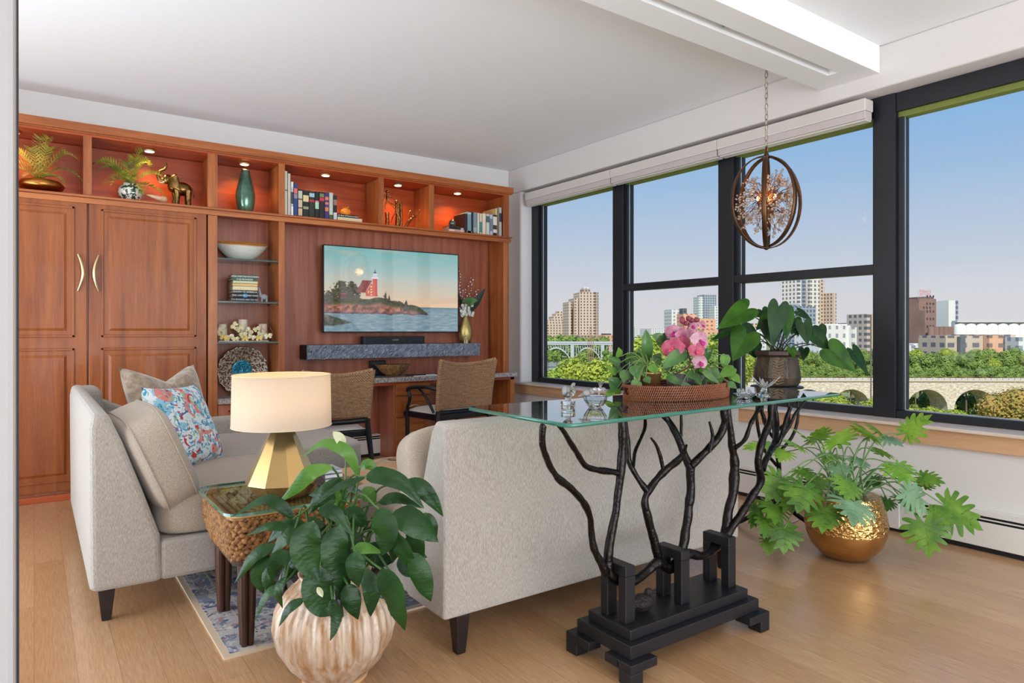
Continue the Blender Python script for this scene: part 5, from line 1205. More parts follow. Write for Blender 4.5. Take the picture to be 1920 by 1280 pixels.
fl_ = MB(); blade(fl_, [z2(600, 190, 2.3), z2(580, 150, 2.29), z2(552, 120, 2.3)], .035, toC(.2) + RT * .4, fold=.5); blade(fl_, [z2(480, 838, 1.98), z2(495, 860, 1.98), z2(505, 885, 1.98)], .018, toC(.2), fold=.5)
fl_.build('flower_spathe', M('spathe_white', (232, 228, 200), .5, c2=(190, 200, 150), vscale=8, leaf=.3), Pl)
# ---------------------------------------------------------------- philodendron
Ph = thing('philodendron', 'spreading split-leaf philodendron in a hammered gold pot by the window wall', 'plant', (3.53, 1.90, 0))
pc = Vector((3.53, 1.90, 0))
MB().lathe([(.001, 0), (.09, .001), (.13, .018), (.175, .07), (.198, .13), (.203, .19), (.192, .25), (.176, .30), (.163, .332), (.158, .332), (.17, .30), (.186, .24), (.15, .2)], pc, 72).build('pot_base', M('gold_glaze', (196, 146, 84), .16, .9, bump=.05, bscale=30, coat=.5), Ph)
hp = MB(); hp.lathe([(.2006, .15), (.2046, .19), (.1936, .25), (.1776, .30), (.165, .333)], pc, 90); hp.build('hammered_band', M('hammered_gold', (214, 168, 104), .14, 1, bump=1.6, bscale=42, bst=(1, 1, 1.6)), Ph)
MB().lathe([(.001, .30), (.165, .30)], pc, 24).build('soil', soil, Ph)
z5 = ZZ(1380, 740, 3.5556)
def lobed(m, b, t, w, face, nl=4):
    b, t = Vector(b), Vector(t); d = t - b; L = d.length; d.normalize(); f = Vector(face).normalized(); s = d.cross(f).normalized(); nn = s.cross(d)
    if nn.dot(f) < 0: nn = -nn
    droop = Vector((0, 0, -1)) * L * .16
    mid = lambda u: b + d * (L * u) + droop * u * u
    blade(m, [mid(0), mid(.5), mid(.97)], w * .34, f, n=8, fold=.1, shape=1.0)
    for sg in (-1, 1):
        for i in range(nl + 2):
            u = -.02 + .82 * i / (nl + 1); ang = (2.2 - 1.75 * (i / (nl + 1)) ** .7)      # angle from the tip direction
            ll = w * .5 * (1.02 - .42 * abs(u - .35) ** 1.2 / .6) * (1 + rnd.uniform(-.12, .12))
            dd = d * math.cos(ang) + s * (sg * math.sin(ang)); p0 = mid(max(0, u))
            q1 = p0 + dd * ll * .55 + nn * ll * .10; q2 = p0 + dd * ll * 1.12 + d * ll * .12 - nn * ll * rnd.uniform(.02, .16) + droop * .5
            blade(m, [p0, q1, q2], w * .20, f + s * (sg * .25), n=6, fold=.12, shape=1.0)
PHL = [((1135, 255), (1245, 150), 290, -.15), ((890, 285), (800, 150), 230, -.05), ((675, 330), (720, 215), 270, 0), ((480, 300), (395, 205), 200, .1), ((545, 300), (575, 195), 210, .15),
 ((985, 290), (1115, 325), 170, -.05), ((430, 350), (320, 290), 160, .1), ((940, 250), (900, 175), 170, .0), ((300, 560), (225, 670), 260, -.15), ((455, 615), (420, 770), 290, -.25), ((520, 560), (560, 640), 160, -.1),
 ((735, 578), (745, 655), 240, -.28), ((785, 715), (790, 805), 310, -.33), ((590, 765), (580, 875), 250, -.3), ((255, 735), (265, 800), 230, -.1), ((190, 820), (200, 950), 140, -.1), ((320, 890), (325, 1055), 240, -.15),
 ((212, 960), (220, 1060), 130, -.05), ((1065, 470), (1150, 565), 240, 0), ((1140, 640), (1290, 780), 280, -.2), ((1235, 545), (1390, 578), 130, -.05), ((1250, 610), (1275, 560), 130, .1), ((1395, 740), (1660, 880), 330, -.1),
 ((1255, 855), (1285, 1075), 280, -.25), ((1300, 800), (1450, 840), 220, -.15), ((1115, 700), (1165, 755), 180, -.05), ((800, 425), (870, 485), 170, 0), ((985, 400), (930, 325), 170, .05), ((230, 335), (55, 330), 130, .25),
 ((420, 500), (480, 530), 180, -.05), ((1010, 700), (1010, 770), 120, .1), ((640, 400), (600, 440), 180, .1), ((330, 380), (300, 420), 150, .1), ((700, 470), (660, 540), 150, -.1), ((900, 560), (960, 600), 150, .1), ((370, 690), (330, 760), 190, -.05), ((1350, 860), (1370, 930), 150, -.1), ((140, 740), (110, 880), 110, .0)]
phs, phg = MB(), [MB(), MB(), MB()]
vph = pc.dot(FW)
for k, (b, t, w, dv) in enumerate(PHL):
    v = vph + dv; B_ = z5(b[0], b[1], v); T_ = z5(t[0], t[1], v - .03 - rnd.uniform(0, .08))
    if B_.x > 4.1: s_ = (B_.x - 4.1); B_ = B_ - Vector((s_, 0, 0))
    if T_.x > 4.15: T_ = T_ - Vector((T_.x - 4.15, 0, 0))
    up = .75 if b[1] < 480 else .45
    L_ = (T_ - B_).length; W_ = w / 3.5556 / FPX * v
    if L_ < W_ * .62: T_ = B_ + (T_ - B_).normalized() * W_ * .62 * rnd.uniform(.95, 1.15)
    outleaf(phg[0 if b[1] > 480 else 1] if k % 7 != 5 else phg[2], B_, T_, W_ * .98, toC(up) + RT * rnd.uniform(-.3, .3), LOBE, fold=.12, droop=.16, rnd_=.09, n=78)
    r0 = pc + Vector((rnd.uniform(-.08, .08), rnd.uniform(-.08, .08), .31)); mid = r0.lerp(B_, .55) + Vector((0, 0, .10 + .06 * rnd.random()))
    phs.tube(bez([r0, r0.lerp(mid, .5) + Vector((0, 0, .03)), mid, B_], 12), [.0042] * 7 + [.0032] * 6, 6)
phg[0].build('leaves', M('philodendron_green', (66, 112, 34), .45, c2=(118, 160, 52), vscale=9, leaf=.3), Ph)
phg[1].build('sun_tinted_leaves', M('philodendron_sun_tint', (116, 172, 48), .45, c2=(166, 210, 84), vscale=9, leaf=.4), Ph)  # upper leaves get a lighter green, sunlight put into the colour
phg[2].build('silvery_leaves', M('philodendron_silver', (104, 140, 104), .4, c2=(140, 176, 132), vscale=9, leaf=.25), Ph)
phs.build('stems', M('philodendron_stem', (104, 140, 84), .5), Ph)
# ---------------------------------------------------------------- anthurium on its own iron stand
sx_, sy_ = 3.70, 2.42; sv = Vector((sx_, sy_, 0)).dot(FW)
top = Q(1467, 723, v=sv).z
Sd = thing('plant_stand', 'black wrought iron plant stand with twisting limbs and curled feet behind the console table', 'stand', (sx_, sy_, 0))
MB().lathe([(.001, top - .012), (.15, top - .012), (.155, top - .006), (.15, top), (.001, top)], (sx_, sy_, 0), 32).build('stand_top', blackp, Sd)
m = MB(); m.tube(bez([(sx_, sy_, .12), (sx_ + .01, sy_ - .01, .35), (sx_ - .01, sy_ + .01, .6), (sx_, sy_, top - .01)], 16), [.014] * 17, 8); m.build('post', blackm, Sd)
for k in range(4):
    a = k * PI / 2 + .7; c, s = math.cos(a), math.sin(a)
    MB().tube(bez([(sx_, sy_, .30), (sx_ + .06 * c, sy_ + .06 * s, .14), (sx_ + .17 * c, sy_ + .17 * s, .05), (sx_ + .25 * c, sy_ + .25 * s, .012), (sx_ + .30 * c, sy_ + .30 * s, .03), (sx_ + .28 * c, sy_ + .28 * s, .045)], 18), [.014] * 12 + [.012, .011, .010, .009, .008, .007, .006], 8).build('leg', blackm, Sd)
for k, (x1, y1) in enumerate(((-.13, .05), (.13, -.06), (.03, .12), (-.06, -.12))):
    MB().tube(bez([(sx_, sy_, .38 + .07 * k), (sx_ + x1 * .7, sy_ + y1 * .7, .5 + .05 * k), (sx_ + x1, sy_ + y1, .68), (sx_ + x1 * .9, sy_ + y1 * .9, top - .012)], 12), [.010] * 8 + [.008] * 5, 7).build('limb', blackm, Sd)
An = thing('anthurium', 'heart-leaved anthurium in a carved bronze hexagonal pot standing in front of the window', 'plant', (sx_, sy_, top))
s0 = sv / FPX; ph_ = 66 * s0
carv = M('carved_bronze', (92, 78, 62), .4, .4, c2=(54, 50, 42), vscale=14, vst=(1, 1, .4), bump=.6, bscale=60)
pr = [(.001, 0), (34 * s0, 0), (40 * s0, .01), (44.5 * s0, ph_ * .25), (40 * s0, ph_ * .62), (37.5 * s0, ph_ * .82), (40 * s0, ph_ * .86)]
an = MB().lathe(pr, (sx_, sy_, top), 8, smooth=False, rz=.25).build('pot', carv, An, bevel=.004)
MB().lathe([(38 * s0, ph_ * .86), (42.5 * s0, ph_ * .88), (42.5 * s0, ph_ * .99), (37 * s0, ph_), (36 * s0, ph_ * .9), (.001, ph_ * .9)], (sx_, sy_, top), 8, smooth=False, rz=.25).build('pot_rim', M('pot_rim', (74, 58, 50), .45, .4), an, bevel=.003)
m = MB()
for f in range(8):
    a0 = .25 + 2 * PI * f / 8; a1 = .25 + 2 * PI * (f + 1) / 8
    if f % 2: continue
    for r_ in range(9):
        z = ph_ * (.12 + .075 * r_); rr_ = (44.5 - abs(z / ph_ - .25) * 9) * s0 + .0015
        A0, A1 = Vector((rr_ * math.cos(a0), rr_ * math.sin(a0), 0)), Vector((rr_ * math.cos(a1), rr_ * math.sin(a1), 0)); C0 = Vector((sx_, sy_, top + z))
        for (u0, u1) in ((.22, .5), (.78, .5)): m.tube([C0 + A0.lerp(A1, u0) + Vector((0, 0, .006)), C0 + A0.lerp(A1, u1) - Vector((0, 0, .006))], .0022, 5)
m.build('herringbone_relief', M('relief_bronze', (150, 120, 90), .45, .4), an)
zA = ZZ(860, 540, 2.2857); al = MB(); al2 = MB(); ast = MB(); rc = Vector((sx_, sy_, top + ph_ * .9))
for (b, t, w, dv, lt) in [((1238, 88), (1108, 172), 92, -.15, 1), ((1330, 112), (1238, 112), 36, .05, 0), ((1372, 80), (1345, 240), 84, -.12, 0), ((1402, 95), (1410, 222), 66, -.08, 1), ((1330, 128), (1275, 178), 56, .0, 1), ((1412, 138), (1462, 205), 60, 0, 0),
    ((1455, 100), (1518, 138), 34, .05, 0), ((1478, 150), (1497, 245), 60, -.05, 0), ((1520, 190), (1602, 275), 74, -.05, 0), ((1540, 170), (1570, 225), 60, .05, 0), ((1590, 262), (1708, 358), 100, -.1, 1), ((1690, 268), (1764, 376), 60, -.08, 0),
    ((1235, 195), (1175, 312), 112, -.1, 1), ((1222, 180), (1298, 232), 76, 0, 0), ((1165, 185), (1082, 220), 36, 0, 0), ((1425, 258), (1440, 302), 40, -.12, 1), ((1340, 150), (1350, 250), 90, -.05, 0), ((1440, 130), (1430, 200), 60, .1, 1), ((1480, 260), (1478, 310), 40, .05, 0), ((1255, 245), (1275, 300), 80, .05, 0), ((1300, 95), (1330, 150), 50, .1, 0)]:
    v = sv + dv; B_, T_ = zA(b[0], b[1], v), zA(t[0], t[1], v - .03); M_ = B_.lerp(T_, .5) + Vector((0, 0, .012))
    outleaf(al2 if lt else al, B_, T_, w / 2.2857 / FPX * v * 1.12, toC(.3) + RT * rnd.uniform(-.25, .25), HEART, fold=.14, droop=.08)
    ast.tube(bez([rc + Vector((rnd.uniform(-.04, .04), rnd.uniform(-.04, .04), 0)), rc.lerp(B_, .5) + Vector((0, 0, .05)), B_ + (T_ - B_) * .12], 10), .0035, 5)
al.build('leaves', M('anthurium_leaf', (22, 50, 24), .42, c2=(40, 76, 30), vscale=8, leaf=.25, spec=.3), An); al2.build('backlight_tinted_leaves', M('anthurium_backlight_tint', (42, 86, 22), .42, c2=(76, 126, 34), vscale=8, leaf=.5, spec=.3), An)  # second, brighter green has the backlight painted into the leaf colour
ast.build('stems', M('anthurium_stem', (60, 62, 44), .5), An)
fl_ = MB(); blade(fl_, [zA(1385, 72, sv - .1), zA(1390, 85, sv - .1), zA(1388, 98, sv - .1)], .04, toC(.3), n=6); fl_.build('red_spathe', M('spathe_red', (190, 40, 60), .4, leaf=.2), An)
MB().lathe([(.001, ph_ * .88), (36 * s0, ph_ * .88)], (sx_, sy_, top), 16).build('soil', soil, An)
# ---------------------------------------------------------------- rattan tray and its plants
tcx, tcy, tz0 = 2.225, 1.925, gz1c
Tr = thing('rattan_tray', 'oval woven rattan tray with cut-out handles on the glass console', 'tray', (tcx, tcy, tz0))
MB().lathe([(.001, 0), (1, 0), (1, .01), (.001, .01)], (tcx, tcy, tz0), 48, sx=.262, sy=.152).build('tray_base', M('rattan_dark', (86, 44, 26), .6), Tr)
m = MB(); hi = MB()
def ell(a, o=0): return Vector((tcx + (.268 + o) * math.cos(a), tcy + (.158 + o) * math.sin(a), 0))
for r_ in range(6):
    z = tz0 + .007 + r_ * .0102; pts = []; segs = []
    for k in range(97):
        a = 2 * PI * k / 96; hole = r_ in (2, 3, 4) and (abs(((a + .42) % (2 * PI)) - 0) < .3 or abs(((a + .42) % (2 * PI)) - 2 * PI) < .3 or abs(((a + .42) % (2 * PI)) - PI) < .3)
        if hole:
            if len(pts) > 1: segs.append(pts)
            pts = []
        else: pts.append(ell(a, .001 * r_) + Vector((0, 0, z)))
    if len(pts) > 1: segs.append(pts)
    for s_ in segs:
        m.tube(s_, .0058, 6)
    for k in range(150):
        a = 2 * PI * (k + .5 * (r_ % 2)) / 150; q = (a + .42) % (2 * PI)
        if r_ in (2, 3, 4) and (q < .3 or abs(q - 2 * PI) < .3 or abs(q - PI) < .3): continue
        p = ell(a, .001 * r_ + .005); p2 = ell(a + .02, .001 * r_ + .005)
        hi.tube([p + Vector((0, 0, z - .006)), p2 + Vector((0, 0, z + .006))], .0018, 4)
m.build('woven_wall', M('rattan_red', (66, 30, 16), .5, c2=(100, 50, 28), vscale=30), Tr); hi.build('wound_strands', M('rattan_light', (150, 90, 54), .5), Tr)
zt_ = ZZ(1140, 560, 6.096); tv_ = 2.84
def hangleaf(m, b, t, w, v, k=.35, heart=0, fold=.15):
    B_, T_ = zt_(b[0], b[1], v), zt_(t[0], t[1], v - .02); M_ = B_.lerp(T_, .5) + Vector((0, 0, .010)) - FW * .012
    W_ = w / 6.096 / FPX * v * 1.1; f_ = toC(k) + RT * rnd.uniform(-.3, .3)
    if heart: outleaf(m, B_, T_, W_, f_, OVATE, fold=fold, droop=.12)
    else: blade(m, [B_, M_, T_], W_, f_, n=12, fold=fold, curl=.1)
    return B_
po = thing('potted_pothos', 'trailing green pothos filling the rattan tray beside the pink orchid', 'plant', (2.10, 1.95, tz0 + .01))
MB().lathe([(.001, 0), (.04, 0), (.043, .09), (.045, .092), (.045, .1), (.04, .1), (.04, .08), (.001, .08)], (2.10, 1.96, tz0 + .011), 28).build('pot', M('brushed_brass_pot', (190, 150, 100), .3, .9), po)
pl, pl2, ps = MB(), MB(), MB(); rc = Vector((2.10, 1.96, tz0 + .10))
for (b, t, w, dv, lt) in [((135, 730), (0, 680), 110, 0, 0), ((130, 660), (128, 556), 100, 0, 1), ((230, 720), (232, 612), 92, .03, 0), ((95, 850), (-5, 775), 84, 0, 1), ((350, 690), (350, 562), 84, .05, 0), ((110, 1010), (10, 900), 170, -.05, 0), ((130, 1040), (80, 1085), 80, 0, 1),
    ((300, 770), (350, 920), 160, -.08, 0), ((350, 940), (270, 1055), 120, -.12, 0), ((200, 820), (180, 960), 120, -.05, 0), ((490, 760), (560, 860), 120, -.06, 1), ((430, 820), (330, 800), 150, -.05, 0), ((640, 780), (740, 740), 110, 0, 0), ((240, 860), (140, 900), 130, 0, 0), ((380, 700), (300, 820), 110, .03, 1), ((90, 760), (150, 870), 90, .03, 0), ((260, 640), (330, 740), 100, .05, 0), ((60, 1050), (-60, 1130), 70, -.04, 1), ((540, 640), (600, 760), 110, .04, 0), ((430, 900), (480, 960), 90, -.1, 0)]:
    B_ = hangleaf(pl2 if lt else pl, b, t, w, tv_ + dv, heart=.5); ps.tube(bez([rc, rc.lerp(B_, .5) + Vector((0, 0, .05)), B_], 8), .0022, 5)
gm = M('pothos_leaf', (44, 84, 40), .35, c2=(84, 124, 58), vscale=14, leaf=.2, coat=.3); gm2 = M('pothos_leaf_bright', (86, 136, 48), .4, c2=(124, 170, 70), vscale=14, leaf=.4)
pl.build('leaves', gm, po); pl2.build('bright_leaves', gm2, po); ps.build('stems', M('pothos_stem', (96, 120, 60), .5), po)
po = thing('potted_pothos', 'second green pothos at the handle end of the rattan tray nearest the window', 'plant', (2.36, 1.93, tz0 + .01))
MB().lathe([(.001, 0), (.034, 0), (.045, .04), (.04, .08), (.037, .08), (.041, .04), (.001, .03)], (2.36, 1.93, tz0 + .011), 24).build('glass_pot', M('green_glass_pot', (200, 224, 210), .05, trans=.8), po)
pl, pl2, ps = MB(), MB(), MB(); rc = Vector((2.36, 1.93, tz0 + .08))
for (b, t, w, dv, lt) in [((1180, 800), (1200, 975), 160, -.05, 0), ((1345, 640), (1325, 800), 112, .04, 1), ((1440, 790), (1265, 890), 130, 0, 1), ((1430, 870), (1515, 960), 100, 0, 1), ((1380, 960), (1475, 1020), 90, -.08, 0), ((1090, 830), (1310, 985), 70, -.08, 0), ((1050, 800), (1230, 830), 100, 0, 1), ((900, 830), (1030, 930), 90, -.05, 0), ((680, 880), (860, 980), 110, -.1, 0), ((850, 970), (1065, 1095), 74, -.14, 0), ((1260, 860), (1300, 960), 110, .02, 0), ((980, 860), (1080, 990), 100, -.04, 0), ((1400, 800), (1400, 930), 100, .05, 1), ((1120, 880), (1050, 960), 110, .02, 0)]:
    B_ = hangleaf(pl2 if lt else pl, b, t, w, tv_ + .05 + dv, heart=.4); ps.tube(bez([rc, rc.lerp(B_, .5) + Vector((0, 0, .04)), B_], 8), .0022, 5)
pl.build('leaves', gm, po); pl2.build('bright_leaves', gm2, po); ps.build('stems', M('pothos_stem', (96, 120, 60), .5), po)
orc = thing('orchid', 'pink and white orchid with upright strap leaves in the middle of the rattan tray', 'plant', (2.24, 1.94, tz0 + .01))
MB().lathe([(.001, 0), (.035, 0), (.045, .03), (.04, .085), (.036, .085), (.04, .03), (.001, .02)], (2.24, 1.94, tz0 + .011), 28).build('glass_vase', M('clear_vase', (240, 240, 236), .03, trans=.9), orc)
MB().ball((2.24, 1.94, tz0 + .055), (.03, .03, .03), 12, 8, disp=.5).build('bark', M('bark', (120, 90, 50), .9, bump=1, bscale=90), orc)
m = MB(); rc = Vector((2.22, 1.95, tz0 + .09))
for (b, t, w, dv) in [((450, 745), (432, 348), 122, .06), ((650, 530), (500, 415), 110, .1), ((700, 480), (600, 420), 70, .12), ((1130, 730), (1120, 560), 110, .1), ((900, 600), (620, 800), 150, -.05), ((930, 640), (700, 720), 120, 0)]:
    hangleaf(m, b, t, w, tv_ + dv, k=.25, fold=.25)
m.build('leaves', M('orchid_leaf', (48, 90, 42), .35, c2=(92, 134, 66), vscale=8, leaf=.25, coat=.3), orc)
def orchid_flower(c, r, face, col, lipc):
    f = Vector(face).normalized(); s = f.cross(Vector((0, 0, 1))).normalized(); u = s.cross(f); m = MB()
    for (a, L, w) in ((PI / 2, 1, .7), (PI / 2 + 2.3, .95, .65), (PI / 2 - 2.3, .95, .65), (.25, 1.05, 1.15), (PI - .25, 1.05, 1.15)):
        d = s * math.cos(a) + u * math.sin(a); blade(m, [c, c + d * r * L * .55 + f * r * .1, c + d * r * L - f * r * .12], r * w, f, n=8, fold=.05, shape=1.1, wave=.08)
    m.build('petals', col, orc)
    l = MB(); blade(l, [c + f * r * .1, c - u * r * .3 + f * r * .35, c - u * r * .55 + f * r * .2], r * .5, f, n=6, fold=.4); l.ball(c + f * r * .12, r * .12, 8, 6); l.build('lip', lipc, orc)
pk = M('orchid_pink', (176, 92, 122), .6, c2=(212, 160, 176), vscale=30, leaf=.3); pw = M('orchid_blush', (226, 196, 202), .6, c2=(200, 130, 158), vscale=24, leaf=.35); pd = M('orchid_deep', (180, 66, 106), .6, c2=(204, 110, 126), vscale=30, leaf=.3); pdk = M('orchid_magenta', (190, 40, 130), .5, leaf=.2)
for (x, y, r, dv, c_, dx) in [(750, 385, 105, .05, pk, -.4), (870, 430, 110, .02, pk, .2), (740, 570, 135, -.04, pd, -.5), (850, 520, 100, 0, pd, .1), (1050, 480, 130, -.04, pw, .5), (1015, 590, 100, -.06, pd, .1), (1050, 725, 100, -.03, pw, .3), (970, 310, 70, .04, pk, .2), (1080, 300, 60, .05, pk, .6), (935, 420, 90, .04, pk, 0)]:
    orchid_flower(zt_(x, y, tv_ + dv), r / 6.096 / FPX * tv_, -FW + RT * dx + Vector((0, 0, rnd.uniform(-.1, .2))), c_, pdk if c_ is not pd else M('lip_rose', (196, 70, 96), .5))
m = MB()
for (x, y, w, h) in ((850, 245, 30, 46), (920, 225, 22, 34), (1015, 240, 36, 30), (960, 245, 26, 30), (890, 280, 24, 30)): m.ball(zt_(x, y, tv_ + .03), (w * .00037, .012, h * .00037), 10, 8)
m.build('buds', M('bud_wine', (126, 50, 66), .5), orc)
m = MB(); m.tube(bez([rc, zt_(930, 760, tv_), zt_(900, 560, tv_), zt_(880, 400, tv_ + .03), zt_(930, 300, tv_ + .03), zt_(920, 240, tv_ + .03)], 24), .003, 6); m.tube(bez([zt_(880, 400, tv_ + .03), zt_(870, 320, tv_ + .03), zt_(850, 260, tv_ + .03)], 8), .0022, 5)
m.build('flower_stem', M('orchid_stem', (110, 60, 60), .5), orc)
# ---------------------------------------------------------------- crystal pieces
def at_glass(px, py): return Q(px, py, Z=gz1c)
c = at_glass(1065, 766)
t = thing('crystal_swan', 'clear crystal swan on a round faceted plinth on the glass console', 'figurine', (c.x, c.y, gz1c))
MB().lathe([(.001, 0), (.025, 0), (.026, .012), (.024, .013), (.026, .014), (.026, .028), (.001, .028)], c, 10, smooth=False).lathe([(.001, .028), (.012, .028), (.011, .042), (.001, .042)], c, 12).build('plinth', crystal, t)
rt = lambda x, z, y=0: c + RT * x + FW * y + Vector((0, 0, z))
m = MB(); m.ball(rt(0, .050), (.021, .014, .012), 14, 10); m.tube(bez([rt(.012, .050), rt(.024, .062), rt(.014, .078), rt(.019, .089), rt(.026, .086)], 12), [.007] * 5 + [.005] * 5 + [.006, .006, .003], 8)
m.build('body', crystal, t)
MB().ball(rt(-.012, .064, -.004), (.012, .010, .020), 12, 8).ball(rt(-.002, .062, .006), (.012, .008, .017), 12, 8).build('wing', M('frosted_crystal', (244, 240, 240), .35, trans=.8), t)
c = at_glass(1116, 764)
t = thing('crystal_bowl', 'cut crystal bowl with two small glass birds on its rim, beside the swan', 'bowl', (c.x, c.y, gz1c))
MB().lathe([(.001, 0), (.022, 0), (.030, .008), (.042, .028), (.045, .043), (.042, .045), (.038, .030), (.024, .012), (.001, .008)], c, 14, smooth=False).build('bowl_body', crystal, t)
rt = lambda x, z, y=0: c + RT * x + FW * y + Vector((0, 0, z))
MB().ball(rt(-.03, .052), (.020, .012, .012), 10, 8).ball(rt(-.012, .060), (.011, .010, .011), 10, 8).tube([rt(-.045, .048), rt(-.062, .042)], [.008, .002], 6).build('bird', M('frosted_crystal', (244, 240, 240)), t)
m = MB(); m.tube([rt(.015, .04), rt(.014, .065)], .004, 6)
for k in range(5): a = k * 1.26; m.ball(rt(.014 + .016 * math.cos(a), .068, .016 * math.sin(a)), (.010, .008, .006), 8, 6)
for k in range(4): m.tube([rt(.018, .07), rt(.012 + .006 * k, .092)], .0012, 4)
m.build('flower', crystal, t)
c = at_glass(1432, 741)
t = thing('crystal_lily', 'open crystal lily with pointed petals near the window end of the glass console', 'ornament', (c.x, c.y, gz1c))
m = MB()
for k in range(9):
    a = k * 2 * PI / 9; r1 = .018 + .012 * (k % 3); d = Vector((math.cos(a), math.sin(a), 0)); blade(m, [c + Vector((0, 0, .03)), c + d * r1 * .8 + Vector((0, 0, .045)), c + d * r1 * 1.7 + Vector((0, 0, .06 + .012 * (k % 3)))], .018, d * -1 + Vector((0, 0, .6)), n=6, fold=.3)
m.build('petals', M('crystal_petal', (250, 250, 250), .03, trans=.75, spec=.9, coat=.6), t, solid=.002)
MB().lathe([(.001, 0), (.02, 0), (.03, .006), (.014, .014), (.012, .03), (.001, .034)], c, 12, smooth=False).build('foot', crystal, t)
c = at_glass(1396, 746)
t = thing('crystal_dish', 'shallow crystal dish with curled beads between the tray and the crystal lily', 'dish', (c.x, c.y, gz1c))
MB().lathe([(.001, 0), (.028, 0), (.045, .018), (.042, .02), (.026, .006), (.001, .005)], c, 18, smooth=False).build('dish_body', crystal, t)
m = MB()
for k in range(9): a = k * .9; m.ball(c + Vector((.025 * math.cos(a), .025 * math.sin(a), .018 + .006 * (k % 3))), .009, 10, 8)
m.build('beads', crystal, t)
# cord on the floor behind the console
a_ = Q(1385, 985, Z=.004)
MBc = MB().tube(bez([Q(1400, 978, Z=.006), Q(1440, 985, Z=.006), Q(1480, 980, Z=.006), Q(1520, 965, Z=.006), Q(1560, 970, Z=.006)], 20), .004, 6)
tag(MBc.build('power_cord', M('cord_white', (200, 196, 190), .5), loc=tuple(Q(1480, 980, Z=0))), 'thin pale cord lying on the floor by the plant stand feet', 'cord')
# ---------------------------------------------------------------- the city outside
GZ = -23.0
def facade(name, wall, win, sx=3.0, sz=3.2, fx=.5, fz=.5, rough=.8, base=None, uaxis=None):
    if name in MC: return MC[name]
    m = M(name, wall, rough); nt = m.node_tree; I = nt.nodes['Principled BSDF'].inputs
    tcn = nd(nt, 'ShaderNodeTexCoord'); sep = nd(nt, 'ShaderNodeSeparateXYZ'); nt.links.new(tcn.outputs['Object'], sep.inputs[0])
    def mth(op, a, b=None):
        n = nd(nt, 'ShaderNodeMath', operation=op)
        for i, q in enumerate((a, b)):
            if q is None: continue
            if isinstance(q, (int, float)): n.inputs[i].default_value = q
            else: nt.links.new(q, n.inputs[i])
        return n.outputs[0]
    h = mth('ADD', sep.outputs[0], sep.outputs[1])
    a = mth('LESS_THAN', mth('FRACT', mth('DIVIDE', h, sx)), fx); b = mth('LESS_THAN', mth('FRACT', mth('DIVIDE', sep.outputs[2], sz)), fz)
    geo = nd(nt, 'ShaderNodeNewGeometry'); sn = nd(nt, 'ShaderNodeSeparateXYZ'); nt.links.new(geo.outputs['Normal'], sn.inputs[0])
    side = mth('LESS_THAN', mth('ABSOLUTE', sn.outputs[2]), .5)
    k = mth('MULTIPLY', mth('MULTIPLY', a, b), side)
    mx = nd(nt, 'ShaderNodeMix', data_type='RGBA'); nt.links.new(k, mx.inputs[0]); mx.inputs[6].default_value = (*lin(wall), 1); mx.inputs[7].default_value = (*lin(win), 1)
    nt.links.new(mx.outputs[2], I['Base Color']); return m
def building(name, label, blocks, v, cat='building', rz=.25, group=None):
    """blocks: (px0, px1, ytop, ybottom or None for the ground, material, depth m, part name, dv)"""
    p0 = min(b[0] for b in blocks); p1 = max(b[1] for b in blocks); c = Q((p0 + p1) / 2, 621, v=v)
    t = thing(name, label, cat, (c.x, c.y, GZ), -YAW + rz, group)
    for (a, b, yt, yb_, mt, dep, pn, dv) in blocks:
        vv = v + dv; x0 = (a - (p0 + p1) / 2) / FPX * vv; x1 = (b - (p0 + p1) / 2) / FPX * vv
        z1 = H + (HOR - yt) / FPX * vv - GZ; z0 = 0 if yb_ is None else H + (HOR - yb_) / FPX * vv - GZ
        w = (x1 - x0); cr = math.cos(rz); sr = abs(math.sin(rz)); ww = max(w * .45, (w - dep * sr) / max(.3, cr))     # face width so the turned box spans the same view
        xc = (x0 + x1) / 2
        MB().box(xc - ww / 2, xc + ww / 2, dv, dv + dep, z0, z1).build(pn, mt, t, local=True)
    return t
tan = (196, 176, 162)
fA = facade('tower_tan', (198, 178, 164), (92, 82, 80), 3.4, 3.0, .42, .55)
fB = facade('tower_tan_dark', (164, 146, 136), (88, 80, 80), 3.4, 3.0, .5, .55)
fW = facade('white_block', (206, 207, 210), (130, 140, 150), 4, 3.4, .45, .5)
fG = facade('grey_block', (150, 158, 170), (92, 104, 122), 3.2, 3.2, .6, .6)
fO = facade('orange_brick', (206, 160, 132), (120, 100, 92), 4.2, 3.6, .45, .45)
fT = facade('tall_tower', (222, 212, 202), (104, 116, 132), 4.2, 3.4, .48, .6)
fD = facade('dark_block', (88, 92, 102), (58, 62, 72), 3, 3.2, .5, .5)
fH = facade('hotel_white', (214, 214, 214), (140, 146, 156), 4.0, 4.2, .34, .5)
fS = M('silo_brown', (126, 98, 92), .9, c2=(142, 112, 104), vscale=.1); fWs = M('silo_white', (214, 214, 214), .8)
fP = facade('apartment_low', (188, 170, 156), (96, 98, 108), 5.0, 3.6, .55, .5); fBk = facade('brick_low', (170, 104, 86), (108, 74, 66), 6, 5, .3, .4)
building('stepped_apartment_block', 'tan apartment block stepping down to the river, farthest one in the corner window', [(1020, 1063, 606, None, fA, 22, 'base_block', 2), (1026, 1063, 600, None, fA, 20, 'step', 2.5), (1034, 1063, 593, None, fA, 20, 'step', 3), (1041, 1062, 587, None, fA, 20, 'step', 3.5), (1047, 1058, 583, None, fA, 14, 'penthouse', 6)], 760, rz=.15)
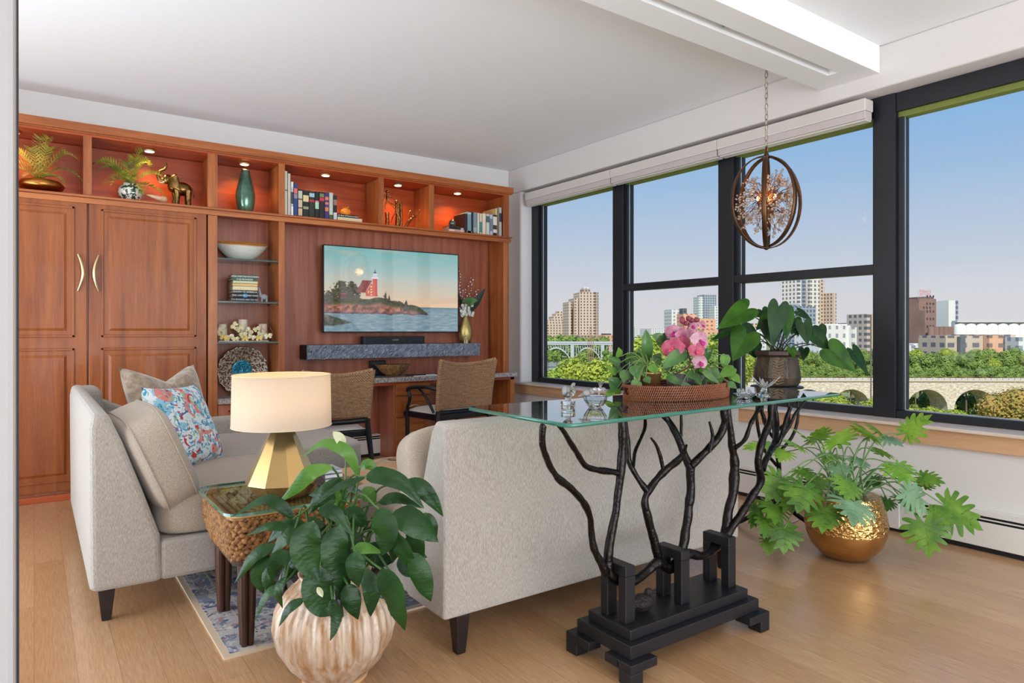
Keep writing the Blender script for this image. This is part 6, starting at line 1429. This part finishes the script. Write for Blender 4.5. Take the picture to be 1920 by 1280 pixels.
building('apartment_tower', 'tall tan apartment tower with a stepped shoulder in the corner window', [(1063, 1076, 566, None, fA, 26, 'shoulder', 3), (1074, 1088, 559, None, fA, 26, 'shoulder', 2), (1083, 1126, 548, None, fA, 26, 'main_block', 0), (1112, 1126, 547, None, fB, 26, 'side_wing', -1), (1093, 1110, 541, 548, fB, 12, 'penthouse', 4), (1096, 1108, 538, 541, fW, 10, 'plant_room', 5), (1075, 1126, 628, None, fB, 20, 'podium', -14)], 700, rz=.15)
building('terraced_houses', 'reddish low houses beside the arched bridge in the corner window', [(1126, 1152, 628, None, fO, 14, 'body', 0), (1134, 1150, 625, 628, M('roof_dark', (80, 78, 84), .8), 12, 'roof', 1)], 640)
building('office_tower', 'grey glass office tower above the orchid', [(1310, 1322, 556, None, fW, 20, 'white_core', 3), (1318, 1345, 552, None, fG, 24, 'glass_block', 0), (1326, 1345, 573, None, fW, 20, 'lower_wing', -22)], 900, rz=.1)
building('stepped_brick_offices', 'orange brick terraced office block above the orchid', [(1271, 1305, 580, None, fW, 22, 'rear_block', 20), (1280, 1310, 588, None, fO, 22, 'upper_block', 2), (1284, 1345, 597, None, fO, 24, 'middle_block', 0), (1300, 1345, 618, None, fO, 20, 'lower_block', -22), (1282, 1292, 578, 588, fD, 9, 'plant_room', 5)], 620, rz=.1)
building('low_warehouse', 'long low pale warehouse on the horizon behind the orchid leaves', [(1186, 1196, 613, None, fW, 20, 'tower', 1), (1214, 1262, 616, None, fW, 40, 'shed', 0)], 1100)
building('high_rise_tower', 'tallest cream high-rise tower behind the anthurium', [(1487, 1512, 526, None, fT, 20, 'side_wing', 2), (1508, 1548, 521, None, fT, 24, 'main_block', 0), (1540, 1565, 524, None, fA, 22, 'brown_wing', 3), (1497, 1508, 522, 612, fG, 20, 'glass_strip', -1), (1524, 1546, 510, 521, fG, 12, 'crown', 5), (1552, 1566, 548, None, fA, 18, 'lower_wing', -8)], 560, rz=.35)
building('grey_block', 'squat blue grey office block at the foot of the high-rise', [(1480, 1544, 574, None, fG, 24, 'main_block', 0), (1490, 1512, 570, 574, fG, 12, 'plant_room', 4)], 500, rz=.35)
building('riverside_hotel', 'ornate white hotel with rows of arched windows', [(1526, 1608, 610, None, fH, 20, 'main_block', 0), (1532, 1600, 607, 610, fH, 16, 'cornice', 1), (1590, 1608, 613, None, fH, 20, 'corner_bay', -3)], 330, rz=.2)
building('dark_block', 'dark slab building behind the white hotel', [(1602, 1623, 605, None, fD, 20, 'main_block', 0)], 420, rz=.1)
building('tan_block', 'pale tan building half hidden by the wide black mullion', [(1622, 1646, 588, None, fP, 20, 'main_block', 0), (1600, 1650, 643, None, fP, 20, 'low_wing', -60)], 400, rz=.1)
building('brick_shed', 'small red brick shed at the bridgehead beside the bronze pot', [(1384, 1414, 666, None, fBk, 10, 'body', 0), (1382, 1416, 663, 666, M('roof_grey', (120, 120, 128), .8), 10.5, 'roof', -.2)], 215, rz=.1)
building('white_apartments', 'pale low apartments behind the anthurium stems', [(1385, 1440, 622, None, fW, 20, 'body', 0), (1395, 1430, 616, 622, fW, 14, 'upper_floor', 2)], 560, rz=.1)
building('glass_block', 'dark glazed block left of the brown grain elevator', [(1690, 1712, 587, None, fD, 20, 'main_block', 0), (1694, 1712, 583, 587, fW, 14, 'roof_line', 2)], 420, rz=.1)
building('white_slab', 'slim white slab rising behind the brown grain elevator', [(1776, 1797, 563, None, fWs, 14, 'white_core', 0), (1790, 1797, 563, None, fG, 14, 'glass_side', -1)], 430, rz=.1)
# grain elevator with silos and roof sign
ge = building('grain_elevator', 'brown grain elevator with round silos at its foot and a red roof sign', [(1717, 1776, 560, None, fS, 20, 'head_house', 2), (1713, 1757, 582, None, fS, 20, 'body', -2), (1752, 1779, 612, None, fS, 16, 'side_block', -6), (1740, 1776, 556, 560, M('parapet', (100, 80, 78), .9), 14, 'parapet', 4)], 300, rz=.25)
kx = lambda px: (px - 1746) / FPX * 300
for k in range(4):
    x = kx(1713 + 9 + k * 10.5)
    MB().tube([(x, -5.5, 0), (x, -5.5, H + (HOR - 612) / FPX * 297 - GZ)], 1.3, 16).build('silo', fS, ge, local=True)
wm = MB()
for r_ in range(5):
    for k in range(3): wm.box(kx(1728 + k * 7) - .3, kx(1728 + k * 7) + .3, -2.2, -1.9, 29 + r_ * 3.3 - 3, 29.9 + r_ * 3.3 - 3)
wm.build('small_windows', M('pane_dark', (62, 54, 60), .5), ge, local=True)
red = M('sign_red', (214, 96, 104), .6)
zz_ = H + (HOR - 547) / FPX * 300 - GZ
sgp = MB()
for k in range(8): sgp.box(kx(1730 + k * 4) - .05, kx(1730 + k * 4) + .05, 3.1, 3.2, H + (HOR - 560) / FPX * 300 - GZ, zz_ + 1.2)
sgp.box(kx(1729), kx(1760), 3.1, 3.2, zz_ - .15, zz_ - .05).box(kx(1729), kx(1760), 3.1, 3.2, zz_ - 1.9, zz_ - 1.8); sgn = sgp.build('sign_frame', M('sign_frame', (190, 180, 184), .6), ge, local=True)
text("Pillsbury's", (kx(1745), 3.0, zz_ + .45), 1.7, red, sgn, world=False, sx=.95)
text('BEST FLOUR', (kx(1745), 3.0, zz_ - 1.0), 1.35, red, sgn, world=False, sx=.8)
# white concrete silos
c = Q(1862, 621, v=380); ws = thing('white_silos', 'long row of bright white round-topped silos on the skyline', 'silo', (c.x, c.y, GZ), -YAW)
kx = lambda px: (px - 1862) / FPX * 380
for k in range(7):
    x = kx(1800 + k * 20); zt_2 = H + (HOR - 606) / FPX * 380 - GZ
    m = MB().lathe([(3.0, 0), (3.0, zt_2 - 2), (2.2, zt_2 - .6), (.01, zt_2)], (x, 0, 0), 24); m.build('silo', fWs, ws, local=True)
MB().box(kx(1792), kx(1936), -1.2, 3.5, H + (HOR - 604) / FPX * 380 - GZ, H + (HOR - 601) / FPX * 380 - GZ).box(kx(1792), kx(1936), 1, 4, 0, H + (HOR - 604) / FPX * 380 - GZ).build('gallery', M('gallery_grey', (186, 186, 188), .8), ws, local=True)
building('mill_apartments', 'long modern apartment block with dark bays in front of the white silos', [(1768, 1845, 629, None, fP, 16, 'main_block', 0), (1843, 1925, 627, None, fP, 16, 'long_wing', 4), (1842, 1872, 628, None, fO, 10, 'brown_bay', -3), (1790, 1802, 631, None, fD, 10, 'dark_bay', -2), (1872, 1880, 630, None, fD, 10, 'dark_bay', -2), (1900, 1925, 632, None, fW, 10, 'white_bay', -3)], 260, rz=.06)
building('low_white_building', 'low white building at the foot of the brown grain elevator', [(1690, 1762, 647, None, fW, 12, 'body', 0), (1716, 1750, 644, 647, fW, 8, 'upper_floor', 1)], 280, rz=.05)
building('distant_blocks', 'cluster of small distant blocks glimpsed behind the anthurium leaves', [(1380, 1404, 600, None, fW, 16, 'body', 0), (1412, 1436, 606, None, fA, 16, 'body', 4)], 620, rz=.1)
# ground and river
gm_ = M('ground_green', (96, 112, 66), .95, c2=(140, 140, 100), vscale=.03)
m = MB(); a0, a1 = Q(200, 621, v=3), None
gg_ = MB().add([tuple(FW * v_ + RT * u_ + Vector((0, 0, GZ))) for v_, u_ in ((10, -8), (10, 500), (4500, 6500), (4500, -2500))], [(0, 1, 2, 3)], False)
struct(gg_.build('ground', gm_))
rv = MB().add([tuple(FW * v_ + RT * u_ + Vector((0, 0, GZ + .15))) for v_, u_ in ((290, -20), (235, 60), (400, 230), (620, 190), (520, -40))], [(0, 1, 2, 3, 4)], False)
tag(rv.build('river', M('river_water', (150, 158, 158), .25, bump=.3, bscale=.5), loc=tuple(FW * 400 + Vector((0, 0, GZ)))), 'calm grey river beneath the far arched bridge', 'river', kind='stuff')
# far bridge (pane at the corner) : open spandrel arches
c = Q(1075, 621, v=440); fb = thing('arch_bridge', 'far pale concrete bridge with open spandrels and slender piers', 'bridge', (c.x, c.y, GZ), -YAW - .12)
k4 = 440 / FPX; cm = M('bridge_concrete', (168, 172, 180), .8); dz = H + (HOR - 643) * k4 - GZ
MB().box(-60, 70, -4, 4, dz - 1.1, dz).box(-60, 70, -4.2, -4, dz, dz + 1.2).build('deck', cm, fb, local=True)
for i, cx_ in enumerate((-21.5 + 0 - 0, 10.5 - 11, 18.9)): MB().box(cx_ - 1.1, cx_ + 1.1, -4, 4, 0, dz - 1).build('pier', cm, fb, local=True)
for (xa_, xb_) in ((-41, -22.5), (-20.5, -1.6), (.5, 17.8), (20, 39), (41, 60)):
    pts = []; n = 20
    for k in range(n + 1): u = k / n; pts.append((xa_ + (xb_ - xa_) * u, 6 + (dz - 8.5) * math.sin(PI * u) ** .8))
    poly = pts + [(x, z - 1.0) for x, z in reversed(pts)]
    ar = MB().prism(poly, -3.6, 3.6, 'y').build('arch', cm, fb, local=True)
    sp2 = MB()
    for k in range(1, 12):
        u = k / 12; x = xa_ + (xb_ - xa_) * u; z = 6 + (dz - 8.5) * math.sin(PI * u) ** .8; sp2.box(x - .2, x + .2, -3.2, 3.2, z, dz - 1)
    sp2.build('spandrel_posts', cm, ar, local=True)
# masts
c = Q(1108, 621, v=200); t = thing('smokestack_poles', 'four rusty red poles standing close together before the far bridge', 'poles', (c.x, c.y, GZ), -YAW)
for k in range(4): MB().tube([(-.9 + .55 * k, 0, 0), (-.9 + .55 * k, 0, H + (HOR - (612 if k in (1, 2) else 634)) / FPX * 200 - GZ)], .10, 6).build('pole', M('rust_pole', (168, 128, 110), .8), t, local=True)
for (px, yt, v_, lb) in ((1633, 590, 150, 'tall grey lamp mast just left of the widest black mullion'),):
    c = Q(px, 621, v=v_); MB_ = MB().tube([(c.x, c.y, GZ), (c.x, c.y, H + (HOR - yt) / FPX * v_)], .16, 8)
    tag(MB_.build('lamp_mast', M('mast_grey', (110, 96, 92), .7), loc=(c.x, c.y, GZ)), lb, 'mast')
# stone arch bridge
vb = 175; kb = vb / FPX; c = Q(1700, 621, v=vb); sb_ = thing('stone_arch_bridge', 'long pale limestone railway bridge with round arches among the trees', 'bridge', (c.x, c.y, GZ), -YAW - .02)
stone = M('limestone', (176, 162, 146), .9, c2=(220, 208, 194), vscale=1.1, vst=(1, 1, 3), vlo=.4, vhi=.6); stn = stone.node_tree
kx = lambda px: (px - 1700) * kb
zd_ = H + (HOR - 714) * kb - GZ; zs = H + (HOR - 757) * kb - GZ
x = kx(1330); n = 18; arches = []
for (a, b) in ((1400, 1470), (1482, 1552), (1563, 1632), (1644, 1690), (1700, 1776), (1788, 1866), (1879, 1956), (1968, 2040)): arches.append((kx(a), kx(b)))
poly = [(kx(1200), 0), (kx(1200), zd_)]; face = MB()
# front and back faces as strips around each arch
def archwall():
    m = MB(); edges = []
    prev = kx(1250)
    for (a, b) in arches:
        m.box(prev, a, 0, 7.5, 0, zd_); prev = b
        r = (b - a) / 2; zc = zd_ - 2.2 - r * .95
        pts = [(a + r - r * math.cos(PI * k / n), zc + r * .95 * math.sin(PI * k / n)) for k in range(n + 1)]
        for k in range(n):
            (x0_, z0_), (x1_, z1_) = pts[k], pts[k + 1]
            vs = [(x0_, 0, z0_), (x1_, 0, z1_), (x1_, 0, zd_), (x0_, 0, zd_), (x0_, 7.5, z0_), (x1_, 7.5, z1_), (x1_, 7.5, zd_), (x0_, 7.5, zd_)]
            m.add(vs, [(0, 1, 2, 3), (5, 4, 7, 6), (0, 4, 5, 1)], False)
        m.box(a - .001, a + .001, 0, 7.5, 0, zc)
    m.box(prev, kx(2200), 0, 7.5, 0, zd_); return m
archwall().build('arcade', stone, sb_, local=True)
MB().box(kx(1250), kx(2200), -.25, 7.8, zd_ - .1, zd_ + .25).build('coping', M('coping', (200, 186, 172), .9), sb_, local=True)
rl = MB()
for k in range(90): rl.box(kx(1250) + k * 1.5, kx(1250) + k * 1.5 + .07, 0, .07, zd_ + .25, zd_ + 1.1)
rl.box(kx(1250), kx(2200), 0, .07, zd_ + 1.05, zd_ + 1.12).build('railing', M('rail_rust', (140, 96, 84), .8), sb_, local=True)
# trees
def leafcloud(name, n, mt, seed, sq=1.0, leaf=.05):
    r = random.Random(seed); m = MB(); blobs = []
    for k in range(9):
        a = r.uniform(0, 2 * PI); h = r.uniform(-.45, .75); rr_ = r.uniform(.25, .62)
        blobs.append((Vector((math.cos(a) * rr_, math.sin(a) * rr_, h * sq)), r.uniform(.34, .52)))
    blobs.append((Vector((0, 0, .1)), .7))
    for k in range(n):
        c, R = blobs[r.randrange(len(blobs))]
        d = Vector((r.gauss(0, 1), r.gauss(0, 1), r.gauss(0, 1) * sq)).normalized() * R * r.uniform(.72, 1.05)
        p = c + d; s = leaf * r.uniform(.6, 1.5); nn = (d.normalized() + Vector((r.uniform(-.7, .7), r.uniform(-.7, .7), r.uniform(-.2, .9)))).normalized()
        u = nn.orthogonal().normalized(); w = nn.cross(u); a = r.uniform(0, 6)
        u2 = u * math.cos(a) + w * math.sin(a); w2 = nn.cross(u2)
        m.add([p - u2 * s, p - w2 * s * .7, p + u2 * s, p + w2 * s * .7], [(0, 1, 2, 3)], False)
    cores = MB()
    for c, R in blobs: m.ball(c, R * .74, 10, 7, disp=.4)
    return m
gA = M('tree_lime', (140, 164, 62), .8, c2=(190, 196, 88), vscale=3.5, leaf=.3); gB = M('tree_green', (108, 136, 66), .8, c2=(150, 172, 92), vscale=3.5, leaf=.25)
gC = M('tree_olive', (138, 142, 66), .8, c2=(186, 150, 84), vscale=3.5, leaf=.25)
trk = M('trunk_bark', (110, 96, 84), .9)
protos = {}
LAND = [(1060, 'below the stepped apartment block'), (1092, 'below the apartment tower'), (1130, 'under the reddish houses'), (1180, 'beside the narrow black mullion'), (1235, 'behind the tray plants'), (1290, 'behind the orchid'), (1345, 'below the brick offices'), (1440, 'at the brick shed'), (1510, 'behind the bronze pot'), (1560, 'under the high-rise tower'), (1612, 'below the white hotel'), (1690, 'beside the widest mullion'), (1730, 'below the silos'), (1780, 'below the brown grain elevator'), (1840, 'under the mill apartments'), (1900, 'below the white silos'), (9999, 'near the picture edge')]
TREES = []
def tree(kind, px, py_top, v, r, label, group, zs_=1.0):
    """crown of radius r metres whose top shows at py_top"""
    c = Q(px, 621, v=v); zt2 = H + (HOR - py_top) / FPX * v; zc = zt2 - r * zs_ * 1.1; zb_ = min(GZ, zc - r * 1.1)
    t = thing('tree', label, 'tree', (c.x, c.y, GZ), group=group); TREES.append((group, px, t, label))
    if kind not in protos:
        nm, cnt, mt, sd = {'a': ('lime', 11000, gA, 1), 'b': ('green', 7000, gB, 2), 'c': ('olive', 11000, gC, 3), 'd': ('far', 1500, gB, 4), 'e': ('farlime', 1800, gA, 5)}[kind]
        o = leafcloud('crown', cnt, mt, sd, leaf=.034 if kind in 'ac' else .042 if kind == 'b' else .09).build('crown', mt, local=True); protos[kind] = o.data; bpy.data.objects.remove(o)
    o = bpy.data.objects.new('crown', protos[kind]); COL.objects.link(o); o.parent = t; o.location = (0, 0, zc - GZ); o.scale = (r, r, r * zs_); o.rotation_euler = (0, 0, random.uniform(0, 6))
    k = MB().tube([(0, 0, 0), (.1, .1, (zc - GZ) * .6), (0, 0, max(1, zc - GZ))], [r * .07, r * .05, r * .03], 7).build('trunk', trk, t, local=True)
    return t
R4 = random.Random(11)
G1 = 'lime trees below the corner window'
for i, (px, py, v, r) in enumerate([(1030, 676, 62, 4.2), (1062, 672, 70, 4.6), (1092, 664, 66, 4.2), (1122, 662, 64, 4.4), (1150, 668, 70, 4.4), (1012, 684, 58, 4.0), (1046, 690, 52, 3.6), (1085, 688, 50, 3.6), (1125, 686, 50, 3.6), (1165, 668, 62, 4), (1190, 662, 66, 4.4)]):
    tree('a', px, py, v, r, 'bright lime tree in the near bank', G1)
for i in range(15):
    px = 1015 + i * 8 + R4.uniform(-3, 3); tree('d', px, 626 + R4.uniform(-3, 3) + (4 if px > 1085 else 0), 560 + R4.uniform(-30, 50), 9, 'far tree behind the arched bridge', 'trees behind the far arched bridge')
for i, px in enumerate((1028, 1044, 1095, 1140)): tree('d', px, 654, 380, 4, 'tree seen through the far arches', 'trees seen through the far bridge arches')
for i in range(12):
    px = 1186 + i * 14 + R4.uniform(-4, 4); tree('e' if i % 2 else 'd', px, 628 + R4.uniform(-4, 6), 330 + R4.uniform(-60, 60), 8.5, 'distant tree in the pale belt', 'distant trees beyond the orchid')
for i in range(9):
    px = 1190 + i * 20; tree('b' if i % 2 else 'a', px, 662 + R4.uniform(-6, 6), 110 + R4.uniform(-10, 20), 5.5, 'mid-distance leafy tree', 'trees behind the tray plants')
for i in range(34):
    px = 1395 + i * 16.5 + R4.uniform(-5, 5); tree('b' if i % 3 else 'a', px, 656 + R4.uniform(-6, 12), 205 + R4.uniform(0, 25), R4.uniform(4.5, 6.5), 'green tree behind the stone bridge', 'tree belt behind the stone bridge')
for i in range(18):
    px = 1420 + i * 30 + R4.uniform(-5, 5); tree('b', px, 688 + R4.uniform(-5, 8), 192, R4.uniform(3.2, 4.5), 'low bush on the stone bridge line', 'low trees along the stone bridge')
for i in range(14):
    px = 1430 + i * 38 + R4.uniform(-8, 8); tree('d', px, 735 + R4.uniform(-4, 6), 198, 3.6, 'shaded shrub through a stone arch', 'shrubs seen through the stone arches')
for i, (px, py, v, r, k) in enumerate([(1560, 738, 100, 4, 'a'), (1592, 734, 92, 4, 'a'), (1625, 736, 90, 4, 'a'), (1655, 744, 84, 3.6, 'a'), (1700, 744, 82, 2.8, 'a'), (1724, 756, 80, 2.6, 'a'), (1750, 762, 78, 2.6, 'a'), (1780, 766, 76, 2.6, 'a'), (1812, 766, 76, 2.6, 'a'), (1845, 762, 74, 2.8, 'a'), (1530, 740, 104, 4, 'a'), (1500, 738, 108, 4, 'b')]):
    tree(k, px, py, v, r, 'yellow green crown before the stone bridge', 'near trees in front of the stone bridge')
tree('c', 1903, 736, 66, 3.3, 'large rust tinted tree above the sill near the picture edge', None)
tree('c', 1950, 728, 64, 3.8, 'second rust tinted tree, cut off by the picture edge', None)

ORD = ['first', 'second', 'third', 'fourth', 'fifth', 'sixth', 'seventh', 'eighth']
from collections import defaultdict
dd_ = defaultdict(list)
for g, px, t, lb in TREES:
    if g: dd_[(lb, next(w for q, w in LAND if px <= q))].append((px, t))
for (lb, w), L_ in dd_.items():
    L_.sort(key=lambda q: q[0])
    for i, (px, t) in enumerate(L_): t['label'] = lb + ' ' + w + ('' if len(L_) == 1 else ', %s from the left' % ORD[min(i, 7)])
